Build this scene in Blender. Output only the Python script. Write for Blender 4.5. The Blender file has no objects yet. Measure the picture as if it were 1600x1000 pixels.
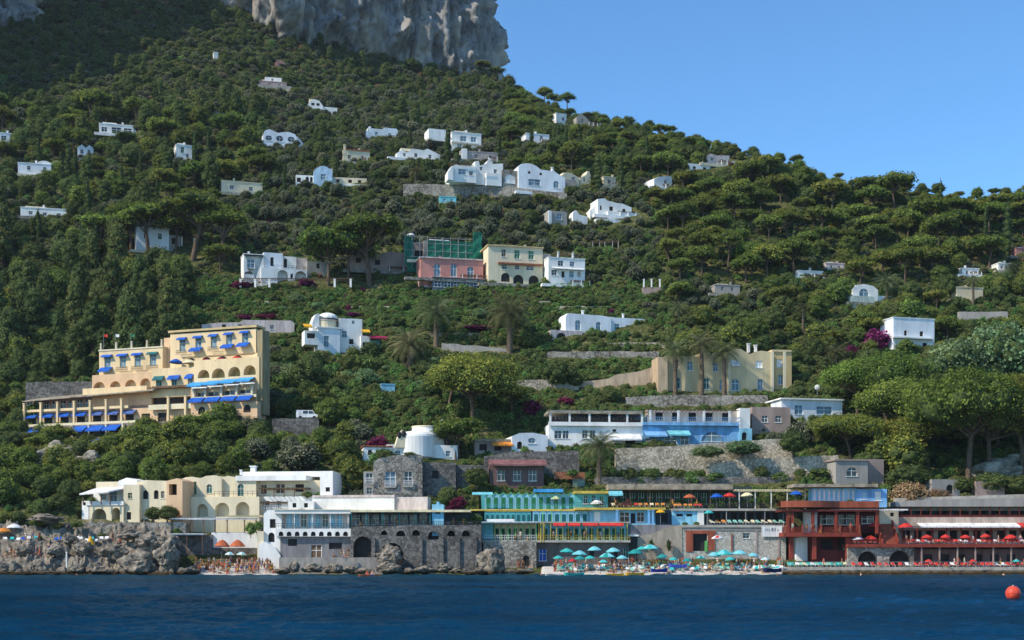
import bpy, bmesh, math, random
import numpy as np
from mathutils import Vector, Matrix, noise
random.seed(7); rng = np.random.default_rng(7)
F = 2222.22; HV = 871.0; CH = 3.0
scene = bpy.context.scene
col = scene.collection
R = math.radians

# ------------------------------------------------------------------ tags
def tag(o, label=None, cat=None, group=None, kind=None):
    if label: o['label'] = label
    if cat: o['category'] = cat
    if group: o['group'] = group
    if kind: o['kind'] = kind
    return o
def empty(name, loc, rz=0.0):
    o = bpy.data.objects.new(name, None); col.objects.link(o)
    o.location = loc; o.rotation_euler = (0, 0, rz); o.empty_display_size = 0.5
    return o
def link(name, me, parent=None):
    o = bpy.data.objects.new(name, me); col.objects.link(o)
    if parent is not None: o.parent = parent
    return o

# ------------------------------------------------------------------ materials
MATS = {}
def new_mat(name):
    m = bpy.data.materials.new(name); m.use_nodes = True
    nt = m.node_tree
    for n in list(nt.nodes): nt.nodes.remove(n)
    out = nt.nodes.new('ShaderNodeOutputMaterial')
    return m, nt, out
def N(nt, t, **kw):
    n = nt.nodes.new(t)
    for k, v in kw.items(): setattr(n, k, v)
    return n
def mat(name, c, var=0.12, scale=0.6, rough=0.85, bump=0.15, bscale=6.0, streak=0.0, dark=None):
    """plaster / paint / stone: base colour broken up by two noises in object space (metres)"""
    if name in MATS: return MATS[name]
    m, nt, out = new_mat(name)
    b = N(nt, 'ShaderNodeBsdfPrincipled'); nt.links.new(b.outputs[0], out.inputs[0])
    b.inputs['Roughness'].default_value = rough
    b.inputs['Specular IOR Level'].default_value = 0.2
    tc = N(nt, 'ShaderNodeTexCoord')
    mp = N(nt, 'ShaderNodeMapping'); nt.links.new(tc.outputs['Object'], mp.inputs[0])
    mp.inputs['Scale'].default_value = (1, 1, 1 if not streak else 0.25)
    n1 = N(nt, 'ShaderNodeTexNoise'); n1.inputs['Scale'].default_value = scale; n1.inputs['Detail'].default_value = 6
    n1.inputs['Roughness'].default_value = 0.65
    nt.links.new(mp.outputs[0], n1.inputs[0])
    n2 = N(nt, 'ShaderNodeTexNoise'); n2.inputs['Scale'].default_value = bscale; n2.inputs['Detail'].default_value = 4
    nt.links.new(tc.outputs['Object'], n2.inputs[0])
    mx = N(nt, 'ShaderNodeMix', data_type='RGBA')
    d = dark or tuple(x * (1 - 3.0 * var) if x * (1 - 3.0 * var) > 0 else x * .2 for x in c)
    l = tuple(min(1, x * (1 + var)) for x in c)
    mx.inputs[6].default_value = (*d, 1); mx.inputs[7].default_value = (*l, 1)
    rp = N(nt, 'ShaderNodeMapRange'); rp.inputs[1].default_value = 0.3; rp.inputs[2].default_value = 0.6
    nt.links.new(n1.outputs[0], rp.inputs[0]); nt.links.new(rp.outputs[0], mx.inputs[0])
    nt.links.new(mx.outputs[2], b.inputs['Base Color'])
    if bump:
        bp = N(nt, 'ShaderNodeBump'); bp.inputs['Strength'].default_value = bump; bp.inputs['Distance'].default_value = 0.15
        nt.links.new(n2.outputs[0], bp.inputs['Height']); nt.links.new(bp.outputs[0], b.inputs['Normal'])
    MATS[name] = m
    return m
def glass(name='window_glass', c=(0.03, 0.04, 0.05)):
    if name in MATS: return MATS[name]
    m, nt, out = new_mat(name)
    b = N(nt, 'ShaderNodeBsdfPrincipled'); nt.links.new(b.outputs[0], out.inputs[0])
    b.inputs['Base Color'].default_value = (*c, 1); b.inputs['Roughness'].default_value = 0.12
    b.inputs['Specular IOR Level'].default_value = 0.5
    MATS[name] = m
    return m
def stone_mat(name, c, c2, scale=1.2, joint=0.35, bump=0.6):
    """rubble masonry: voronoi stones with darker joints"""
    if name in MATS: return MATS[name]
    m, nt, out = new_mat(name)
    b = N(nt, 'ShaderNodeBsdfPrincipled'); nt.links.new(b.outputs[0], out.inputs[0])
    b.inputs['Roughness'].default_value = 0.95; b.inputs['Specular IOR Level'].default_value = 0.1
    tc = N(nt, 'ShaderNodeTexCoord')
    v = N(nt, 'ShaderNodeTexVoronoi'); v.inputs['Scale'].default_value = scale
    nt.links.new(tc.outputs['Object'], v.inputs[0])
    v2 = N(nt, 'ShaderNodeTexVoronoi', feature='DISTANCE_TO_EDGE'); v2.inputs['Scale'].default_value = scale
    nt.links.new(tc.outputs['Object'], v2.inputs[0])
    n1 = N(nt, 'ShaderNodeTexNoise'); n1.inputs['Scale'].default_value = 0.25; n1.inputs['Detail'].default_value = 8
    nt.links.new(tc.outputs['Object'], n1.inputs[0])
    mx = N(nt, 'ShaderNodeMix', data_type='RGBA'); mx.inputs[6].default_value = (*c, 1); mx.inputs[7].default_value = (*c2, 1)
    sep = N(nt, 'ShaderNodeSeparateColor'); nt.links.new(v.outputs['Color'], sep.inputs[0])
    mth = N(nt, 'ShaderNodeMath', operation='ADD'); nt.links.new(sep.outputs[0], mth.inputs[0])
    mr0 = N(nt, 'ShaderNodeMapRange'); mr0.inputs[1].default_value = 0.35; mr0.inputs[2].default_value = 0.65
    mr0.inputs[3].default_value = -0.4; mr0.inputs[4].default_value = 0.4
    nt.links.new(n1.outputs[0], mr0.inputs[0]); nt.links.new(mr0.outputs[0], mth.inputs[1])
    nt.links.new(mth.outputs[0], mx.inputs[0])
    mr = N(nt, 'ShaderNodeMapRange'); mr.inputs[1].default_value = 0.0; mr.inputs[2].default_value = 0.08
    mr.inputs[3].default_value = joint; mr.inputs[4].default_value = 1.0
    nt.links.new(v2.outputs[0], mr.inputs[0])
    mu = N(nt, 'ShaderNodeMix', data_type='RGBA', blend_type='MULTIPLY'); mu.inputs[0].default_value = 1
    nt.links.new(mx.outputs[2], mu.inputs[6]); nt.links.new(mr.outputs[0], mu.inputs[7])
    nt.links.new(mu.outputs[2], b.inputs['Base Color'])
    bp = N(nt, 'ShaderNodeBump'); bp.inputs['Strength'].default_value = bump; bp.inputs['Distance'].default_value = 0.2
    nt.links.new(mr.outputs[0], bp.inputs['Height']); nt.links.new(bp.outputs[0], b.inputs['Normal'])
    MATS[name] = m
    return m
def leaf_mat(name, c_dark, c_light, hue=0.0, trans=0.34):
    """foliage: colour varies per tuft (mesh attribute) and per tree (object random)"""
    if name in MATS: return MATS[name]
    m, nt, out = new_mat(name)
    at = N(nt, 'ShaderNodeAttribute', attribute_name='tint')
    oi = N(nt, 'ShaderNodeObjectInfo')
    mx = N(nt, 'ShaderNodeMix', data_type='RGBA'); mx.inputs[6].default_value = (*c_dark, 1); mx.inputs[7].default_value = (*c_light, 1)
    nt.links.new(at.outputs['Fac'], mx.inputs[0])
    hs = N(nt, 'ShaderNodeHueSaturation')
    mr = N(nt, 'ShaderNodeMapRange'); mr.inputs[3].default_value = 0.455; mr.inputs[4].default_value = 0.528
    nt.links.new(oi.outputs['Random'], mr.inputs[0]); nt.links.new(mr.outputs[0], hs.inputs['Hue'])
    w = N(nt, 'ShaderNodeTexWhiteNoise', noise_dimensions='1D'); nt.links.new(oi.outputs['Random'], w.inputs['W'])
    mr2 = N(nt, 'ShaderNodeMapRange'); mr2.inputs[3].default_value = 0.68; mr2.inputs[4].default_value = 1.34
    nt.links.new(w.outputs['Value'], mr2.inputs[0]); nt.links.new(mr2.outputs[0], hs.inputs['Value'])
    hs.inputs['Saturation'].default_value = 0.95
    nt.links.new(mx.outputs[2], hs.inputs['Color'])
    d = N(nt, 'ShaderNodeBsdfDiffuse'); t = N(nt, 'ShaderNodeBsdfTranslucent')
    nt.links.new(hs.outputs[0], d.inputs[0]); nt.links.new(hs.outputs[0], t.inputs[0])
    ms = N(nt, 'ShaderNodeMixShader'); ms.inputs[0].default_value = trans
    nt.links.new(d.outputs[0], ms.inputs[1]); nt.links.new(t.outputs[0], ms.inputs[2]); nt.links.new(ms.outputs[0], out.inputs[0])
    MATS[name] = m
    return m
def flat(name, c, rough=0.7):
    if name in MATS: return MATS[name]
    return mat(name, c, var=0.13, scale=0.9, rough=rough, bump=0.08, bscale=9, streak=1)

# ------------------------------------------------------------------ numpy mesh
def np_mesh(name, verts, quads=None, tris=None, mats=(), mi=None, tint=None, smooth=False):
    me = bpy.data.meshes.new(name)
    verts = np.asarray(verts, np.float32)
    nq = 0 if quads is None else len(quads); ntr = 0 if tris is None else len(tris)
    me.vertices.add(len(verts)); me.vertices.foreach_set('co', verts.ravel())
    idx = []
    if nq: idx.append(np.asarray(quads, np.int32).ravel())
    if ntr: idx.append(np.asarray(tris, np.int32).ravel())
    idx = np.concatenate(idx)
    me.loops.add(len(idx)); me.loops.foreach_set('vertex_index', idx)
    me.polygons.add(nq + ntr)
    starts = np.concatenate([np.arange(nq) * 4, nq * 4 + np.arange(ntr) * 3]).astype(np.int32)
    me.polygons.foreach_set('loop_start', starts)
    for m in mats: me.materials.append(m)
    if mi is not None: me.polygons.foreach_set('material_index', np.asarray(mi, np.int32))
    if smooth: me.polygons.foreach_set('use_smooth', np.ones(nq + ntr, bool))
    if tint is not None:
        a = me.attributes.new('tint', 'FLOAT', 'POINT'); a.data.foreach_set('value', np.asarray(tint, np.float32))
    me.update(calc_edges=True)
    return me
def grid_faces(nx, ny):
    i = np.arange(nx - 1); j = np.arange(ny - 1)
    I, J = np.meshgrid(i, j, indexing='ij')
    a = I * ny + J
    return np.stack([a, a + ny, a + ny + 1, a + 1], -1).reshape(-1, 4)

# value-noise in numpy (fast fractal)
def _hash(ix, iy, seed):
    h = (ix * 374761393 + iy * 668265263 + seed * 974711) & 0xffffffff
    h = ((h ^ (h >> 13)) * 1274126177) & 0xffffffff
    return ((h ^ (h >> 16)) & 0xffff) / 65535.0
def vnoise(x, y, seed=0):
    x = np.asarray(x, float); y = np.asarray(y, float)
    ix = np.floor(x).astype(np.int64); iy = np.floor(y).astype(np.int64)
    fx = x - ix; fy = y - iy; fx = fx * fx * (3 - 2 * fx); fy = fy * fy * (3 - 2 * fy)
    a = _hash(ix, iy, seed); b = _hash(ix + 1, iy, seed); c = _hash(ix, iy + 1, seed); d = _hash(ix + 1, iy + 1, seed)
    return (a * (1 - fx) + b * fx) * (1 - fy) + (c * (1 - fx) + d * fx) * fy
def fbm(x, y, seed=0, oct=5, gain=0.5):
    s = 0; a = 1; t = 0
    for o in range(oct):
        s = s + a * (vnoise(x * 2 ** o, y * 2 ** o, seed + o * 17) - 0.5); t += a; a *= gain
    return s / t * 2   # about -1..1

# ------------------------------------------------------------------ the hillside
VT = np.array([905, 898, 884, 860, 800, 760, 700, 600, 500, 400, 300, 200, 130, 60, 0, -60], float)
YT = np.array([246, 250, 256, 259, 264, 272, 290, 325, 358, 395, 435, 490, 560, 640, 690, 740], float)
def sstep(t):
    t = np.clip(t, 0, 1); return t * t * (3 - 2 * t)
VS = np.arange(905, -62, -2.0)
def ycol(u):
    y = np.interp(-VS, -VT, YT)
    w = sstep((u - 250) / 540.0) * (1 - sstep((u - 840) / 500.0))
    y = y + 18 * sstep((310 - u) / 280.0) * np.clip((VS - 380) / 90.0, 0, 1) * np.clip((790 - VS) / 100.0, 0, 1)
    return y + 165 * sstep((255 - VS) / 125.0) * w
def Yof(u, v):
    return float(np.interp(-v, -VS, ycol(u)))
CU = [380, 430, 480, 640, 700, 760, 795, 850, 900, 1000, 1100, 1170, 1250, 1300, 1400, 1500, 1560, 1600, 1700, 1900]
CV = [-40, 25, 36, 55, 80, 108, 138, 172, 188, 201, 229, 245, 263, 284, 296, 311, 312, 300, 298, 298]
def crest(u): return float(np.interp(u, CU, CV)) if u > 380 else -40.0
PADS = []      # (x, y, cos, sin, halfwidth, depth, z)
def ground_z(x, y):
    u = 800 + x / y * F
    vc = crest(u); yc = Yof(u, vc)
    if y <= yc: v = float(np.interp(y, ycol(u), VS)); z = CH + (HV - v) / F * y
    else: z = CH + (HV - vc) / F * yc - 0.45 * (y - yc)
    k = min(1.0, max(0.0, (y - 258) / 30.0))
    z += k * 1.3 * float(fbm(x / 9.0, y / 9.0, 3, 3)) + k * 0.8 * float(vnoise(x / 3.0, y / 3.0, 9) - .5)
    return z
def at(u, v):
    """pixel of the photo -> point on the hillside"""
    Y = Yof(u, v); x = (u - 800) / F * Y
    return Vector((x, Y, ground_z(x, Y)))
def pt(u, v, Y): return Vector(((u - 800) / F * Y, Y, CH + (HV - v) / F * Y))
# ------------------------------------------------------------------ sky, sun, camera
SUN = Vector((-0.70, -0.35, 0.70)).normalized()
def make_world():
    w = bpy.data.worlds.new('World'); scene.world = w; w.use_nodes = True
    nt = w.node_tree
    for n in list(nt.nodes): nt.nodes.remove(n)
    out = N(nt, 'ShaderNodeOutputWorld'); bg = N(nt, 'ShaderNodeBackground')
    sky = N(nt, 'ShaderNodeTexSky', sky_type='NISHITA')
    sky.sun_disc = False
    sky.sun_elevation = math.asin(SUN.z)
    sky.sun_rotation = math.atan2(SUN.x, SUN.y)
    sky.altitude = 800; sky.air_density = 1.0; sky.dust_density = 0.15; sky.ozone_density = 2.5
    hs = N(nt, 'ShaderNodeHueSaturation'); hs.inputs['Saturation'].default_value = 1.12; hs.inputs['Value'].default_value = 1.0
    mu = N(nt, 'ShaderNodeMix', data_type='RGBA', blend_type='MULTIPLY'); mu.inputs[0].default_value = 1
    mu.inputs[7].default_value = (1.20, 1.55, 1.72, 1)
    nt.links.new(sky.outputs[0], hs.inputs['Color']); nt.links.new(hs.outputs[0], mu.inputs[6])
    nt.links.new(mu.outputs[2], bg.inputs[0])
    bg.inputs[1].default_value = 0.125
    nt.links.new(bg.outputs[0], out.inputs[0])
make_world()
sl = bpy.data.lights.new('sun', 'SUN'); sl.energy = 5.0; sl.angle = R(0.53); sl.color = (1.0, 0.91, 0.77)
so = bpy.data.objects.new('sun', sl); col.objects.link(so)
so.rotation_euler = (-SUN).to_track_quat('-Z', 'Y').to_euler()
cam = bpy.data.cameras.new('camera'); co = bpy.data.objects.new('camera', cam); col.objects.link(co)
co.location = (0, 0, CH); co.rotation_euler = (R(90), 0, 0)
cam.lens = 50; cam.sensor_width = 36; cam.shift_y = (HV - 500) / 1600.0
cam.clip_start = 0.5; cam.clip_end = 12000
scene.camera = co
scene.view_settings.view_transform = 'Standard'; scene.view_settings.look = 'None'; scene.view_settings.exposure = 0
scene.cycles.max_bounces = 5; scene.cycles.diffuse_bounces = 2; scene.cycles.glossy_bounces = 2
scene.cycles.transparent_max_bounces = 4; scene.cycles.use_denoising = True

# ------------------------------------------------------------------ sea
def make_sea():
    us = np.arange(-260, 1861, 2.6); rows = np.arange(160, 24.9, -.42); ys = CH * F / rows * (1 + 0 * rows)
    U, Y = np.meshgrid(us, ys, indexing='ij'); X = (U - 800) / F * Y
    Z = np.zeros_like(X); r = np.random.default_rng(3)
    for k in range(60):
        L = 0.7 * 1.075 ** k if k < 36 else r.uniform(1.0, 5)
        th = r.normal(1.25, 0.6); kx, ky = math.cos(th) * 2 * math.pi / L, math.sin(th) * 2 * math.pi / L
        ph = kx * X + ky * Y + r.uniform(0, 6.3) + 1.2 * fbm(X / 9, Y / 9, 200 + k, 1)
        Z += 0.0125 * L ** 0.8 * (1 - 2 * np.abs(np.sin(ph / 2)) ** .8)
    gust = 0.55 + 0.9 * (fbm(X / 26, Y / 16, 5, 3) * .5 + .5)
    Z = (Z - Z.mean()) * gust * .62 * sstep((262 - Y) / 8)
    ox, oy = np.meshgrid([-6000, -1500, -400, 0, 400, 1500, 6000], [-3000, -500, 0, 120, 260, 600, 6000], indexing='ij')
    m, nt, out = new_mat('sea_water')
    geo = N(nt, 'ShaderNodeNewGeometry')
    n1 = N(nt, 'ShaderNodeTexNoise'); n1.inputs['Scale'].default_value = 0.9; n1.inputs['Detail'].default_value = 6; n1.inputs['Roughness'].default_value = .6
    mp = N(nt, 'ShaderNodeMapping'); mp.inputs['Scale'].default_value = (0.7, 1.0, 1); nt.links.new(geo.outputs['Position'], mp.inputs[0])
    nt.links.new(mp.outputs[0], n1.inputs[0])
    bp = N(nt, 'ShaderNodeBump'); bp.inputs['Strength'].default_value = 0.8; bp.inputs['Distance'].default_value = 0.5
    nt.links.new(n1.outputs[0], bp.inputs['Height'])
    n2 = N(nt, 'ShaderNodeTexNoise'); n2.inputs['Scale'].default_value = 0.03; n2.inputs['Detail'].default_value = 5
    mp2 = N(nt, 'ShaderNodeMapping'); mp2.inputs['Scale'].default_value = (0.35, 1.0, 1); nt.links.new(geo.outputs['Position'], mp2.inputs[0])
    nt.links.new(mp2.outputs[0], n2.inputs[0])
    mx = N(nt, 'ShaderNodeMix', data_type='RGBA'); mx.inputs[6].default_value = (0.001, 0.017, 0.038, 1); mx.inputs[7].default_value = (0.002, 0.040, 0.092, 1)
    mr = N(nt, 'ShaderNodeMapRange'); mr.inputs[1].default_value = .35; mr.inputs[2].default_value = .65
    nt.links.new(n2.outputs[0], mr.inputs[0]); nt.links.new(mr.outputs[0], mx.inputs[0])
    # shallow water along the beach is greener
    sp = N(nt, 'ShaderNodeSeparateXYZ'); nt.links.new(geo.outputs['Position'], sp.inputs[0])
    mr3 = N(nt, 'ShaderNodeMapRange'); mr3.inputs[1].default_value = 175; mr3.inputs[2].default_value = 246; mr3.inputs[4].default_value = .85
    nt.links.new(sp.outputs[1], mr3.inputs[0])
    mx2 = N(nt, 'ShaderNodeMix', data_type='RGBA'); mx2.inputs[7].default_value = (0.005, 0.042, 0.062, 1)
    nt.links.new(mr3.outputs[0], mx2.inputs[0]); nt.links.new(mx.outputs[2], mx2.inputs[6])
    d = N(nt, 'ShaderNodeBsdfDiffuse'); g = N(nt, 'ShaderNodeBsdfGlossy'); g.inputs['Roughness'].default_value = 0.16
    g.inputs['Color'].default_value = (0.7, 0.9, 1, 1)
    nt.links.new(mx2.outputs[2], d.inputs[0]); nt.links.new(bp.outputs[0], g.inputs['Normal']); nt.links.new(bp.outputs[0], d.inputs['Normal'])
    lw = N(nt, 'ShaderNodeFresnel'); lw.inputs['IOR'].default_value = 1.30; nt.links.new(bp.outputs[0], lw.inputs['Normal'])
    mm = N(nt, 'ShaderNodeMath', operation='MULTIPLY'); mm.inputs[1].default_value = 0.4; nt.links.new(lw.outputs[0], mm.inputs[0])
    ms = N(nt, 'ShaderNodeMixShader'); nt.links.new(mm.outputs[0], ms.inputs[0])
    nt.links.new(d.outputs[0], ms.inputs[1]); nt.links.new(g.outputs[0], ms.inputs[2]); nt.links.new(ms.outputs[0], out.inputs[0])
    v = np.stack([X, Y, Z], -1).reshape(-1, 3); ov = np.stack([ox, oy, ox * 0 - .4], -1).reshape(-1, 3)
    me = np_mesh('sea', np.concatenate([v, ov]), np.concatenate([grid_faces(len(us), len(ys)), grid_faces(7, 7) + len(v)]), mats=[m], smooth=True)
    tag(link('sea', me), 'dark blue rippled sea in front of the shore', None, None, 'structure')

# ------------------------------------------------------------------ soil and rock materials
def soil_mat():
    m, nt, out = new_mat('hill_soil')
    b = N(nt, 'ShaderNodeBsdfDiffuse'); nt.links.new(b.outputs[0], out.inputs[0])
    geo = N(nt, 'ShaderNodeNewGeometry')
    n1 = N(nt, 'ShaderNodeTexNoise'); n1.inputs['Scale'].default_value = 0.12; n1.inputs['Detail'].default_value = 8; n1.inputs['Roughness'].default_value = .7
    n2 = N(nt, 'ShaderNodeTexNoise'); n2.inputs['Scale'].default_value = 1.4; n2.inputs['Detail'].default_value = 6
    for n in (n1, n2): nt.links.new(geo.outputs['Position'], n.inputs[0])
    cr = N(nt, 'ShaderNodeValToRGB'); e = cr.color_ramp.elements
    e[0].position = .35; e[0].color = (0.035, 0.045, 0.015, 1); e[1].position = .66; e[1].color = (0.26, 0.20, 0.12, 1)
    x = cr.color_ramp.elements.new(.52); x.color = (0.085, 0.095, 0.032, 1)
    a = N(nt, 'ShaderNodeMath', operation='MULTIPLY_ADD'); a.inputs[1].default_value = .5
    nt.links.new(n2.outputs[0], a.inputs[0])
    h = N(nt, 'ShaderNodeMath', operation='MULTIPLY'); h.inputs[1].default_value = .5
    nt.links.new(n1.outputs[0], h.inputs[0]); nt.links.new(h.outputs[0], a.inputs[2]); nt.links.new(a.outputs[0], cr.inputs[0])
    nt.links.new(cr.outputs[0], b.inputs[0])
    bp = N(nt, 'ShaderNodeBump'); bp.inputs['Strength'].default_value = .7; bp.inputs['Distance'].default_value = .6
    nt.links.new(n2.outputs[0], bp.inputs['Height']); nt.links.new(bp.outputs[0], b.inputs['Normal'])
    MATS['soil'] = m; return m
def rock_mat(name, lo, hi, wet=True, scale=.35, stretch=1.0, bump=1.0, veg=0.0, warm=None):
    m, nt, out = new_mat(name)
    b = N(nt, 'ShaderNodeBsdfDiffuse'); nt.links.new(b.outputs[0], out.inputs[0])
    geo = N(nt, 'ShaderNodeNewGeometry')
    mp = N(nt, 'ShaderNodeMapping'); mp.inputs['Scale'].default_value = (1, 1, stretch); nt.links.new(geo.outputs['Position'], mp.inputs[0])
    n1 = N(nt, 'ShaderNodeTexNoise'); n1.inputs['Scale'].default_value = scale; n1.inputs['Detail'].default_value = 9; n1.inputs['Roughness'].default_value = .68
    nt.links.new(mp.outputs[0], n1.inputs[0])
    n2 = N(nt, 'ShaderNodeTexNoise'); n2.inputs['Scale'].default_value = scale * 5; n2.inputs['Detail'].default_value = 7; n2.inputs['Roughness'].default_value = .7
    nt.links.new(mp.outputs[0], n2.inputs[0])
    cr = N(nt, 'ShaderNodeValToRGB'); e = cr.color_ramp.elements
    e[0].position = .32; e[0].color = (*lo, 1); e[1].position = .62; e[1].color = (*hi, 1)
    nt.links.new(n1.outputs[0], cr.inputs[0]); last = cr.outputs[0]
    if warm:
        n3 = N(nt, 'ShaderNodeTexNoise'); n3.inputs['Scale'].default_value = scale * .35; n3.inputs['Detail'].default_value = 6
        nt.links.new(mp.outputs[0], n3.inputs[0])
        r = N(nt, 'ShaderNodeMapRange'); r.inputs[1].default_value = .5; r.inputs[2].default_value = .68; r.inputs[4].default_value = .75; nt.links.new(n3.outputs[0], r.inputs[0])
        x = N(nt, 'ShaderNodeMix', data_type='RGBA'); x.inputs[7].default_value = (*warm, 1)
        nt.links.new(r.outputs[0], x.inputs[0]); nt.links.new(last, x.inputs[6]); last = x.outputs[2]
    if veg:
        sp = N(nt, 'ShaderNodeSeparateXYZ'); nt.links.new(geo.outputs['Normal'], sp.inputs[0])
        ad = N(nt, 'ShaderNodeMath', operation='ADD'); nt.links.new(sp.outputs[2], ad.inputs[0])
        sb = N(nt, 'ShaderNodeMath', operation='SUBTRACT'); sb.inputs[1].default_value = .5; nt.links.new(n2.outputs[0], sb.inputs[0]); nt.links.new(sb.outputs[0], ad.inputs[1])
        r = N(nt, 'ShaderNodeMapRange'); r.inputs[1].default_value = veg; r.inputs[2].default_value = veg + .15; nt.links.new(ad.outputs[0], r.inputs[0])
        x = N(nt, 'ShaderNodeMix', data_type='RGBA'); x.inputs[7].default_value = (.02, .04, .012, 1)
        nt.links.new(r.outputs[0], x.inputs[0]); nt.links.new(last, x.inputs[6]); last = x.outputs[2]
    if wet:
        sp = N(nt, 'ShaderNodeSeparateXYZ'); nt.links.new(geo.outputs['Position'], sp.inputs[0])
        ad = N(nt, 'ShaderNodeMath', operation='MULTIPLY_ADD'); ad.inputs[1].default_value = -1.5; nt.links.new(n1.outputs[0], ad.inputs[0]); nt.links.new(sp.outputs[2], ad.inputs[2])
        r = N(nt, 'ShaderNodeMapRange'); r.inputs[1].default_value = -.45; r.inputs[2].default_value = .25; nt.links.new(ad.outputs[0], r.inputs[0])
        x = N(nt, 'ShaderNodeMix', data_type='RGBA'); x.inputs[6].default_value = (.045, .03, .014, 1)
        nt.links.new(r.outputs[0], x.inputs[0]); nt.links.new(last, x.inputs[7]); last = x.outputs[2]
    nt.links.new(last, b.inputs[0])
    bp = N(nt, 'ShaderNodeBump'); bp.inputs['Strength'].default_value = bump; bp.inputs['Distance'].default_value = .35 / scale * .35
    nt.links.new(n2.outputs[0], bp.inputs['Height']); nt.links.new(bp.outputs[0], b.inputs['Normal'])
    MATS[name] = m; return m
soil_mat()
rock_mat('shore_limestone', (.04, .036, .03), (.35, .30, .235), scale=.75, bump=1.0, veg=1.12)
rock_mat('cliff_limestone', (.06, .062, .066), (.40, .385, .36), wet=False, scale=.22, stretch=.4, bump=1.0, veg=.92, warm=(.46, .39, .29))
rock_mat('hill_limestone', (.12, .11, .09), (.45, .40, .32), wet=False, scale=.5, bump=.9)

def make_hill():
    us = np.arange(-440, 1940, 6.0)
    ys = np.concatenate([np.arange(247, 300, 0.9), np.arange(300, 480, 1.6), np.arange(480, 860, 4.0)])
    U, YY = np.meshgrid(us, ys, indexing='ij')
    X = (U - 800) / F * YY; Z = np.zeros_like(X)
    for i, u in enumerate(us):
        vc = crest(u); yc = Yof(u, vc)
        v = np.interp(ys, ycol(u), VS)
        z = CH + (HV - v) / F * ys
        zc = CH + (HV - vc) / F * yc - .45 * (ys - yc)
        Z[i] = np.where(ys <= yc, z, zc)
    k = np.clip((YY - 258) / 30, 0, 1)
    Z += k * 1.3 * fbm(X / 9.0, YY / 9.0, 3, 3) + k * .8 * (vnoise(X / 3.0, YY / 3.0, 9) - .5)
    for (px, py, c, s, x0, x1, d, z) in PADS:
        lx = (X - px) * c + (YY - py) * s; ly = -(X - px) * s + (YY - py) * c
        ins = (lx > x0 - 1) & (lx < x1 + 1) & (ly > -3.2) & (ly < d) & (Z > z)
        Z = np.where(ins, z, Z)
    # left edge of the hill goes down to the sea beyond the frame, so the sheet has no open edge above water
    me = np_mesh('hillside', np.stack([X, YY, Z], -1).reshape(-1, 3), grid_faces(len(us), len(ys)), mats=[MATS['soil']], smooth=True)
    tag(link('hillside', me), 'steep overgrown hillside of soil and scrub', None, None, 'structure')

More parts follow.
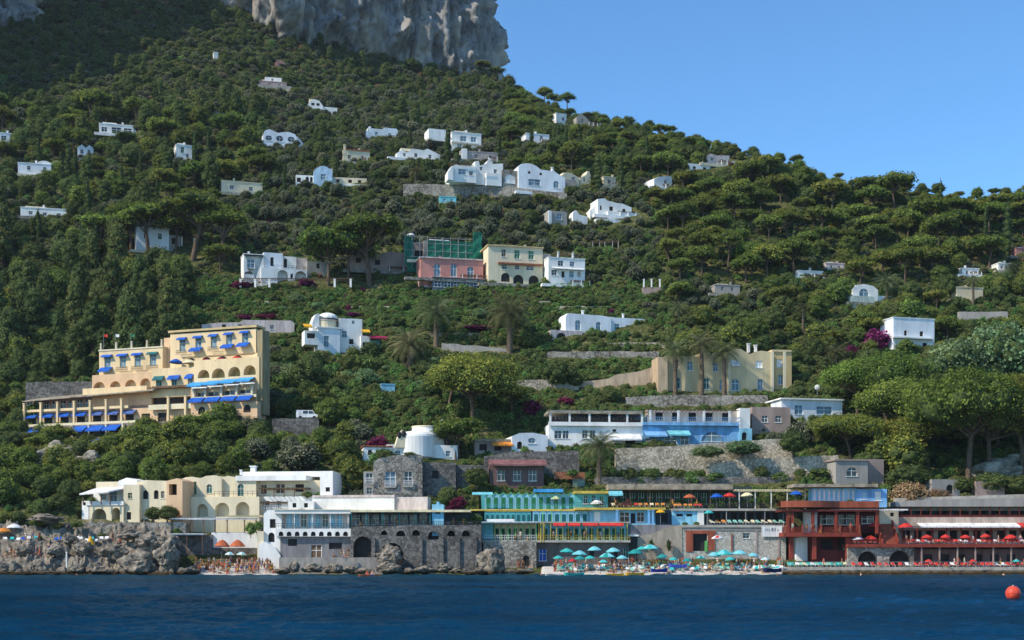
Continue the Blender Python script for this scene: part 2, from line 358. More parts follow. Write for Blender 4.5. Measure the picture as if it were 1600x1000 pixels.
def make_cliff():
    P = [(-345, 395), (-324, 440), (-302, 490), (-297, 540), (-290, 592), (-268, 636), (-226, 652), (-218, 700), (-195, 738), (-165, 735), (-151, 690), (-108, 690), (-54, 716), (-17, 732), (-4, 744), (1, 760), (-10, 820), (-45, 920)]
    T = [150, 305, 340, 378, 420, 450, 460, 470, 480, 500, 520, 560, 560, 560, 560, 560, 540, 500]  # left spur is out of view, its heights shaped to shadow the upper slope
    BV = [150, 140, 140, 150, 170, 190, 215, 225, 240, 245, 245, 250, 250, 245, 240, 225, 200, 190]
    P = np.array(P, float); seg = np.hypot(*(P[1:] - P[:-1]).T); S = np.concatenate([[0], np.cumsum(seg)])
    ss = np.arange(0, S[-1], 1.25)
    # smooth path
    px = np.interp(ss, S, P[:, 0]); py = np.interp(ss, S, P[:, 1])
    kr = np.hanning(15); kr /= kr.sum()
    px = np.convolve(np.pad(px, 7, 'edge'), kr, 'valid'); py = np.convolve(np.pad(py, 7, 'edge'), kr, 'valid')
    tp = np.interp(ss, S, T); bv = np.interp(ss, S, BV)
    tx = np.gradient(px) + 1e-9; ty = np.gradient(py); l = np.hypot(tx, ty); nx, ny = ty / l, -tx / l
    tt = np.concatenate([np.linspace(0, .5, 170)[:-1], np.linspace(.5, 1, 40)])
    SS, TT = np.meshgrid(ss, tt, indexing='ij')
    Zb = bv[:, None] - 25 + TT * (tp - bv + 25)[:, None]
    ang = SS
    d = 12 * fbm(ang / 46, Zb / 150, 11, 4) + 5.5 * np.abs(fbm(ang / 15, Zb / 60, 21, 4)) * -1.6 + 5.5 * fbm(ang / 6.5, Zb / 13, 31, 4) + 3.2 * fbm(ang / 3.0, Zb / 4, 41, 3) - 2.5 * np.abs(fbm(ang / 5, Zb / 30, 43, 3))
    Xc = px[:, None] + nx[:, None] * 0 + 0 * TT; Yc = py[:, None] + 0 * TT
    d = d - 9 * np.exp(-(fbm(ang / 21, Zb / 170, 61, 3) / .075) ** 2) - 4.5 * np.exp(-(fbm(ang / 9, Zb / 70, 62, 3) / .09) ** 2) - 2 * np.exp(-(fbm(ang / 30, Zb / 9, 63, 3) / .07) ** 2)
    d = d + 3.5 * np.floor(2.2 * fbm(ang / 11, Zb / 55, 64, 2))
    def bulge(u, v, wu, wv, amp):
        nonlocal d
        UU = 800 + Xc / Yc * F; VV = HV - (Zb - CH) * F / Yc
        d = d + amp * np.exp(-((UU - u) / wu) ** 2 - ((VV - v) / wv) ** 2) * ((Yc < 720) & (ss[:, None] > 150))
    bulge(452, 20, 30, 60, 26); bulge(432, -60, 22, 90, 12)
    bulge(626, 50, 16, 22, 17); bulge(520, 38, 22, 10, 9); bulge(700, 22, 10, 20, 8); bulge(722, 70, 14, 14, 9)
    bulge(560, 10, 30, 60, 6); bulge(770, 60, 22, 90, 7); bulge(640, -20, 14, 50, 9)
    bulge(30, 30, 60, 30, 12); bulge(160, 5, 40, 30, 8)
    lean = -0.03 * (Zb - Zb[:, :1]) * (1 - .6 * TT)
    lean = lean - .16 * np.clip(Zb - 232, 0, None) * sstep((px + 18) / 14.0)[:, None] - 5 * np.sin(Zb / 13.0) * sstep((px + 18) / 14.0)[:, None] * .5
    off = d + lean
    X = Xc + nx[:, None] * off; Y = Yc + ny[:, None] * off; Z = Zb + 2.0 * fbm(ang / 8, Zb / 8, 51, 3)
    # plateau running back from the rim
    nb = 14
    Xp = [X[:, -1]]; out = [(X, Y, Z)]
    Xs, Ys, Zs = [X], [Y], [Z]
    for k in range(1, nb):
        f = k / (nb - 1)
        ax = X[:, -1] * (1 - f) + (-420) * f; ay = Y[:, -1] * (1 - f) + 860 * f
        zz = tp * (1 - f) + (tp.max() + 30) * f * .9 + 4 * fbm(ax / 20, ay / 20, 8, 4)
        Xs.append(ax[:, None]); Ys.append(ay[:, None]); Zs.append(zz[:, None])
    X = np.concatenate(Xs, 1); Y = np.concatenate(Ys, 1); Z = np.concatenate(Zs, 1)
    q = grid_faces(X.shape[0], X.shape[1])
    me = np_mesh('cliff', np.stack([X, Y, Z], -1).reshape(-1, 3), q, mats=[MATS['cliff_limestone']])
    tag(link('cliff', me), 'sheer grey limestone cliff towering above the hill', None, None, 'structure')
def make_haze():
    m, nt, out = new_mat('sea_haze'); v = N(nt, 'ShaderNodeVolumeScatter'); v.inputs['Density'].default_value = .00005; v.inputs['Anisotropy'].default_value = .25
    v.inputs['Color'].default_value = (.80, .90, 1, 1); nt.links.new(v.outputs[0], out.inputs['Volume'])
    bm = bmesh.new(); bmesh.ops.create_cube(bm, size=1); me = bpy.data.meshes.new('haze'); bm.to_mesh(me); bm.free(); me.materials.append(m)
    o = link('haze', me); o.scale = (1000, 860, 520); o.location = (0, 420, 255); tag(o, 'thin bluish summer haze over the bay', None, None, 'stuff'); o.visible_shadow = True
# ------------------------------------------------------------------ foliage
LM = {
 'pine': leaf_mat('pine_needles', (0.072, 0.123, 0.020), (0.280, 0.336, 0.056)),
 'oak': leaf_mat('oak_leaves', (0.055, 0.090, 0.029), (0.185, 0.230, 0.069)),
 'cypress': leaf_mat('cypress_leaves', (0.023, 0.049, 0.023), (0.062, 0.095, 0.038)),
 'olive': leaf_mat('olive_leaves', (0.109, 0.133, 0.075), (0.280, 0.297, 0.179)),
 'palm': leaf_mat('palm_leaves', (0.072, 0.102, 0.035), (0.269, 0.269, 0.123)),
 'shrub': leaf_mat('shrub_leaves', (0.080, 0.116, 0.032), (0.263, 0.291, 0.090)),
 'lush': leaf_mat('lush_leaves', (0.065, 0.160, 0.036), (0.224, 0.381, 0.090)),
 'bougain': leaf_mat('bougainvillea_petals', (.09, .014, .04), (.40, .045, .19)),
 'straw': leaf_mat('dry_bush_twigs', (0.229, 0.178, 0.075), (0.510, 0.373, 0.177)),
 'pale': leaf_mat('pale_reed_leaves', (0.116, 0.203, 0.084), (0.291, 0.414, 0.190)),
}
BARK = mat('bark', (.13, .09, .06), var=.2, scale=2, bump=.5)
CORE = {}
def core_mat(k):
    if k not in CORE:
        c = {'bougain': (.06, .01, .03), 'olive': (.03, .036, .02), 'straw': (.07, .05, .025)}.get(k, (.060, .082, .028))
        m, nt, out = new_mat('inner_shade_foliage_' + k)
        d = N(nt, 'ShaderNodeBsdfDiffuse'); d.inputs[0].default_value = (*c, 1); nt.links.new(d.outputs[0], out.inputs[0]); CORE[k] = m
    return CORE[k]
def _ico():
    bm = bmesh.new(); bmesh.ops.create_icosphere(bm, subdivisions=2, radius=1)
    v = np.array([x.co[:] for x in bm.verts]); f = np.array([[w.index for w in x.verts] for x in bm.faces]); bm.free(); return v, f
ICOV, ICOF = _ico()
def unit(a): return a / np.maximum(np.linalg.norm(a, axis=-1, keepdims=True), 1e-6)
def crown_mesh(name, lobes, kind, tuft, dens, seed, droop=.35, coref=.66):
    """lobes: (x,y,z,rx,ry,rz); leaf tufts spread over each lobe, a dark irregular core inside"""
    r = np.random.default_rng(seed)
    V = []; Q = []; TN = []; n0 = 0; T = []; nT = []
    for (cx, cy, cz, rx, ry, rz) in lobes:
        area = 4 * math.pi * ((rx * ry) ** .8 + 2 * (rx * rz) ** .8) / 3
        n = max(12, int(area * dens / (tuft * tuft)))
        d = unit(r.normal(size=(n, 3))); d[:, 2] = np.where(d[:, 2] < -.75, -d[:, 2], d[:, 2])
        lump = 1 + .22 * np.sin(d[:, 0] * 5 + seed) * np.cos(d[:, 1] * 6 + cx) + .1 * np.sin(d[:, 2] * 9 + cy)
        rad = (r.uniform(.72, 1.06, n) * lump)[:, None]
        c = np.array([cx, cy, cz]) + d * rad * np.array([rx, ry, rz])
        nrm = unit(d / np.array([rx, ry, rz]) * min(rx, rz) + r.normal(size=(n, 3)) * .55 + np.array([0, 0, .15]))
        t1 = unit(np.cross(nrm, r.normal(size=(n, 3)))); t2 = np.cross(nrm, t1)
        s = tuft * r.uniform(.55, 1.35, n)[:, None]; a = s * r.uniform(.5, .9, (n, 1))
        P = np.stack([c - t1 * s * .5, c + t2 * a * .5 + nrm * s * .12, c + t1 * s * .5, c - t2 * a * .5 + nrm * s * .12], 1)
        V.append(P.reshape(-1, 3)); Q.append(n0 + np.arange(n * 4).reshape(-1, 4)); n0 += n * 4
        base = r.uniform(.25, .75)
        TN.append(np.repeat(np.clip(r.normal(base, .26, n), 0, 1), 4))
    nq = sum(len(q) for q in Q)
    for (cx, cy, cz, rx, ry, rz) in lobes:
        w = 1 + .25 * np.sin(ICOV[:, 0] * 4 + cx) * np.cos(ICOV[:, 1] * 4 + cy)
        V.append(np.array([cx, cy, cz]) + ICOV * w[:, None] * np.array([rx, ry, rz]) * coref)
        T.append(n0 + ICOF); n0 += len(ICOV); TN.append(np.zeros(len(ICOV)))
    T = np.concatenate(T)
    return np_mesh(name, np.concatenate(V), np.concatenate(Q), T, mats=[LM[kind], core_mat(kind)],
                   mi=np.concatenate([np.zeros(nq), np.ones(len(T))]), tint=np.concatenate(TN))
def tube_np(pts, rads, n=7):
    pts = np.array(pts, float); V = []; Q = []
    for i, p in enumerate(pts):
        a = pts[max(0, i - 1)]; b = pts[min(len(pts) - 1, i + 1)]; t = unit(b - a)
        s = unit(np.cross(t, [.3, .9, .1] if abs(t[2]) > .5 else [0, 0, 1])); w = np.cross(t, s)
        th = np.linspace(0, 2 * math.pi, n, endpoint=False)
        V.append(p + rads[i] * (np.cos(th)[:, None] * s + np.sin(th)[:, None] * w))
    for i in range(len(pts) - 1):
        for k in range(n): Q.append([i * n + k, i * n + (k + 1) % n, (i + 1) * n + (k + 1) % n, (i + 1) * n + k])
    return np.concatenate(V), np.array(Q)
def tubes_mesh(name, tubes, m):
    V = []; Q = []; n0 = 0
    for p, r in tubes:
        v, q = tube_np(p, r); V.append(v); Q.append(q + n0); n0 += len(v)
    return np_mesh(name, np.concatenate(V), np.concatenate(Q), mats=[m], smooth=True)
PROTO = {}    # kind -> list of (crown mesh, trunk mesh, crown width, height)
def proto(kind, crown, trunk, w, h): PROTO.setdefault(kind, []).append((crown, trunk, w, h))
def build_pine(kind, W, H, seed, nl, tuft, dens, flat_=.42, thick=.34):
    r = random.Random(seed); lobes = []
    zc = H * (1 - thick * .6)
    for k in range(nl):
        a = k * 2.4 + r.uniform(-.4, .4); q = math.sqrt((k + .6) / nl) * .78
        x, y = math.cos(a) * q * W / 2, math.sin(a) * q * W / 2
        rr = W * r.uniform(.13, .21)
        z = zc + (1 - q * q) * H * thick * .38 + r.uniform(-.06, .06) * H - (r.random() < .25) * H * .10
        lobes.append((x, y, z, rr, rr, rr * r.uniform(.55, .8)))
    c = crown_mesh('crown', lobes, 'pine', tuft, dens, seed, coref=.55)
    lean = (r.uniform(-.12, .12) * H, r.uniform(-.08, .08) * H)
    tb = [([(0, 0, -1.2), (lean[0] * .4, lean[1] * .3, H * .3), (lean[0], lean[1], H * .62)], (H * .035, H * .028, H * .02))]
    for l in lobes[::2]:
        s = r.uniform(.42, .62)
        tb.append(([(lean[0] * s * 1.3, lean[1] * s * 1.3, H * s), ((l[0] + lean[0]) * .5, (l[1] + lean[1]) * .5, (H * s + l[2]) * .5 - .02 * H), (l[0], l[1], l[2])], (H * .014, H * .011, H * .005)))
    proto(kind, c, tubes_mesh('trunk', tb, BARK), W, H)
def build_round(kind, leaf, W, H, seed, nl, tuft, dens, rmin=.16, rmax=.26, low=.25, shape=1.0):
    r = random.Random(seed); lobes = []
    for k in range(nl):
        z = 1 - 2 * (k + .5) / nl; a = k * 2.39996 + r.uniform(-.3, .3); q = math.sqrt(max(0, 1 - z * z)) * r.uniform(.5, 1)
        rr = W * r.uniform(rmin, rmax)
        zz = low * H + (z * .5 + .5) * (H * (1 - low) - rr) + .0
        taper = 1 - (1 - shape) * (z * .5 + .5)
        lobes.append((math.cos(a) * q * (W / 2 - rr * .8) * taper, math.sin(a) * q * (W / 2 - rr * .8) * taper, zz, rr, rr, rr * r.uniform(.7, .95)))
    c = crown_mesh('crown', lobes, leaf, tuft, dens, seed)
    tb = [([(0, 0, -1.2), (.05 * W, 0, H * .25), (0, .03 * W, H * .6)], (H * .04, H * .03, H * .015))]
    for l in lobes[::3]: tb.append(([(0.02 * W, 0, H * .3), (l[0] * .5, l[1] * .5, (H * .3 + l[2]) / 2), (l[0], l[1], l[2])], (H * .018, H * .012, H * .006)))
    proto(kind, c, tubes_mesh('trunk', tb, BARK), W, H)
def build_cypress(seed, W, H):
    r = random.Random(seed); lobes = []
    n = 9
    for k in range(n):
        f = k / (n - 1); rr = W / 2 * (math.sin(math.pi * min(1, .18 + f * .82)) ** .6 * .95 + .05) * r.uniform(.85, 1.1)
        lobes.append((r.uniform(-.1, .1) * W, r.uniform(-.1, .1) * W, H * (.06 + f * .88), rr, rr, H / n * 1.05))
    c = crown_mesh('crown', lobes, 'cypress', .5, .75, seed)
    proto('cypress', c, tubes_mesh('trunk', [([(0, 0, -1), (0, 0, H * .3), (0, 0, H * .8)], (.28, .2, .05))], BARK), W, H)
def build_palm(seed, H, Lf, nf, fat=.42):
    r = random.Random(seed); V = []; Q = []; TN = []; n0 = 0
    top = np.array([0, 0, H])
    for k in range(nf):
        a = k * 2.39996; el = R(78) - (k / nf) * R(108) + r.uniform(-.1, .1); L = Lf * r.uniform(.85, 1.1)
        d = np.array([math.cos(a), math.sin(a), 0.0]); side = np.array([-math.sin(a), math.cos(a), 0.0])
        p = top.copy(); e = el; prev = p.copy(); ns = 9; tn = r.uniform(.1, .9) if k < nf * .8 else r.uniform(.0, .3)
        for s in range(ns):
            st = L / ns; dirv = d * math.cos(e) + np.array([0, 0, 1.0]) * math.sin(e)
            q = p + dirv * st; e -= R(4.5 + 1.6 * s)
            wl = Lf * .17 * math.sin(math.pi * min(1, (s + 1.2) / (ns + .8))) ** .6
            for sg in (-1, 1):
                for h in range(3):
                    b = p + (q - p) * (h / 3); out = b + side * sg * wl * .8 - np.array([0, 0, 1]) * wl * .45 + dirv * wl * .5
                    w = dirv * st * .09
                    V += [b - w, b + w, out + w * .3, out - w * .3]; Q.append([n0, n0 + 1, n0 + 2, n0 + 3]); n0 += 4
                    TN += [min(1, max(0, tn + r.uniform(-.2, .2)))] * 4
            p = q
    c = np_mesh('crown', np.array(V), np.array(Q), mats=[LM['palm']], tint=TN)
    tb = [([(0, 0, -1), (.1, 0, H * .4), (0, 0, H * .9), (0, 0, H + .1)], (fat * 1.25, fat, fat * .95, fat * 1.3))]
    proto('palm', c, tubes_mesh('trunk', tb, mat('palm_trunk', (.16, .12, .08), var=.25, scale=3, bump=.8)), Lf * 1.7, H + Lf * .5)
def build_protos():
    for s in range(5): build_pine('pine', 10, 8.5, 100 + s, 22, .5, .95, thick=.5)
    for s in range(2): build_pine('highpine', 12, 14, 120 + s, 19, .5, .95, thick=.3)
    for s in range(2): build_pine('bigpine', 20, 15, 140 + s, 60, .46, 1.0, thick=.62)
    for s in range(5): build_round('oak', 'oak', 9, 8, 200 + s, 20, .48, .85, low=.2)
    for s in range(3): build_round('yoak', 'pine', 9, 8.5, 230 + s, 20, .5, .85, low=.2)
    for s in range(3): build_round('tall', 'oak', 7, 11, 240 + s, 20, .5, .85, low=.12, shape=.6)
    for s in range(3): build_cypress(260 + s, 2.8, 13)
    for s in range(4): build_round('olive', 'olive', 6, 4.6, 280 + s, 14, .36, .75, low=.25)
    build_palm(300, 5.2, 4.4, 52); build_palm(301, 3.4, 4.8, 54, .5); build_palm(302, 7.6, 3.2, 40, .30)
    for s in range(5): build_round('shrub', 'shrub', 3, 2.1, 320 + s, 8, .3, .8, rmin=.2, rmax=.32, low=.0)
    for s in range(3): build_round('lush', 'lush', 3.4, 2.6, 340 + s, 9, .32, .85, rmin=.2, rmax=.32, low=.0)
    for s in range(2): build_round('bougain', 'bougain', 3, 2.2, 350 + s, 8, .28, .9, rmin=.2, rmax=.32, low=.0)
    build_round('straw', 'straw', 6, 3.6, 360, 16, .3, .9, rmin=.18, rmax=.28, low=0)
    build_round('pale', 'pale', 9, 6, 370, 22, .42, .95, rmin=.16, rmax=.26, low=.05)
    build_round('pale', 'pale', 9, 6, 371, 22, .42, .95, rmin=.16, rmax=.26, low=.05)
build_protos()

LAND = []     # landmarks (text, u, v) for labels
CLEAR = []   # (u0,v0,u1,v1, Y) picture rectangles of buildings that must stay visible; Y their depth
TREES = []   # (kind, idx, x, y, z, scale xyz, rot, u, v, width px)
def blocked(u, v, Y, wpx, hpx, low=.0, slack=.25):
    cu0, cu1, cv0, cv1 = u - wpx / 2, u + wpx / 2, v - hpx, v - hpx * low
    for (u0, v0, u1, v1, by) in CLEAR:
        if Y < by + 1.0:
            iw = min(cu1, u1) - max(cu0, u0); ih = min(cv1, v1) - max(cv0, v0)
            if iw > 0 and ih > 0 and ih > .45 * (v1 - v0) and iw > .10 * (u1 - u0): return True
            if iw > 0 and ih > 0 and (u1 - u0 > 90) and ih > .25 * (v1 - v0): return True
        if u0 - 2 < u < u1 + 2 and Y >= by - .6 and Y < by + (3 if wpx < 20 else 8): return True
    return False
CREST_MAX = 26
def plant(kind, u, v, wpx, hr=1.0, check=True, sx=1.0, low=.0, Y=None, z=None, slack=.25, zoff=0, idx=None):
    """a plant whose crown is wpx wide in the photo, standing on the hillside at pixel (u, v)"""
    if Y is None: Y = Yof(u, v)
    if check and u > 795 and v < crest(u) + 26 and wpx > CREST_MAX: wpx = random.uniform(18, 28); hr = min(hr, .85)
    x = (u - 800) / F * Y
    i = idx if idx is not None else random.randrange(len(PROTO[kind]))
    c, t, W, H = PROTO[kind][i]
    s = wpx * Y / F / W
    if check and blocked(u, v, Y, wpx, H * s * hr * F / Y, low, slack): return False
    zz = ground_z(x, Y) if z is None else z
    TREES.append([kind, i, x, Y, zz + zoff, (s * sx, s, s * hr), random.uniform(0, 6.28), u, v, wpx, wpx * H / W * hr])
    return True
# ------------------------------------------------------------------ building kit
WHITE = mat('whitewash', (.85, .83, .77), var=.08, scale=.35, bump=.1, streak=1)
SHADEWHITE = mat('shaded_whitewash', (.79, .81, .82), var=.08, scale=.35, bump=.1, streak=1)  # bluish copy of the whitewash, shade tint put into the colour
CREAM = mat('cream_plaster', (.74, .64, .44), var=.07, scale=.35, bump=.1, streak=1)
YELLOW = mat('yellow_plaster', (.72, .53, .25), var=.07, scale=.3, bump=.1, streak=1)
OCHRE = mat('ochre_plaster', (.58, .44, .22), var=.09, scale=.3, bump=.1, streak=1)
PEACH = mat('peach_plaster', (.70, .47, .28), var=.08, scale=.3, bump=.1, streak=1)
PINK = mat('pink_plaster', (.60, .26, .21), var=.08, scale=.4, bump=.1, streak=1)
GREYP = mat('grey_plaster', (.36, .33, .29), var=.1, scale=.4, bump=.15, streak=1)
MAUVE = mat('mauve_concrete', (.36, .27, .23), var=.1, scale=.4, bump=.15, streak=1)
SEAWALL = stone_mat('sea_wall_stone', (.10, .092, .085), (.25, .235, .21), scale=2.2, joint=.55)  # stone colour darkened to carry the shade on these walls
DRYSTONE = stone_mat('dry_stone', (.30, .26, .19), (.66, .58, .45), scale=2.6, joint=.35)
GREYSTONE = stone_mat('grey_rubble_stone', (.16, .14, .115), (.46, .42, .35), scale=2.6, joint=.45)
PALESTONE = stone_mat('pale_block_stone', (.42, .38, .31), (.60, .56, .48), scale=2.4, joint=.6)
DARKROOM = flat('dim_interior', (.035, .03, .028))
TERRA = mat('terracotta_tiles', (.34, .13, .07), var=.2, scale=2, bump=.5)
SLAB = mat('concrete_slab', (.42, .38, .32), var=.12, scale=.8, bump=.2)
MOSSROOF = mat('mossy_concrete_roof', (.34, .29, .21), var=.22, scale=.7, bump=.4)
RED = flat('brick_red_paint', (.26, .048, .030)); DRED = flat('dark_red_paint', (.12, .025, .02))
ORANGER = flat('orange_red_paint', (.33, .085, .045))
TEAL = flat('turquoise_paint', (.10, .42, .44)); LBLUE = flat('light_blue_paint', (.26, .56, .70))
SKYB = flat('sky_blue_paint', (.20, .42, .66)); DGREEN = flat('dark_green_paint', (.012, .10, .055)); GREENP = flat('green_paint', (.03, .20, .08))
TEALD = flat('deep_teal_paint', (.02, .14, .15)); YELP = flat('yellow_paint', (.62, .45, .09)); WOOD = mat('weathered_timber', (.16, .10, .06), var=.2, scale=3, bump=.3)
BLUEF = flat('royal_blue_canvas', (.015, .11, .48)); BLUEL = flat('azure_canvas', (.06, .33, .68)); WHITEF = flat('white_canvas', (.82, .80, .76))
CREAMF = flat('cream_canvas', (.78, .68, .42)); ORANGEF = flat('orange_canvas', (.72, .25, .04)); REDF = flat('red_canvas', (.62, .045, .035)); RUSTF = flat('rust_canvas', (.50, .13, .05))
TEALF = flat('turquoise_canvas', (.05, .46, .42)); TEALF2 = flat('deep_turquoise_canvas', (.02, .28, .26)); AQUAF = flat('pale_aqua_canvas', (.20, .58, .62))
METAL = flat('grey_metal', (.30, .30, .30), .4); RAILM = flat('dark_rail_metal', (.05, .05, .05), .5); GLASS = glass(); NETG = flat('green_scaffold_net', (.012, .15, .09))
YELF = flat('yellow_canvas', (.80, .42, .03)); PURPLE = flat('crimson_canvas', (.30, .02, .06)); LIME = flat('lime_green_paint', (.16, .50, .14))

def poly_fill(outer, holes):
    """filled polygon with holes in (x, z); returns points, triangles"""
    bm = bmesh.new(); es = []
    for loop in [outer] + holes:
        vs = [bm.verts.new((p[0], 0, p[1])) for p in loop]
        for i in range(len(vs)): es.append(bm.edges.new((vs[i], vs[(i + 1) % len(vs)])))
    bmesh.ops.triangle_fill(bm, use_beauty=True, use_dissolve=False, edges=es, normal=(0, -1, 0))
    bm.verts.index_update()
    P = [(v.co.x, v.co.z) for v in bm.verts]; T = [[v.index for v in f.verts] for f in bm.faces]
    bm.free(); return P, T
class MB:
    """collects shapes into ONE mesh"""
    def __init__(s): s.v = []; s.f = []; s.m = []; s.mats = []
    def mi(s, m):
        if m not in s.mats: s.mats.append(m)
        return s.mats.index(m)
    def add(s, vs, fs, m, M=None):
        n = len(s.v); k = s.mi(m)
        s.v += [tuple(M @ Vector(v)) if M is not None else tuple(v) for v in vs]
        for f in fs: s.f.append([i + n for i in f]); s.m.append(k)
    def box(s, x0, x1, y0, y1, z0, z1, m, M=None):
        s.add([(x0, y0, z0), (x1, y0, z0), (x1, y1, z0), (x0, y1, z0), (x0, y0, z1), (x1, y0, z1), (x1, y1, z1), (x0, y1, z1)],
              [(0, 1, 5, 4), (1, 2, 6, 5), (2, 3, 7, 6), (3, 0, 4, 7), (4, 5, 6, 7), (3, 2, 1, 0)], m, M)
    def prism(s, poly, y0, y1, m, M=None):      # polygon in x,z extruded along y
        n = len(poly)
        vs = [(x, y0, z) for x, z in poly] + [(x, y1, z) for x, z in poly]
        s.add(vs, [tuple(range(n)), tuple(range(2 * n - 1, n - 1, -1))] + [(i, i + n, (i + 1) % n + n, (i + 1) % n) for i in range(n)], m, M)
    def cyl(s, x, y, z0, z1, r0, r1, m, n=12, M=None):
        vs = []
        for z, r in ((z0, r0), (z1, r1)):
            for k in range(n): a = 2 * math.pi * k / n; vs.append((x + r * math.cos(a), y + r * math.sin(a), z))
        s.add(vs, [(k, (k + 1) % n, n + (k + 1) % n, n + k) for k in range(n)] + [tuple(range(n - 1, -1, -1)), tuple(range(n, 2 * n))], m, M)
    def bar(s, a, b, r, m, n=5):
        v, q = tube_np([a, b], (r, r), n); s.add([tuple(x) for x in v], [tuple(x) for x in q] + [tuple(range(n)), tuple(range(2 * n - 1, n - 1, -1))], m)
    def dome(s, x, y, z, rx, ry, rz, m, n=14, k=5, M=None):
        vs = []; fs = []
        for j in range(k):
            e = math.pi / 2 * j / k
            for i in range(n): a = 2 * math.pi * i / n; vs.append((x + rx * math.cos(e) * math.cos(a), y + ry * math.cos(e) * math.sin(a), z + rz * math.sin(e)))
        vs.append((x, y, z + rz))
        for j in range(k - 1):
            for i in range(n): fs.append((j * n + i, j * n + (i + 1) % n, (j + 1) * n + (i + 1) % n, (j + 1) * n + i))
        for i in range(n): fs.append(((k - 1) * n + i, (k - 1) * n + (i + 1) % n, k * n))
        s.add(vs, fs, m, M)
    def build(s, name, parent=None):
        me = bpy.data.meshes.new(name); me.from_pydata(s.v, [], s.f)
        for m in s.mats: me.materials.append(m)
        me.polygons.foreach_set('material_index', s.m); me.update()
        return link(name, me, parent)
def opening(shape, xc, zt, w, h):
    """outline of an opening, counter-clockwise in (x, z); zt = top"""
    x0, x1, zb = xc - w / 2, xc + w / 2, zt - h
    if shape == 'a':
        r = min(w / 2, h); n = 8; zs = zt - r
        return [(x0, zb), (x1, zb)] + [(xc + w / 2 * math.cos(math.pi * k / n), zs + r * math.sin(math.pi * k / n)) for k in range(n + 1)]
    if shape == 'o':
        return [(xc + w / 2 * math.cos(2 * math.pi * k / 12), zt - h / 2 + h / 2 * math.sin(2 * math.pi * k / 12)) for k in range(12)]
    return [(x0, zb), (x1, zb), (x1, zt), (x0, zt)]
FILLM = {'g': GLASS, 't': TEALD, 'G': DGREEN, 'b': SKYB, 'B': BLUEF, 'w': WHITE, 'd': DARKROOM, 'k': WOOD, 'L': LBLUE, 'e': GREENP, 'r': RED, 's': flat('blue_grey_shutter', (.16, .27, .33))}
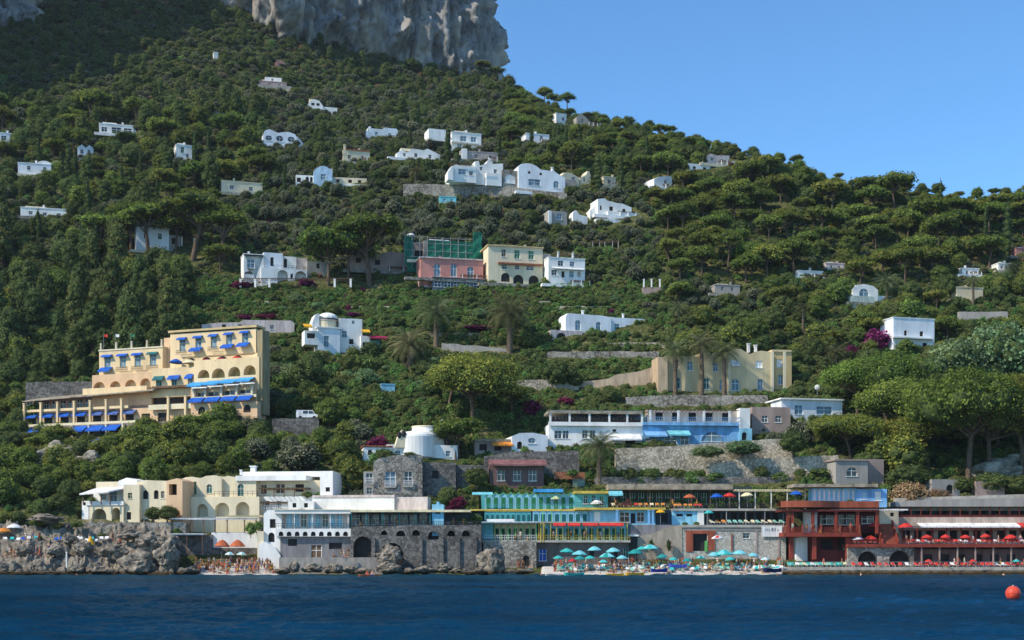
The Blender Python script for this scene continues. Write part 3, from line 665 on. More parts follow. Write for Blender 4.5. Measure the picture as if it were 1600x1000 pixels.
class B:
    """one building: every coordinate is a pixel of the photo, turned into metres at the building's depth"""
    def __init__(s, name, label, cat, u, v, Y=None, rot=0, group=None, clear=None, short=None, pad=None):
        s.Y = Y if Y is not None else Yof(u, v); s.u = u; s.v = v; s.k = s.Y / F; s.c = math.cos(R(rot)); s.py = 0
        o = pt(u, v, s.Y); s.o = empty(name, o, R(rot)); tag(s.o, label, cat, group); s.rot = rot
        s.base = o.z
        if clear: CLEAR.append((*clear, s.Y)); LAND.append((short or ('the ' + label.split(' with ')[0]), (clear[0] + clear[2]) / 2, (clear[1] + clear[3]) / 2))
        if clear and pad is not False:
            a, b = s.X(clear[0]), s.X(clear[2])
            PADS.append((o.x, o.y, math.cos(R(rot)), math.sin(R(rot)), a, b, pad or 8, s.Z(clear[3]) + .1 + o.z))
    def X(s, u):
        # exact intersection of the view ray through column u with the facade plane
        t = (u - 800) / F; ox, oy = (s.u - 800) / F * s.Y, s.Y
        sn, cs = math.sin(R(s.rot)), s.c
        return (t * (oy + s.py * cs) - ox + s.py * sn) / (cs - t * sn)
    def Z(s, v): return CH + (HV - v) / F * (s.Y + s.py * s.c) - s.base
    def wall(s, u0, v0, u1, v1, m, y=0, d=8, holes=(), rec=.3, top=None, name='wall', deep=1.0, back=None, frame=WHITE, sub=True, below=1.5):
        s.py = y
        """facade with real openings; hole = (shape, fill, u centre, v top, w px, h px); fill '' leaves a shaded recess"""
        CLEAR.append((u0, v0, u1, v1 - .3 * (v1 - v0), s.Y + y))
        x0, x1, zt, zb = s.X(u0), s.X(u1), s.Z(v0), s.Z(v1) - below
        outer = [(x0, zb), (x1, zb)] + ([(s.X(a), s.Z(b)) for a, b in reversed(top)] if top else [(x1, zt), (x0, zt)])
        deepest = deep if any(h[1] == '' for h in holes) else rec
        loops = []
        for h in holes:
            L = opening(h[0], s.X(h[2]), s.Z(h[3]), h[4] * s.k / s.c, h[5] * s.k)
            loops.append(L)
        mb = MB()
        P, T = poly_fill(outer, loops)
        mb.add([(p[0], y, p[1]) for p in P], T, m)
        bm_ = back or m
        for L in loops:
            n = len(L); mb.add([(a, y, b) for a, b in L] + [(a, y + deepest, b) for a, b in L], [(i, (i + 1) % n, (i + 1) % n + n, i + n) for i in range(n)], m)
        n = len(outer)
        mb.add([(a, y, b) for a, b in outer] + [(a, y + d, b) for a, b in outer], [(i, i + n, (i + 1) % n + n, (i + 1) % n) for i in range(n)] + [tuple(range(2 * n - 1, n - 1, -1))], m)
        mb.add([(a, y + deepest, b) for a, b in outer], [tuple(range(n))], bm_)
        w = mb.build(name, s.o)
        for h, L in zip(holes, loops):
            if h[1] == '': continue
            fm = FILLM[h[1]]; big = h[4] >= 5
            if h[1] == 'd':
                continue_ = MB(); continue_.add([(a, y + deepest - .02, b) for a, b in L], [tuple(range(len(L)))], fm); continue_.build('opening_shade', s.o); continue  # near-black sheet in the recess stands for the shade inside
            fr = MB(); xs = [p[0] for p in L]; zs = [p[1] for p in L]; a0, a1, b0, b1 = min(xs), max(xs), min(zs), max(zs)
            t = min(.13, (a1 - a0) * .07)
            yy = y + rec * .62
            fr.box(a0 + .01, a0 + t, yy - .05, yy, b0 + .01, b1 - (a1 - a0) * (.5 if h[0] != 'r' else 0) - .01, frame); fr.box(a1 - t, a1 - .01, yy - .05, yy, b0 + .01, b1 - (a1 - a0) * (.5 if h[0] != 'r' else 0) - .01, frame)
            fr.box((a0 + a1) / 2 - t * .4, (a0 + a1) / 2 + t * .4, yy - .045, yy, b0 + .012, b1 - .012, frame)
            fr.box(a0 + .012, a1 - .012, yy - .055, yy, b0 + (b1 - b0) * .6 - t * .4, b0 + (b1 - b0) * .6 + t * .4, frame)
            if big: fr.box(a0 - .12, a1 + .12, y - .10, y + .02, b0 - .12, b0, frame)
            win = fr.build('door' if h[5] > h[4] * 2.0 else 'window', s.o)
            pn = MB(); pn.add([(a, yy + .01, b) for a, b in L], [tuple(range(len(L)))], fm)
            pn.build('pane' if h[1] in 'gd' else 'shutter', win)
        return w
    def box(s, name, u0, v0, u1, v1, m, y=0, d=1.0, parent=None):
        s.py = y
        mb = MB(); mb.box(s.X(u0), s.X(u1), y, y + d, s.Z(v1), s.Z(v0), m); return mb.build(name, parent or s.o)
    def cornice(s, u0, v, u1, m, y=0, d=8, t=.28, over=.18):
        s.py = y
        mb = MB(); z = s.Z(v); mb.box(s.X(u0) - over, s.X(u1) + over, y - over, y + d + over, z, z + t, m); return mb.build('roof', s.o)
    def vault(s, u0, u1, v, h, m, y=.2, d=7, name='roof'):
        s.py = y
        """barrel roof seen end on"""
        x0, x1 = s.X(u0), s.X(u1); n = 10; z = s.Z(v)
        mb = MB(); mb.prism([(x0, z - .3)] + [((x0 + x1) / 2 - (x1 - x0) / 2 * math.cos(math.pi * k / n), z + h * s.k * math.sin(math.pi * k / n)) for k in range(n + 1)] + [(x1, z - .3)], y, y + d, m)
        return mb.build(name, s.o)
    def dome(s, u, v, w, h, m, y=3):
        s.py = y
        mb = MB(); r = w * s.k / 2; mb.dome(s.X(u), y, s.Z(v), r, r, h * s.k, m); return mb.build('dome', s.o)
    def chimney(s, u, v0, v1, w=4, m=None, y=2, cap=True):
        s.py = y
        mb = MB(); a = s.X(u); h = w * s.k / 2; mb.box(a - h, a + h, y, y + 2 * h, s.Z(v1), s.Z(v0), m or WHITE)
        if cap: mb.box(a - h * 1.4, a + h * 1.4, y - h * .4, y + h * 2.4, s.Z(v0), s.Z(v0) + .15, m or WHITE)
        return mb.build('chimney', s.o)
    def awning(s, u0, v0, u1, v1, m, out=1.4, y=0, scal=True, name='awning'):
        s.py = y
        x0, x1, a, b = s.X(u0), s.X(u1), s.Z(v0), s.Z(v1); mb = MB(); fl = min(.35, (a - b) * .3)
        mb.add([(x0, y - .03, a), (x1, y - .03, a), (x1, y - out, b + fl), (x0, y - out, b + fl), (x0, y - .03, a - .05), (x1, y - .03, a - .05), (x1, y - out + .02, b + fl - .05), (x0, y - out + .02, b + fl - .05)],
               [(0, 1, 2, 3), (7, 6, 5, 4), (0, 3, 7, 4), (1, 5, 6, 2)], m)
        n = max(2, int((x1 - x0) / .5)) if scal else 1
        for k in range(n):
            p, q = x0 + (x1 - x0) * k / n, x0 + (x1 - x0) * (k + 1) / n
            mb.add([(p, y - out, b + fl), (q, y - out, b + fl), (q, y - out, b + fl * .25), ((p + q) / 2, y - out, b), (p, y - out, b + fl * .25)], [(0, 4, 3, 2, 1)], m)
        for x in (x0 + .05, x1 - .05): mb.bar((x, y - .02, b), (x, y - out, b + fl), .025, METAL)
        return mb.build(name, s.o)
    def rail(s, u0, u1, v, h=1.0, m=RAILM, y=-.05, step=.9, n=2, name='railing'):
        s.py = y
        x0, x1, z = s.X(u0), s.X(u1), s.Z(v); mb = MB(); k = max(1, int((x1 - x0) / step))
        for i in range(k + 1): x = x0 + (x1 - x0) * i / k; mb.box(x - .025, x + .025, y - .025, y + .025, z, z + h, m)
        for j in range(n): zz = z + h * (j + 1) / n; mb.box(x0, x1, y - .03, y + .03, zz - .03, zz + .03, m)
        return mb.build(name, s.o)
    def columns(s, us, v0, v1, m, w=2.5, y=0, name='column'):
        s.py = y
        for u in us:
            mb = MB(); x = s.X(u); h = w * s.k / 2; mb.box(x - h, x + h, y - h, y + h, s.Z(v1), s.Z(v0), m)
            mb.box(x - h * 1.3, x + h * 1.3, y - h * 1.3, y + h * 1.3, s.Z(v0) - .2, s.Z(v0) - .002, m); mb.build(name, s.o)
    def slats(s, u0, u1, v, m, y0=-3, y1=0, step=.9, name='pergola_roof', t=.12):
        s.py = y0
        mb = MB(); x = s.X(u0); z = s.Z(v)
        while x < s.X(u1): mb.box(x, x + .12, y0, y1, z, z + t, m); x += step
        mb.box(s.X(u0), s.X(u1), y0 + .1, y0 + .25, z - .16, z - .003, m); mb.box(s.X(u0), s.X(u1), y1 - .25, y1 - .1, z - .16, z - .003, m)
        return mb.build(name, s.o)
def thing_box(name, label, cat, u0, v0, u1, v1, Y, m, d=2, rot=0, clear=True, short=None, group=None, jag=.25, top=None, below=2):
    """free-standing wall (retaining wall, terrace wall) with a slightly uneven coping"""
    b = B(name, label, cat, (u0 + u1) / 2, v1, Y, rot)
    x0, x1 = b.X(u0), b.X(u1); n = max(2, int((x1 - x0) / 1.3)); mb = MB()
    tp = []
    for i in range(n + 1):
        x = x0 + (x1 - x0) * i / n; f = i / n
        vt = v0 if top is None else np.interp(u0 + (u1 - u0) * f, [p[0] for p in top], [p[1] for p in top])
        tp.append((x, b.Z(vt) + random.uniform(-jag, jag) * .5))
    zb = b.Z(v1) - below
    for i in range(n):
        (xa, za), (xb, zb2) = tp[i], tp[i + 1]
        ya, yb = 0, 0
        mb.add([(xa, 0, zb), (xb, 0, zb), (xb, .12, zb2), (xa, .12, za), (xa, d, za), (xb, d, zb2)], [(0, 1, 2, 3), (3, 2, 5, 4)], m)
    mb.add([(x0, 0, zb), (x0, .12, tp[0][1]), (x0, d, tp[0][1]), (x0, d, zb)], [(0, 1, 2, 3)], m)
    mb.add([(x1, 0, zb), (x1, .12, tp[-1][1]), (x1, d, tp[-1][1]), (x1, d, zb)], [(3, 2, 1, 0)], m)
    o = mb.build(name, None); o.location = b.o.location; o.rotation_euler = b.o.rotation_euler
    for k in ('label', 'category', 'group'):
        if k in b.o: o[k] = b.o[k]
    bpy.data.objects.remove(b.o); o['kind'] = 'thing'
    if group: o['group'] = group
    if clear: CLEAR.append((u0, v0, u1, v1, Y)); LAND.append((short or 'the ' + label.split(' with ')[0], (u0 + u1) / 2, (v0 + v1) / 2))
    return o
# ------------------------------------------------------------------ the villas up the hill
def villa(name, label, u0, v0, u1, v1, m=WHITE, rot=14, holes=(), d=5, Y=None, cat='villa', short=None, top=None, rec=.3, deep=1.0, pad=None, clear=None, corn=True, below=2.0, dY=0):
    b = B(name, label, cat, (u0 + u1) / 2, v1, (Y or Yof((u0 + u1) / 2, v1)) + dY, rot, clear=clear or (u0, v0, u1, v1), short=short, pad=pad)
    d = min(d, 6)
    b.wall(u0, v0, u1, v1, m, 0, d, holes, top=top, rec=rec, deep=deep, below=below)
    W_ = u1 - u0
    if cat in ('villa', 'house') and W_ > 16 and v0 < 480:
        q = random.random(); tone = random.choice((GREYSTONE, m, CREAM, DRYSTONE))
        b.box('terrace_wall', u0 - W_ * random.uniform(.05, .3), v1 - 1.5, u1 + W_ * random.uniform(.05, .35), v1 + 3, tone, -1.8, 1.6)
        if not top: b.chimney(u0 + W_ * random.uniform(.2, .8), v0 - random.uniform(3.5, 5), v0 - .4, 2.4, m, 2)
        if q < .5: b.box('roof_terrace', u0 + W_ * .1, v0 - 2.6, u0 + W_ * random.uniform(.4, .6), v0 - 1.1 if not top else v0 + 1, random.choice((WHITE, CREAM)), 2.2, 2.5)
        if q > .6: b.slats(u1 - W_ * .35, u1 + W_ * .15, v1 - min(9, (v1 - v0) * .6), WOOD, -1.7, -.05); b.columns([u1 - W_ * .33, u1 - W_ * .1, u1 + W_ * .13], v1 - min(9, (v1 - v0) * .6), v1 - 1, WHITE, 1, -1.6)
    if corn and not top: b.cornice(u0, v0, u1, m, 0, d, t=.22, over=.12)
    return b
def r_(u, v, w, h, f='g'): return ('r', f, u, v, w, h)
def a_(u, v, w, h, f=''): return ('a', f, u, v, w, h)
def o_(u, v, w, h, f='g'): return ('o', f, u, v, w, h)

def upper_villas():
    b = villa('villa', 'small white villa with flat roof and long glazed front at the dark wood edge', 155, 195, 208, 210, WHITE, 16, [r_(163, 200, 9, 7), r_(182, 199, 14, 9), r_(200, 199, 12, 8)], d=8, short='the flat white villa near the dark wood')
    b.wall(208, 199, 222, 216, WHITE, .6, 6, top=[(208, 197), (222, 213)]); b.box('terrace_wall', 222, 209, 236, 217, CREAM, .5, 3)
    b = villa('villa', 'tall narrow white house with green shutters between cypresses', 275, 227, 300, 252, WHITE, 20, [r_(285, 230, 5, 9, 'G'), r_(293, 240, 4, 6)], d=6, short='the narrow house between cypresses')
    b = villa('villa', 'white villa half hidden by trees at the left edge', -12, 208, 18, 236, SHADEWHITE, 16, [r_(6, 212, 8, 7), r_(2, 224, 7, 6)], short='the half hidden white villa')
    b = villa('villa', 'pair of white roofs behind a red flowering tree', 28, 256, 80, 274, SHADEWHITE, 16, [r_(45, 260, 5, 6), r_(70, 260, 5, 7)], short='the white roofs by the red flowering tree')
    b.vault(58, 80, 256, 6, WHITE)
    b = villa('villa', 'small white house with two gables behind tall cypresses', 121, 228, 146, 248, SHADEWHITE, 16, [r_(128, 234, 5, 6), r_(139, 234, 4, 6)], d=5, short='the two gabled white house', top=[(121, 231), (128, 226), (134, 231), (140, 226), (146, 231)])
    b = villa('villa', 'long low white house behind a dark hedge', 32, 326, 105, 340, WHITE, 14, [r_(48, 331, 6, 5), r_(70, 332, 6, 5), r_(92, 332, 6, 5)], d=5, short='the long low white house')
    b = villa('villa', 'cream flat roofed bungalow with a sunlit roof terrace', 346, 285, 410, 303, CREAM, 18, [r_(362, 291, 6, 6), r_(392, 291, 6, 6)], d=5, short='the cream bungalow')
    b = villa('villa', 'blue white villa under the big pines with long colonnade', 213, 357, 264, 393, SHADEWHITE, 19, [r_(228, 365, 6, 8, 'd'), r_(250, 364, 6, 9, 'G')], d=8, short='the shaded white villa under the pines')
    b.wall(264, 365, 282, 391, GREYP, .5, 6, [r_(272, 369, 7, 10, 'd')]); b.wall(280, 381, 365, 392, SHADEWHITE, 0, 5)
    b.columns([284, 303, 321, 335, 346], 366, 381, WHITE, 2.2); b.slats(281, 350, 366, WOOD, -.6, 3)
    b = villa('villa', 'low white villa with three round porthole windows', 411, 204, 464, 231, SHADEWHITE, 16, [o_(420, 213, 10, 8), o_(437, 212, 11, 9), o_(455, 212, 11, 9)], d=8, short='the porthole villa', top=[(411, 212), (414, 206), (421, 203), (429, 206), (434, 208), (443, 206), (452, 205), (461, 208), (464, 213)])
    b.wall(464, 214, 474, 229, SHADEWHITE, .6, 6, top=[(464, 211), (474, 221)])
    b = villa('villa', 'small white domed cottage with two dark windows', 481, 158, 505, 172, WHITE, 14, [r_(489, 161, 5, 4, 'd'), r_(497, 161, 5, 4, 'd')], d=5, short='the white domed cottage', top=[(481, 164), (485, 158), (492, 155), (499, 157), (505, 165)])
    b.wall(503, 166, 527, 175, WHITE, .4, 5)
    b = villa('villa', 'pink and white terraced house on the bare upper slope', 405, 128, 448, 140, flat('dusty_rose_plaster', (.42, .30, .27)), 12, [r_(420, 131, 4, 4), r_(436, 131, 4, 4)], d=5, short='the pink terraced house')
    b.wall(414, 121, 440, 128, WHITE, 2, 4, name='wall'); b.box('terrace_wall', 400, 133, 456, 142, GREYP, -1.5, 1.2)
    b = villa('villa', 'tiny red domed hut high on the scrub slope', 430, 96, 445, 105, flat('faded_red_render', (.40, .20, .17)), 14, [r_(437, 99, 3, 4)], d=4, short='the red domed hut', top=[(430, 98), (434, 94), (441, 94), (445, 98)])
    villa('shed', 'tiny white hut standing alone on the upper slope', 334, 82, 341, 92, WHITE, 19, (), d=3, cat='hut', short='the tiny white hut')
    villa('shed', 'short grey white terrace shelter among the trees', 336, 174, 353, 180, GREYP, 14, [r_(344, 176, 4, 3)], d=3, cat='hut', short='the grey terrace shelter')
    b = villa('villa', 'blocky white villa stepped in three heights above oaks', 572, 203, 622, 219, SHADEWHITE, 18, [r_(588, 207, 5, 5, 's'), r_(609, 207, 5, 5, 's')], d=7, short='the stepped white villa', top=[(572, 206), (577, 206), (577, 199), (580, 199), (580, 202), (598, 202), (600, 199), (620, 199), (622, 203)])
    b = villa('villa', 'cream cottage with red tiled roof and corner chimney', 536, 236, 578, 254, CREAM, 18, [r_(546, 243, 5, 6, 'k'), r_(566, 243, 4, 5)], d=6, short='the cream cottage with red roof', corn=False)
    b.cornice(541, 236, 577, TERRA, 0, 6, .4, .2); b.chimney(539, 228, 236, 3, CREAM)
    b = villa('villa', 'low white villa of several small vaults behind a palm', 620, 236, 688, 250, WHITE, 18, [r_(632, 241, 4, 5), r_(650, 240, 5, 6), r_(672, 240, 5, 6)], d=6, short='the vaulted villa behind the palm', top=[(620, 242), (628, 236), (636, 240), (644, 233), (662, 234), (668, 231), (676, 234), (688, 239)])
    b = villa('villa', 'white flat roofed villa of two storeys beside a tall cypress', 706, 208, 752, 237, WHITE, 18, [r_(724, 213, 10, 8, 's'), r_(740, 213, 9, 8, 's'), r_(718, 226, 7, 8, 's'), r_(733, 226, 7, 8)], d=8, short='the two storey flat roofed villa')
    b.wall(670, 206, 700, 217, WHITE, 1.5, 6); b.box('balcony', 706, 222, 748, 224, WHITE, -1.2, 1.25)
    b = villa('villa', 'mauve grey terrace house with bright end wall', 722, 238, 783, 252, flat('pale_mauve_render', (.42, .36, .33)), 14, [r_(744, 242, 6, 6), r_(766, 242, 6, 6)], d=6, short='the mauve terrace house')
    b.wall(722, 234, 730, 252, WHITE, -.5, 4)
    # gabled villa, front coloured blue to hold the shade falling on it
    b = villa('villa', 'villa with front coloured shade blue, rounded gable and long side wing', 490, 266, 519, 295, flat('blue_shade_plaster', (.42, .58, .72)), 9, [r_(505, 272, 8, 9, 's')], d=9, short='the shade blue gabled villa', top=[(490, 268), (495, 263), (500, 260), (505, 259), (510, 260), (515, 263), (519, 268)])
    b.wall(462, 275, 490, 295, WHITE, 1.0, 6, [r_(467, 279, 6, 7, 'd'), a_(480, 277, 5, 9, 'd'), a_(486.5, 277, 4, 9, 'd')])
    b.wall(519, 276, 573, 286, CREAM, 3.5, 6, [r_(528, 279, 5, 5, 'd'), r_(547, 279, 6, 5, 'd'), r_(562, 279, 5, 5, 'd')]); b.wall(519, 286, 575, 291, WHITE, 1.5, 3)
    b.chimney(518, 264, 276, 3, WHITE)
    # big white vaulted villa on its stone terrace
    b = villa('villa', 'large white vaulted villa standing on a grey stone terrace', 810, 267, 883, 302, SHADEWHITE, 16, [r_(835, 281, 19, 10, 's'), r_(827, 269, 4, 4, 'd'), r_(845, 270, 4, 4, 'd'), a_(869, 281, 9, 11, 's')], d=11, short='the large white vaulted villa', top=[(810, 262), (812, 262), (814, 259), (822, 257), (830, 257), (838, 260), (845, 265), (862, 266), (864, 262), (866, 266), (874, 271), (883, 275)])
    b.wall(785, 270, 810, 292, GREYSTONE, .8, 8, [a_(797, 276, 16, 14, 'w')], rec=.2)
    b.wall(706, 268, 744, 286, WHITE, 1.0, 8, [r_(722, 274, 12, 8, 's'), r_(736, 276, 6, 6)], top=[(706, 273), (712, 266), (716, 268), (744, 268)]); b.wall(700, 274, 708, 284, WHITE, .2, 4, top=[(700, 280), (706, 270), (708, 270)])
    b.wall(742, 262, 786, 288, WHITE, 2.0, 9, [r_(752, 268, 4, 5), r_(774, 270, 5, 6)], top=[(742, 260), (748, 259), (750, 266), (760, 262), (762, 257), (768, 256), (770, 262), (786, 260)]); b.wall(760, 276, 784, 288, WHITE, .6, 3)
    b.slats(706, 741, 266, WOOD, .5, 4); b.chimney(766, 254, 260, 3, WHITE); b.chimney(863, 260, 266, 3, WHITE); b.rail(746, 770, 279, .9, WHITE, .3)
    b.wall(883, 277, 900, 292, GREYP, 2, 5)
    thing_box('retaining_wall', 'long grey stone terrace wall under the large vaulted villa', 'wall', 630, 288, 886, 306, Yof(760, 306) - 1.2, GREYSTONE, 3, 12 * 0, short='the grey wall under the vaulted villa', top=[(630, 287), (700, 288), (800, 292), (886, 302)])
    villa('garden_shed', 'pale turquoise shed front in the stone terrace wall', 687, 308, 713, 320, AQUAF, 9, [r_(694, 311, 5, 6, 'L'), r_(706, 311, 5, 6, 'L')], d=3, cat='shed', short='the turquoise shed')
    b = villa('villa', 'sunlit cream house with pointed bright gable beside a cypress', 877, 273, 905, 292, CREAM, 22, [r_(896, 276, 6, 9, 's')], d=7, short='the cream gabled house', top=[(877, 276), (884, 270), (892, 270), (905, 276)])
    b.wall(906, 266, 923, 292, CREAM, .5, 6, [r_(913, 275, 3, 6)], top=[(906, 276), (916, 270), (918, 264), (921, 264), (923, 272)])
    villa('villa', 'cream house wing showing between two cypresses', 943, 277, 962, 293, CREAM, 20, [r_(952, 281, 5, 6)], d=6, short='the cream wing between cypresses')
    villa('villa', 'narrow bright white house end on the ridge slope', 869, 178, 885, 198, WHITE, 26, [r_(880, 183, 4, 5)], d=6, short='the bright white house end')
    villa('villa', 'pinkish house roof with white chimney among ridge trees', 901, 182, 930, 200, GREYP, 18, [r_(910, 187, 4, 5), r_(922, 190, 4, 4)], d=6, short='the pinkish ridge house', top=[(901, 184), (908, 178), (914, 182), (922, 192), (930, 190)])
    b = villa('villa', 'grey white house behind two cypresses with a lit terrace', 822, 210, 858, 226, SHADEWHITE, 16, [r_(832, 214, 5, 6), r_(846, 212, 4, 7)], d=6, short='the grey white house behind cypresses')
    b.box('terrace_wall', 858, 216, 910, 223, CREAM, .5, 2)
    b = villa('villa', 'pink and white villa of stacked terraces high on the right', 1102, 244, 1140, 258, flat('rosy_white_render', (.62, .52, .47)), 20, [r_(1113, 247, 5, 5), r_(1128, 248, 5, 5)], d=7, short='the high pink and white villa', top=[(1102, 246), (1110, 241), (1120, 243), (1140, 241)])
    b.wall(1137, 249, 1168, 266, SHADEWHITE, .5, 6, [r_(1145, 253, 5, 6), r_(1160, 253, 8, 5)]); b.wall(1075, 260, 1110, 272, WHITE, -1.5, 5, [r_(1085, 264, 5, 4, 'd'), r_(1101, 264, 5, 4, 'd')]); b.wall(1112, 254, 1130, 274, CREAM, -.8, 4, top=[(1112, 266), (1120, 254), (1130, 262)])
    b = villa('villa', 'white house end wall among pines on the right slope', 1022, 276, 1050, 296, WHITE, 30, [r_(1040, 281, 4, 6)], d=7, short='the white end wall among pines', top=[(1022, 282), (1030, 277), (1050, 273)])
    # white cubist villa
    b = villa('villa', 'stacked white cubic villa with stepped terraces', 934, 314, 987, 338, WHITE, 18, [r_(939, 323, 3, 7, 'd'), r_(955, 323, 6, 7, 'd'), r_(975, 325, 5, 6, 'd')], d=8, short='the stacked cubic villa', top=[(934, 313), (946, 311), (948, 314), (964, 317), (972, 317), (987, 322)])
    b.wall(922, 321, 936, 339, WHITE, 1.5, 5, top=[(922, 332), (932, 322), (936, 320)]); b.wall(950, 331, 1005, 346, WHITE, -1.5, 4, [r_(990, 337, 4, 4)]); b.wall(932, 344, 995, 357, SHADEWHITE, -3, 4, [r_(944, 349, 12, 5, 's'), r_(974, 349, 8, 5, 's')])
    b.wall(996, 350, 1038, 362, SHADEWHITE, -3.5, 4, [r_(1010, 354, 8, 6, 's'), r_(1024, 354, 5, 5)], top=[(996, 345), (1038, 353)]); b.wall(895, 334, 918, 352, WHITE, -.5, 5, top=[(895, 338), (900, 333), (906, 340), (918, 342)])
    b.wall(857, 337, 886, 355, GREYP, .2, 6, [r_(874, 341, 8, 9, 's')]); b.wall(857, 337, 862, 352, WHITE, -.2, .3)
    b = B('pergola', 'row of slim white pergola columns on the wooded terrace', 'pergola', 945, 390, Yof(945, 390), 0, clear=(924, 374, 968, 390), short='the white pergola on the wooded terrace')
    b.columns([926, 937, 945, 957, 966], 376, 390, GREYP, 1.2); b.slats(924, 968, 376, WOOD, -.3, 2)
    # pink house, scaffold and neighbours
    b = villa('house', 'pink house with three white framed arched windows and a glazed veranda', 657, 406, 755, 437, PINK, 14, [a_(683, 413, 10, 20, 's'), a_(709, 412, 10, 20, 's'), a_(735, 415, 10, 20, 's')], d=9, cat='house', short='the pink house', clear=(655, 406, 757, 456), Y=Yof(706, 452) + 1)
    b.wall(655, 437, 676, 452, flat('dull_pink_render', (.40, .25, .22)), 0, 4, [r_(666, 440, 5, 9)]); b.wall(676, 436, 757, 453, flat('slate_blue_timber', (.10, .13, .16)), -1.6, 1.5, [r_(684, 441, 11, 8), r_(699, 441, 11, 8), r_(714, 441, 11, 8), r_(729, 441, 11, 8), r_(745, 441, 11, 8)])
    b.cornice(676, 434.5, 757, flat('dusty_rose_plaster', (.42, .30, .27)), -1.8, 2, .2); b.cornice(657, 405, 755, flat('rosy_white_render', (.62, .52, .47)), -.2, 9, .35)
    b = villa('house', 'unfinished house wrapped in green scaffold netting behind the pink house', 662, 378, 752, 410, GREYP, 14, [r_(656 + 14 * i, 386, 5, 6, 'd') for i in range(1, 7)], d=9, cat='house', short='the scaffolded house', Y=Yof(706, 452) + 9, corn=False)
    b.wall(646, 382, 664, 405, MAUVE, 1, 7, [r_(655, 394, 14, 10, 'd')])
    def net(b, u0, v0, u1, v1, y, n):
        b.py = y; mb = MB(); x0, x1 = b.X(u0), b.X(u1); z0, z1 = b.Z(v1), b.Z(v0)
        for i in range(n):
            for j in range(5):
                pa, pb = x0 + (x1 - x0) * i / n, x0 + (x1 - x0) * (i + 1) / n; za, zb = z0 + (z1 - z0) * j / 5, z0 + (z1 - z0) * (j + 1) / 5
                w = [math.sin(q * 7.3) * .15 for q in (i + j * 3, i + 1 + j * 3, i + 1 + (j + 1) * 3, i + (j + 1) * 3)]
                mb.add([(pa, y + w[0], za), (pb, y + w[1], za), (pb, y + w[2], zb), (pa, y + w[3], zb)], [(0, 1, 2, 3)], NETG)
        mb.build('scaffold_net', b.o)
    net(b, 667, 377, 742, 408, -1.3, 14); net(b, 739, 361, 753, 408, -1.6, 4); net(b, 631, 372, 646, 418, -1.4, 4); net(b, 636, 404, 660, 428, -1.0, 4)
    mb = MB(); b.py = -1.5
    for k in range(11):
        x = b.X(632 + 12 * k); mb.bar((x, -1.45, b.Z(425)), (x, -1.45, b.Z(366 if k < 2 or k > 8 else 371)), .07, METAL)
    for v in (373, 382, 394, 404): mb.bar((b.X(632), -1.47, b.Z(v)), (b.X(752), -1.47, b.Z(v)), .06, METAL)
    mb.build('scaffold_poles', b.o); b.dome(642, 372, 12, 4, WHITE, 1)
    b = villa('house', 'square cream house with green shutters above two ground arches', 763, 386, 848, 445, CREAM, 14, [r_(787, 391, 7, 11, 'k'), r_(808, 391, 9, 13, 'e'), r_(830, 391, 9, 13, 'e'), r_(788, 415, 8, 6), r_(808, 415, 7, 6), r_(828, 415, 12, 6), a_(790, 427, 14, 14, 'd'), a_(810, 429, 16, 15, 'd'), a_(834, 429, 16, 15, 'd')], d=10, cat='house', short='the cream house with green shutters')
    b.box('balcony', 779, 410.5, 848, 413, TERRA, -1.0, 1.05); b.cornice(763, 386, 848, OCHRE, -.1, 10, .3, .3); b.wall(848, 394, 860, 444, GREYP, 1.5, 7, [r_(852, 405, 3, 8)])
    b = villa('house', 'narrow bright white house with two storeys of loggias beside the cream house', 857, 404, 914, 446, WHITE, 16, [r_(866, 423, 9, 8), r_(880, 424, 5, 10, 'd'), a_(893, 423, 7, 10, 's'), a_(905, 423, 6, 9), r_(876, 408, 9, 8), r_(894, 408, 8, 8, 's')], d=8, cat='house', short='the bright white two storey house')
    b.columns([872, 895], 394, 403, WHITE, 2.4); b.slats(868, 899, 394, WOOD, -.2, 3); b.awning(862, 418, 912, 422, WHITEF, 1.0, -.02)
    # arcaded white house
    b = villa('house', 'white arcaded house with a flat roof and twin ground floor arches', 381, 398, 412, 448, WHITE, 18, [r_(392, 406, 12, 13, 's'), a_(389, 424, 16, 16, '')], d=9, cat='house', short='the arcaded white house', deep=1.6)
    b.wall(412, 393, 442, 446, SHADEWHITE, .7, 8, [r_(425, 400, 5, 14, 'd'), a_(424, 427, 12, 17, 'd')]); b.wall(408, 417, 480, 446, WHITE, -1.0, 6, [a_(442, 419, 16, 24), r_(456, 424, 4, 7, 'd'), a_(470, 419, 18, 24)], deep=1.8)
    b.rail(428, 480, 417, .9); b.wall(434, 397, 463, 417, WHITE, 2, 7, [r_(446, 401, 5, 14, 'd')]); b.wall(480, 402, 512, 448, GREYP, .5, 8, [r_(497, 405, 5, 8, 'd'), a_(500, 424, 6, 14, 'd')])
    b.wall(463, 398, 480, 417, flat('rosy_white_render', (.62, .52, .47)), 2.6, 5)
    b2 = B('pergola', 'long vine pergola on white posts before the arcaded white house', 'pergola', 440, 449, Yof(440, 449) - 4, 0)
    b2.columns([376, 399, 421, 523, 548], 436, 449, WHITE, 3); b2.slats(374, 552, 434.5, WOOD, -.3, 2.2, step=.6)
    b = villa('house', 'dark timber roofed house with cream gable behind the big pines', 545, 398, 640, 424, MAUVE, 12, [r_(560, 404, 8, 8, 'd'), r_(590, 406, 8, 8, 'd')], d=7, cat='house', short='the house behind the big pines', top=[(545, 402), (565, 390), (580, 402), (585, 398), (610, 392), (640, 394)])
    b.wall(610, 436, 640, 452, GREYP, -3, 3, [r_(624, 440, 8, 6)])
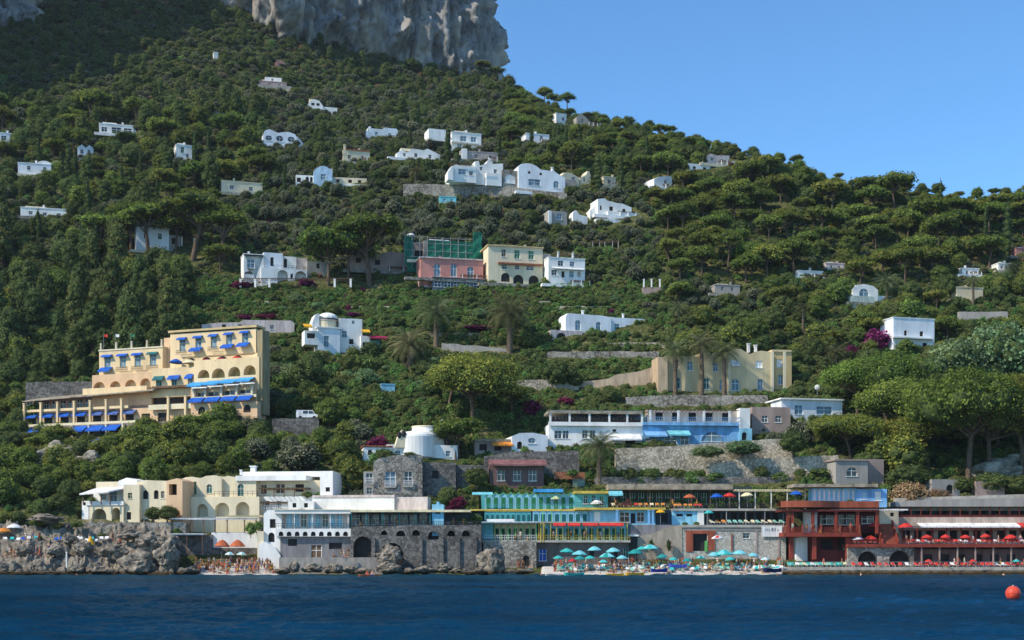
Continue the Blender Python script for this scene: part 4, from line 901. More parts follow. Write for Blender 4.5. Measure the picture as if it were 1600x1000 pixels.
    # roofs right
    for (lab, u0, v0, u1, v1, m, sh) in [
        ('flat white roofed house nearly buried in the pine wood', 1247, 424, 1286, 434, WHITE, 'the buried white roofed house'),
        ('small pinkish house peeping over the pine wood', 1290, 412, 1320, 420, flat('rosy_white_render', (.62, .52, .47)), 'the pinkish house in the pine wood'),
        ('cream windowless block house beside a slim trunk', 1495, 450, 1536, 470, CREAM, 'the cream block house'),
        ('grey stone cottage with a white doorway among the pines', 1117, 446, 1156, 460, GREYP, 'the grey cottage among the pines'),
        ('small white house showing behind the dark pines at the right', 1503, 420, 1530, 430, WHITE, 'the small white house behind dark pines'),
        ('terracotta red house cut by the right edge', 1588, 389, 1625, 402, flat('faded_red_render', (.40, .20, .17)), 'the terracotta house'),
        ('whitewashed lean to beside the terracotta house', 1560, 412, 1578, 424, WHITE, 'the whitewashed lean to')]:
        villa('house', lab, u0, v0, u1, v1, m, 12, [r_(u0 + (u1 - u0) * .3, v0 + 3, 4, 5), r_(u0 + (u1 - u0) * .7, v0 + 3, 4, 5)] if 'windowless' not in lab else [], d=6, cat='house', short=sh)
    b = B('pergola', 'small roofless pavilion with white columns on a rough wall', 'pavilion', 1022, 462, Yof(1022, 462), 0, clear=(1004, 436, 1034, 462), short='the columned pavilion'); b.wall(1004, 449, 1034, 462, MAUVE, 0, 4); b.columns([1006, 1018, 1031], 436, 449, WHITE, 2.2)
    b = villa('house', 'white house with a vaulted loggia and pale terrace wall behind a palm', 1333, 447, 1372, 474, WHITE, 14, [a_(1350, 451, 16, 13, 's')], d=7, cat='house', short='the white vaulted loggia house', top=[(1333, 452), (1338, 446), (1350, 444), (1364, 446), (1372, 452)])
    b.wall(1330, 463, 1366, 480, flat('pale_sage_render', (.50, .55, .47)), -1.5, 3); b.wall(1366, 461, 1400, 470, SHADEWHITE, .5, 5, [r_(1384, 463, 5, 5)])
    b = villa('house', 'two storey white house behind bent pine trunks', 1396, 498, 1460, 548, SHADEWHITE, 16, [r_(1415, 517, 5, 8, 'd'), r_(1440, 517, 6, 8, 'd'), a_(1420, 535, 8, 12, 'd'), r_(1445, 535, 8, 9, 'd')], d=9, cat='house', short='the white house behind bent trunks')
    b.box('balcony', 1396, 527, 1460, 529, WHITE, -1.2, 1.25)
    thing_box('terrace_wall', 'grey concrete terrace wall behind the pale green tree', 'wall', 1498, 487, 1575, 500, Yof(1530, 500), GREYP, 2, short='the grey terrace wall')
    # long white villa in the middle
    b = villa('villa', 'long white villa with tall arched windows in the middle of the slope', 884, 492, 955, 520, SHADEWHITE, 16, [a_(903, 501, 9, 16, 's'), a_(935, 502, 8, 15, 's')], d=9, short='the long white villa', top=[(884, 496), (887, 491), (940, 492), (955, 494)])
    b.wall(953, 494, 1015, 518, SHADEWHITE, .8, 8, [r_(964, 504, 8, 9, 's'), r_(982, 505, 8, 8, 's')]); b.wall(861, 518, 910, 534, flat('rosy_white_render', (.62, .52, .47)), -1, 4, [a_(877, 522, 15, 12, 'd')]); b.chimney(911, 486, 492, 3); b.chimney(974, 488, 494, 2.5)
    # blue-and-white house with rounded tower
    b = villa('house', 'white house with a rounded pale tower and low dome', 497, 512, 531, 555, SHADEWHITE, 18, [r_(510, 525, 8, 17, 's')], d=8, cat='house', short='the white house with the rounded tower', corn=False, clear=(480, 488, 600, 550))
    b.cornice(496, 513, 532, WHITE, 0, 8, .3, .25); b.py = 1; mb = MB(); x = b.X(512); r = 17 * b.k
    mb.cyl(x, 3.4, b.Z(512), b.Z(500), r, r, CREAM, 24); mb.cyl(x, 3.4, b.Z(500), b.Z(498.5), r * 1.06, r * 1.06, flat('rosy_white_render', (.62, .52, .47)), 24); mb.build('tower', b.o); b.dome(512, 498.6, 33, 10, WHITE, 3.4)
    b.wall(488, 493, 499, 516, WHITE, 1.2, 5, top=[(488, 505), (493, 492), (499, 490)]); b.wall(476, 518, 497, 530, WHITE, 0, 4, [r_(486, 522, 12, 8, 'd')]); b.awning(473, 508, 486, 516, YELF, 2, 0)
    b.wall(530, 496, 566, 542, WHITE, 1.4, 8, [r_(552, 499, 4, 5, 's'), r_(538, 516, 8, 10, 's'), r_(549, 528, 7, 8, 'd')]); b.wall(564, 522, 578, 543, WHITE, .2, 5, [r_(569, 532, 5, 8, 'd'), r_(575, 532, 3, 8, 'd')]); b.wall(578, 529, 594, 543, TEAL, 0, 4, [r_(585, 531, 10, 10, 'L')])
    b.awning(564, 512, 577, 519, YELF, 1.5, .1); b.awning(576, 521, 604, 528, PURPLE, 1.8, -.1)
    villa('garden_shed', 'small square light blue hut among the garden trees', 596, 601, 617, 617, LBLUE, 12, (), d=3, cat='hut', short='the light blue hut')
    villa('villa', 'white low terrace house with a flat canopy above the hotel', 315, 504, 460, 519, flat('rosy_white_render', (.62, .52, .47)), 10, [r_(350, 508, 6, 6, 'd'), r_(375, 507, 6, 6), r_(400, 507, 6, 6), r_(425, 507, 6, 6)], d=5, short='the low terrace house above the hotel', top=[(315, 509), (345, 505), (375, 504), (380, 500), (455, 499), (460, 503)])
    # white bungalow at right with dish
    b = villa('house', 'white bungalow with shade tinted front, wide windows and flat roof by the big pines', 1221, 625, 1316, 655, SHADEWHITE, 12, [r_(1248, 634, 14, 14, 's'), r_(1288, 635, 26, 12, 's')], d=8, cat='house', short='the shade tinted bungalow', clear=(1221, 622, 1300, 650))
    b.cornice(1221, 625, 1316, WHITE, -.3, 8, .3, .3)
    b = B('satellite_dish', 'round white satellite dish on a pole above the bungalow', 'satellite dish', 1277, 616, Yof(1277, 616) - 3, 0, clear=(1272, 600, 1282, 616), short='the satellite dish', pad=False)
    mb = MB(); mb.bar((0, 0, -1), (0, 0, 1.2), .06, METAL); mb.build('pole', b.o); mb = MB(); mb.dome(0, 0, 0, .62, .62, .2, WHITE, 16, 4, Matrix.Translation((0, -.1, 1.5)) @ Matrix.Rotation(R(100), 4, 'X')); mb.build('dish', b.o)
# ------------------------------------------------------------------ hotel, restaurant, yellow villa, chapel, terrace walls
def parasol(name, label, u, v, wpx, Y, m, m2=None, h=None, pole=True, zfoot=None, tilt=0, group=None, cat='umbrella', shape=.32):
    """v = picture row of the canopy rim; the pole goes down to zfoot"""
    p = pt(u, v, Y); r = wpx * Y / F / 2; foot = p.z - (h or 2.1)
    o = empty(name, (p.x, p.y, foot), random.uniform(0, 1)); tag(o, label, cat, group)
    H = p.z - foot; mb = MB(); n = 8; rr = [1, .72, .36, 0]; vs = []; fs = []
    for j, q in enumerate(rr[:-1]):
        for i in range(n * 2):
            a = math.pi * i / n; k = 1 if i % 2 == 0 else .93
            vs.append((r * q * k * math.cos(a), r * q * k * math.sin(a), H + r * shape * 2 * (1 - q ** 1.6) * .8 - (0 if i % 2 == 0 else -.02)))
    vs.append((0, 0, H + r * shape * 2 * .8))
    N2 = n * 2
    fa, fb = [], []
    for j in range(2):
        for i in range(N2): (fa if (i // 2) % 2 else fb).append((j * N2 + i, j * N2 + (i + 1) % N2, (j + 1) * N2 + (i + 1) % N2, (j + 1) * N2 + i))
    for i in range(N2): (fa if (i // 2) % 2 else fb).append((2 * N2 + i, 2 * N2 + (i + 1) % N2, 3 * N2))
    mb.add(vs, fa, m); mb.add(vs, fb, m2 or m)
    # valance
    vv = [];
    for i in range(N2): x, y, z = vs[i]; vv += [(x, y, z), (x * 1.0, y * 1.0, z - .14)]
    mb.add(vv, [(2 * i, 2 * ((i + 1) % N2), 2 * ((i + 1) % N2) + 1, 2 * i + 1) for i in range(N2)], m)
    c = mb.build('canopy', o); mb = MB(); mb.bar((0, 0, 0), (0, 0, H + r * shape * 1.7), .035, METAL)
    for i in range(n): a = 2 * math.pi * i / n; mb.bar((0, 0, H - .1), (r * .6 * math.cos(a), r * .6 * math.sin(a), H + r * shape * .8), .012, METAL, 3)
    mb.build('pole', o)
    o.rotation_euler[1] = tilt or random.uniform(-.09, .09)
    return o

def hotel():
    b = B('hotel', 'long stepped yellow hotel with rows of royal blue awnings', 'hotel', 250, 648, 306, -21, clear=(36, 525, 412, 660), short='the yellow hotel', pad=16)
    HOT = mat('warm_yellow_plaster', (.78, .59, .34), var=.07, scale=.3, bump=.1, streak=1)
    # top right block
    b.wall(266, 522, 400, 572, HOT, 5, 3, [r_(u, v, 10, 21, 's') for u, v in ((285, 529), (310, 528), (334, 527), (358, 526), (383, 525))], rec=.35, below=6, frame=CREAM)
    b.py = 5; b.cornice(266, 520, 400, OCHRE, 5, 3, .45, .35)
    for u, v in ((285, 528), (310, 527), (334, 526), (358, 525), (383, 524)): b.awning(u - 7, v, u + 7, v + 5, BLUEF, .8, 5)
    for u, v, f in ((283, 549, 0), (308, 547, 1), (333, 547, 0), (357, 545, 1), (382, 544, 1)):
        b.awning(u - 9, v - 2, u + 9, v + 6, BLUEF, 1.3, 5) if f else b.rail(u - 8, u + 8, v + 6, 1.0, RAILM, 4.2, .25)
    b.wall(256, 527, 268, 575, PEACH, 5.6, 3, [], below=6)  # return wall in peach, its shading held by the colour
    # top left block with finials
    b.wall(155, 542, 254, 582, HOT, 4, 3, [r_(u, 549, 11, 20, 's') for u in (168, 192, 215, 239)], rec=.35, below=5, frame=CREAM); b.cornice(155, 542, 254, CREAM, 4, 3, .3, .15)
    for u in (157, 181, 205, 229, 252):
        b.py = 4; mb = MB(); x, z = b.X(u), b.Z(542); mb.cyl(x, 4.2, z - .1, z + 1.5, .28, .20, CREAM, 8); mb.dome(x, 4.2, z + 1.5, .26, .26, .35, CREAM, 8, 3); mb.build('finial', b.o)
    for u in (168, 192, 215, 239): b.awning(u - 8, 548, u + 8, 553, TEALD if u > 230 else BLUEF, .8, 4)
    b.awning(158, 568, 176, 577, BLUEF, 1.4, 4)
    for u in (190, 214, 238): b.rail(u - 9, u + 9, 577, 1.1, RAILM, 3.2, .25)
    # second level, left arcade with balcony
    b.wall(144, 580, 237, 609, PEACH, 2.6, 3, [a_(155, 591, 22, 14), a_(180, 591, 19, 14), a_(204, 590, 20, 14), a_(227, 589, 18, 15)], deep=2.0, below=3)
    b.box('balcony', 129, 601, 229, 611, HOT, 1.2, 1.3)
    b.wall(237, 575, 304, 606, HOT, 2.2, 3, [r_(248, 588, 10, 16, 't'), r_(272, 587, 9, 17, 't'), r_(297, 586, 8, 18, 's')], below=2, frame=CREAM)
    for u, w in ((249, 8), (273, 9), (297, 6)): b.awning(u - w, 587, u + w, 595, BLUEF if u > 260 else TEALD, .9, 2.2)
    b.wall(284, 559, 402, 569, HOT, 3.9, 1.0, [a_(u, 561, 16, 7, 'd') for u in (298, 322, 347, 371)], below=3)
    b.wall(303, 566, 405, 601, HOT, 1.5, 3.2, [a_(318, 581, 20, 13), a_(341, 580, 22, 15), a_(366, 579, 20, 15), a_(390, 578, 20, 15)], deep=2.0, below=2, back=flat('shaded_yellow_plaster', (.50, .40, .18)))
    b.wall(402, 560, 410, 632, flat('shaded_side_plaster', (.30, .25, .14)), 1.7, 3, [], below=3); b.wall(400, 524, 410, 562, flat('shaded_side_plaster', (.3, .25, .14)), 5.2, 3, [])  # right end walls toned olive, the shade of that side painted in
    # third level, right: striped sun blinds, pillars, lower blinds
    b.wall(298, 601, 400, 650, PEACH, 1.2, 4, [r_(312, 611, 14, 12, 'g'), r_(332, 611, 20, 12, 'g'), r_(357, 610, 20, 12, 'g'), r_(382, 609, 20, 12, 'g')], below=2, rec=1.0)
    for i in range(4): b.awning(300 + 25 * i, 600 - 1.2 * i, 323.5 + 25 * i, 609 - 1.2 * i, BLUEL, 2.2, 1.45, scal=False)
    for i in range(4): b.box('trim', 299 + 25 * i, 608 - 1.0 * i, 322.5 + 25 * i, 609.8 - 1.0 * i, WHITEF, -.7, .08)
    b.columns([303, 321, 346, 370, 394], 609, 624, CREAM, 3.2, .6); b.box('parapet', 298, 623, 400, 627, CREAM, .4, .4)
    for i in range(4): b.awning(299 + 25 * i, 624, 321 + 25 * i, 633, BLUEF, 1.5, .38)
    b.wall(298, 634, 402, 651, PEACH, .2, 1.6, [a_(u, 638, 12, 12, 'd') for u in (315, 338, 362, 386)], below=3)
    # third level, left: long dark loggia under a flat roof
    b.wall(240, 604, 300, 632, DARKROOM, 3.2, 2, []); b.box('roof', 237, 603, 302, 606.5, WOOD, .8, 6)
    b.wall(40, 614, 240, 640, MAUVE, 3.2, 5, [r_(46 + 13 * i, 618, 10, 13, 'g') for i in range(15)], below=2)
    b.py = .4; mb = MB(); x0, x1 = b.X(38), b.X(242); mb.add([(x0, -.3, b.Z(617)), (x1, -.3, b.Z(609)), (x1, 5, b.Z(600)), (x0, 5, b.Z(608)), (x0, -.3, b.Z(618.4)), (x1, -.3, b.Z(610.4)), (x1, 5, b.Z(602)), (x0, 5, b.Z(610))], [(0, 1, 2, 3), (4, 7, 6, 5), (0, 4, 5, 1), (0, 3, 7, 4), (1, 5, 6, 2)], MOSSROOF); mb.build('roof', b.o)
    b.columns([38, 64, 90, 116, 141, 166, 190, 263, 290], 620, 662, HOT, 3.4, 0)
    b.box('parapet', 20, 631, 200, 635, HOT, .2, .5); b.box('parapet', 232, 632, 298, 640, CREAM, .2, .5)
    for i in range(7): b.awning(40 + 25.5 * i, 638, 61 + 25.5 * i, 646, BLUEF if i < 4 else flat('faded_blue_canvas', (.08, .14, .36)), 1.3, 1.2)
    b.wall(18, 636, 298, 666, PEACH, 1.2, 2.4, [r_(50 + 25.4 * i, 645, 15, 16, 'd') for i in range(9)], below=2, frame=PEACH)
    b.box('parapet', 16, 655, 232, 659, CREAM, -.4, .5)
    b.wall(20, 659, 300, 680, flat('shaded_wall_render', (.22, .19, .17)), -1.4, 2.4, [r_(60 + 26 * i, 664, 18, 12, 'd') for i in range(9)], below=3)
    for u0, u1 in ((22, 43), (48, 66), (115, 138), (141, 165), (167, 190), (280, 299)): b.awning(u0, 661, u1, 672, BLUEF, 2.0, -1.42)
    b.columns([20, 45, 113, 139, 166, 192], 659, 682, CREAM, 3, -1.9)
    b.wall(15, 640, 38, 662, YELLOW, .5, 4, [r_(26, 646, 7, 8, 'd')])
    for i, (u, v, m) in enumerate(((274, 566, BLUEF), (296, 567, CREAMF), (322, 566, PURPLE), (346, 564, PURPLE), (371, 562, REDF))):
        parasol('parasol', ['royal blue', 'cream', 'dark crimson', 'crimson', 'bright red'][i] + ' parasol on the upper terrace of the yellow hotel', u, v, 22, 306 + 3.2 * .93 + (250 - u) * .052, m, h=2.4, group='parasols on the hotel terrace')
    # flags
    for i, (u, v) in enumerate(((162, 532), (180, 530), (204, 531))):
        p = pt(u, 545, 318); o = empty('flagpole', (p.x, p.y, p.z)); tag(o, 'flagpole on the hotel roof edge, %s from the left' % ['first', 'second', 'third'][i], 'flagpole', 'flagpoles on the hotel roof')
        mb = MB(); mb.bar((0, 0, -1), (0, 0, 3.4), .05, METAL); mb.build('pole', o)
        mb = MB(); mb.add([(.05, 0, 3.3), (.5, .06, 3.2), (.9, -.05, 3.25), (.9, -.03, 2.65), (.5, .05, 2.6), (.05, 0, 2.7)], [(0, 5, 4, 1), (1, 4, 3, 2)], [REDF, WHITEF, GREENP][i]); mb.build('flag', o)
    thing_box('retaining_wall', 'dark stone retaining wall left of the hotel', 'wall', 40, 595, 150, 615, 322, SEAWALL, 3, top=[(40, 597), (150, 596)], short='the wall left of the hotel')
    b = B('sun_shelter', 'pair of blue parasols below the hotel among pines', 'shelter', 145, 705, Yof(145, 705), 0)
    bpy.data.objects.remove(b.o)
    for u in (134, 152): parasol('parasol', 'blue parasol in the trees below the hotel, ' + ('left' if u < 140 else 'right') + ' of the two', u, 692 if u < 140 else 690, 18, Yof(u, 700) - 2, BLUEF, h=2.3)

def middle():
    for i, (u0, u1, v) in enumerate(((300, 470, 470), (500, 640, 478), (690, 860, 470), (870, 1000, 478), (600, 760, 520), (1040, 1180, 480))):
        thing_box('terrace_wall', 'thin dry stone terrace wall across the green garden strips', 'wall', u0, v, u1, v + 3.5, Yof((u0 + u1) / 2, v + 4), DRYSTONE, 1.5, clear=False, group='garden terrace walls', jag=.1)
        HOLD.append((list(col.objects)[-1], 'thin dry stone terrace wall in the green garden strips', (u0 + u1) / 2))
    # yellow villa
    SANDY = mat('sand_yellow_plaster', (.62, .50, .29), var=.09, scale=.3, bump=.1, streak=1)
    b = B('villa', 'pale yellow villa with rounded gables behind three palms', 'villa', 1150, 612, Yof(1150, 612), 8, clear=(1040, 548, 1238, 600), short='the pale yellow villa')
    b.wall(1040, 558, 1095, 612, SANDY, 2, 9, [r_(1056, 564, 10, 13, 'k'), r_(1078, 566, 9, 14, 's'), r_(1058, 592, 10, 16, 't')], below=2)
    b.wall(1095, 552, 1140, 612, SANDY, 1.2, 9, [r_(1118, 568, 8, 13, 's'), r_(1104, 592, 9, 17, 't'), r_(1128, 594, 8, 16, 's')])
    b.wall(1135, 560, 1206, 612, SANDY, 0, 9, [r_(1147, 562, 12, 11, 'w'), r_(1186, 563, 11, 11, 'w'), a_(1149, 592, 12, 18, 's'), r_(1188, 592, 9, 18, 's')], top=[(1135, 556), (1140, 550), (1148, 545), (1158, 545), (1166, 550), (1172, 553), (1180, 549), (1190, 547), (1206, 549)])
    b.wall(1206, 548, 1237, 612, OCHRE, .8, 7, [r_(1218, 560, 9, 12, 'w'), r_(1220, 585, 9, 14, 's')]); b.box('trim', 1206, 545, 1237, 548, SANDY, .5, 8)
    for u in (1140, 1207, 1226): b.box('pilaster', u - 2, 548, u + 2, 612, CREAM, -.25, .24)
    b.awning(1142, 566, 1155, 573, WHITEF, .8, 0); b.chimney(1170, 537, 550, 4); b.chimney(1181, 539, 549, 4)
    b.wall(1028, 560, 1043, 612, flat('warm_side_render', (.55, .40, .25)), .8, 6, [])
    thing_box('retaining_wall', 'grey brown terrace wall in front of the pale yellow villa', 'wall', 978, 616, 1200, 631, Yof(1090, 631) , GREYSTONE, 3, top=[(978, 620), (1030, 617), (1200, 618)], short='the wall before the yellow villa')
    thing_box('terrace_wall', 'sandy sunlit ramp wall climbing to the pale yellow villa', 'wall', 905, 575, 1034, 612, Yof(970, 612) + 3, flat('sandy_render', (.50, .38, .26)), 2.5, top=[(905, 597), (950, 592), (960, 586), (1000, 580), (1034, 568)], short='the sandy ramp wall', jag=.05)
    thing_box('terrace_wall', 'low grey wall of the walled garden left of the sandy ramp', 'wall', 800, 592, 905, 607, Yof(850, 607), DRYSTONE, 2, top=[(800, 594), (905, 592)], short='the walled garden wall')
    thing_box('terrace_wall', 'long pale terrace wall under the long white villa', 'wall', 855, 549, 1030, 557, Yof(940, 557), GREYSTONE, 2, short='the pale terrace wall')
    thing_box('terrace_wall', 'upper hedge terrace wall under the long white villa', 'wall', 945, 535, 1040, 541, Yof(990, 541), DRYSTONE, 2, short='the hedge terrace wall', clear=False)
    thing_box('terrace_wall', 'dim concrete terrace wall between the palms', 'wall', 690, 536, 800, 548, Yof(745, 548), GREYP, 2, top=[(690, 536), (800, 545)], short='the wall between the palms')
    thing_box('terrace_wall', 'grey wall end below the garden car park', 'wall', 425, 654, 498, 678, Yof(460, 678), SEAWALL, 3, short='the grey wall by the parked car')
    # parked van on that wall
    p = pt(481, 655, Yof(460, 678) + 1.6); o = empty('parked_van', (p.x, p.y, p.z - .05)); tag(o, 'white van parked on top of the grey wall', 'van')
    mb = MB(); mb.prism([(-2.3, .35), (2.2, .35), (2.25, .9), (1.6, 1.1), (1.1, 1.85), (-2.2, 1.9), (-2.35, 1.2)], -.9, .9, flat('white_car_paint', (.75, .75, .74), .3)); mb.build('body', o)
    mb = MB(); mb.prism([(1.45, 1.12), (1.05, 1.7), (.3, 1.72), (.3, 1.12)], -.92, .92, GLASS); mb.prism([(.15, 1.12), (.15, 1.72), (-.9, 1.74), (-.9, 1.12)], -.92, .92, GLASS); mb.build('window', o)
    for x in (-1.45, 1.45):
        for y in (-.82, .82): mb = MB(); mb.cyl(0, 0, -.1, .1, .34, .34, flat('tyre_rubber', (.02, .02, .02)), 14, Matrix.Translation((x, y, .34)) @ Matrix.Rotation(R(90), 4, 'X')); mb.build('wheel', o)
    # pale blue terrace house
    b = B('restaurant', 'two level terrace restaurant, white on the left and blue on the right', 'restaurant', 1000, 694, 291, 5, clear=(855, 640, 1175, 692), short='the blue and white restaurant', pad=12)
    b.wall(857, 664, 1004, 697, WHITE, 1.0, 10, [r_(872, 674, 12, 12, 'g'), r_(884, 674, 10, 12, 'g'), r_(914, 673, 9, 12, 'g'), r_(926, 673, 9, 12, 'g'), r_(960, 671, 6, 4, 'd'), r_(985, 684, 16, 12, 'd')], below=2)
    b.wall(1004, 662, 1155, 695, SKYB, .7, 10, [r_(1018, 685, 22, 10, 'g'), r_(1048, 684, 20, 10, 'g'), r_(1070, 682, 14, 12, 'g'), a_(1112, 674, 34, 15, 's')], below=2); b.wall(1155, 668, 1175, 692, LBLUE, .4, 6, [a_(1163, 674, 8, 13, 'd')])
    b.awning(948, 679, 1000, 690, WHITEF, 2.6, 1.0, scal=False); b.awning(1006, 674, 1040, 684, SKYB, 2.4, .7, scal=False); b.awning(1042, 672, 1076, 682, AQUAF, 2.4, .7, scal=False)
    b.box('parapet', 857, 660, 1004, 666, WHITE, .4, .4); b.box('parapet', 1004, 659, 1155, 664, SKYB, .2, .4)
    b.wall(860, 642, 1004, 662, flat('dim_blue_render', (.20, .24, .26)), 5.5, 3, [r_(868 + 17 * i, 646, 12, 13, 'g') for i in range(8)]); b.wall(1012, 640, 1155, 660, flat('warm_grey_render', (.46, .40, .33)), 5.5, 3, [r_(1030 + 26 * i, 644, 12, 13, 'd') for i in range(5)])
    b.box('roof', 856, 643, 1004, 647, MOSSROOF, .2, 8); b.slats(1012, 1155, 639.5, WOOD, .6, 7, .8)
    b.columns([860, 890, 921, 952, 980, 1003], 647, 662, WHITE, 3, .6); b.columns([1016, 1060, 1100, 1140], 641, 660, WHITE, 3, .8)
    b.rail(862, 1002, 660, 1.0, RAILM, .5, .3); b.rail(1006, 1154, 659, 1.0, SKYB, .3, .4); b.box('planter', 862, 656, 1002, 661, flat('dark_planter', (.08, .035, .03)), .9, .4)
    b.wall(1156, 636, 1172, 668, WHITE, 3, 4, []); b.wall(1175, 634, 1235, 668, MAUVE, 5, 5, [r_(1195, 648, 10, 10), r_(1216, 648, 10, 10)])
    b = B('house', 'small white vaulted house with a round window left of the restaurant', 'house', 830, 700, 288, 12, clear=(800, 676, 856, 702), short='the round window house')
    b.wall(800, 678, 856, 704, SHADEWHITE, 0, 7, [o_(831, 684, 12, 9, 's'), a_(812, 690, 8, 12, 'd')], top=[(800, 682), (812, 677), (832, 676), (856, 680)])
    b = B('terrace_bar', 'shaded terrace bar with an orange awning behind the round tower', 'bar', 770, 706, 287, 8, clear=(742, 688, 800, 700), short='the shaded terrace bar')
    b.wall(742, 690, 800, 706, MAUVE, 1, 4, [r_(755, 694, 12, 10, 'd'), r_(778, 694, 12, 10, 'd')]); b.awning(768, 689, 800, 698, ORANGEF, 1.6, .9); b.box('roof', 742, 686, 802, 690, MOSSROOF, .4, 5)
    # stone walls behind the bathing cabins
    DS = DRYSTONE
    thing_box('retaining_wall', 'tall pale dry stone wall below the blue restaurant', 'wall', 962, 694, 1240, 750, 279, DS, 3, top=[(962, 701), (1040, 697), (1160, 689), (1240, 684)], short='the tall dry stone wall', jag=.2)
    thing_box('retaining_wall', 'sunlit dry stone terrace wall to the right of the tall one', 'wall', 1105, 713, 1310, 748, 276, DS, 3, top=[(1105, 728), (1150, 718), (1310, 711)], short='the sunlit terrace wall', jag=.2)
    thing_box('retaining_wall', 'low dark terrace wall under the garden shrubs', 'wall', 930, 745, 1240, 757, 273.5, SEAWALL, 2, short='the low dark wall', jag=.1)
    thing_box('retaining_wall', 'shaded grey wall under the round window house', 'wall', 756, 702, 905, 770, 276, SEAWALL, 3, top=[(756, 712), (800, 706), (900, 704)], short='the shaded grey wall')
    b = B('house', 'dim rose house with a tiled canopy under the round window house', 'house', 800, 768, 272, 4, clear=(765, 716, 850, 765), short='the dim rose house')
    b.wall(765, 722, 850, 768, flat('dim_rose_render', (.17, .10, .09)), 0, 4, [r_(783, 735, 12, 16), r_(808, 735, 12, 16), r_(832, 735, 12, 16)]); b.awning(763, 718, 853, 729, flat('dull_rose_tiles', (.24, .11, .10)), 1.6, 0, scal=False); b.box('planter', 866, 737, 914, 748, TERRA, -.5, 1); b.wall(895, 745, 914, 768, flat('sage_render', (.20, .27, .22)), -.2, 2)
    b = B('house', 'grey plaster house with an arched white framed window', 'house', 1330, 754, 272, 9, clear=(1306, 718, 1380, 750), short='the grey plaster house')
    b.wall(1306, 720, 1356, 756, GREYP, 0, 8, [a_(1331, 730, 18, 14, 'g')], rec=.35); b.cornice(1306, 720, 1356, MAUVE, 0, 8, .3, .3); b.wall(1356, 717, 1381, 752, MAUVE, 1.0, 7, [])
    b = B('house', 'small grey outbuilding with an arched doorway right of the brown bush', 'outbuilding', 1478, 772, 268, 9, clear=(1456, 748, 1500, 768), short='the grey outbuilding'); b.wall(1456, 749, 1500, 772, GREYP, 0, 5, [a_(1484, 757, 11, 14, 'd')])
    b = B('house', 'weathered grey block wall house behind the right trunk', 'outbuilding', 1545, 770, 268, 4); b.wall(1525, 752, 1570, 768, MAUVE, 0, 4, [r_(1540, 756, 6, 8, 'd')])
    # round chapel house
    b = B('villa', 'white round domed villa with a small bell arch', 'villa', 655, 716, 283, 10, clear=(605, 662, 715, 712), short='the round white villa', pad=12)
    b.wall(605, 695, 715, 722, WHITE, 1.0, 9, [a_(622, 704, 8, 14, 's'), r_(700, 704, 7, 9, 's')], below=2); r = 24 * b.k; b.py = 5; x = b.X(668)
    mb = MB(); mb.cyl(x, 5.5, b.Z(700), b.Z(668), r * 1.18, r, WHITE, 32); mb.cyl(x, 5.5, b.Z(668), b.Z(666), r * 1.04, r * 1.04, CREAM, 32); mb.build('tower', b.o)
    b.py = 3; mb = MB(); x2 = b.X(652); mb.cyl(x2, 3.5, b.Z(715), b.Z(683), r * 1.35, r * 1.3, WHITE, 32); mb.dome(x2, 3.5, b.Z(683), r * 1.3, r * 1.3, 1.3, WHITE, 32); mb.build('drum', b.o)
    mb = MB(); b.py = .9; mb.prism([(b.X(617), b.Z(700)), (b.X(634), b.Z(700)), (b.X(634), b.Z(676)), (b.X(628), b.Z(672)), (b.X(622), b.Z(682))], .5, 4, CREAM); mb.build('buttress', b.o)
    for u, v in ((624, 680), (631, 678), (700, 690)):
        b.py = .4; mb = MB(); mb.dome(0, 0, 0, .45, .7, .2, DARKROOM, 12, 3, Matrix.Translation((b.X(u), .48, b.Z(v))) @ Matrix.Rotation(R(90), 4, 'X')); mb.build('window', b.o)
    b.wall(684, 662, 698, 676, WHITE, 5, .8, [a_(691, 665, 5, 9, 'L')], rec=.2, top=[(686, 664), (689, 656), (692, 653), (695, 656), (698, 664)], below=.5)
    b.wall(568, 700, 612, 722, WHITE, .2, 6, [r_(578, 704, 6, 8, 'd'), r_(592, 704, 6, 8)]); b.cornice(568, 699, 612, TERRA, .2, 6, .25, .2)
    # grey stone house
    b = B('house', 'grey stone house with tall white framed windows above the beach club', 'house', 615, 790, 266, 6, clear=(568, 710, 660, 788), short='the grey stone house', pad=12)
    b.wall(584, 716, 660, 794, GREYSTONE, 0, 11, [r_(610, 737, 17, 22, 's'), r_(638, 737, 13, 21, 'g'), r_(607, 771, 16, 13, 'g'), r_(637, 774, 17, 12, 'g')], rec=.4, top=[(584, 722), (592, 716), (612, 712), (650, 709), (660, 711)])
    b.wall(568, 737, 584, 790, flat('pale_grey_render', (.40, .38, .34)), .5, 9, [r_(577, 740, 11, 16, 'g'), r_(577, 762, 9, 10, 'g')]); 
    for u, v, w in ((577, 755, 14), (610, 759, 18), (638, 758, 15)): b.box('sill', u - w / 2, v, u + w / 2, v + 3, flat('pale_grey_render', (.40, .38, .34)), -.3, .28); b.rail(u - w / 2, u + w / 2, v, .9, WHITE, -.3, .2)
    b.wall(660, 722, 712, 790, SEAWALL, 2.5, 6, [r_(680, 735, 10, 12, 'd')])
    thing_box('retaining_wall', 'shaded dark stone wall right of the grey stone house', 'wall', 655, 718, 760, 790, 271, SEAWALL, 3, top=[(655, 722), (760, 728)], short='the shaded dark wall', clear=False)

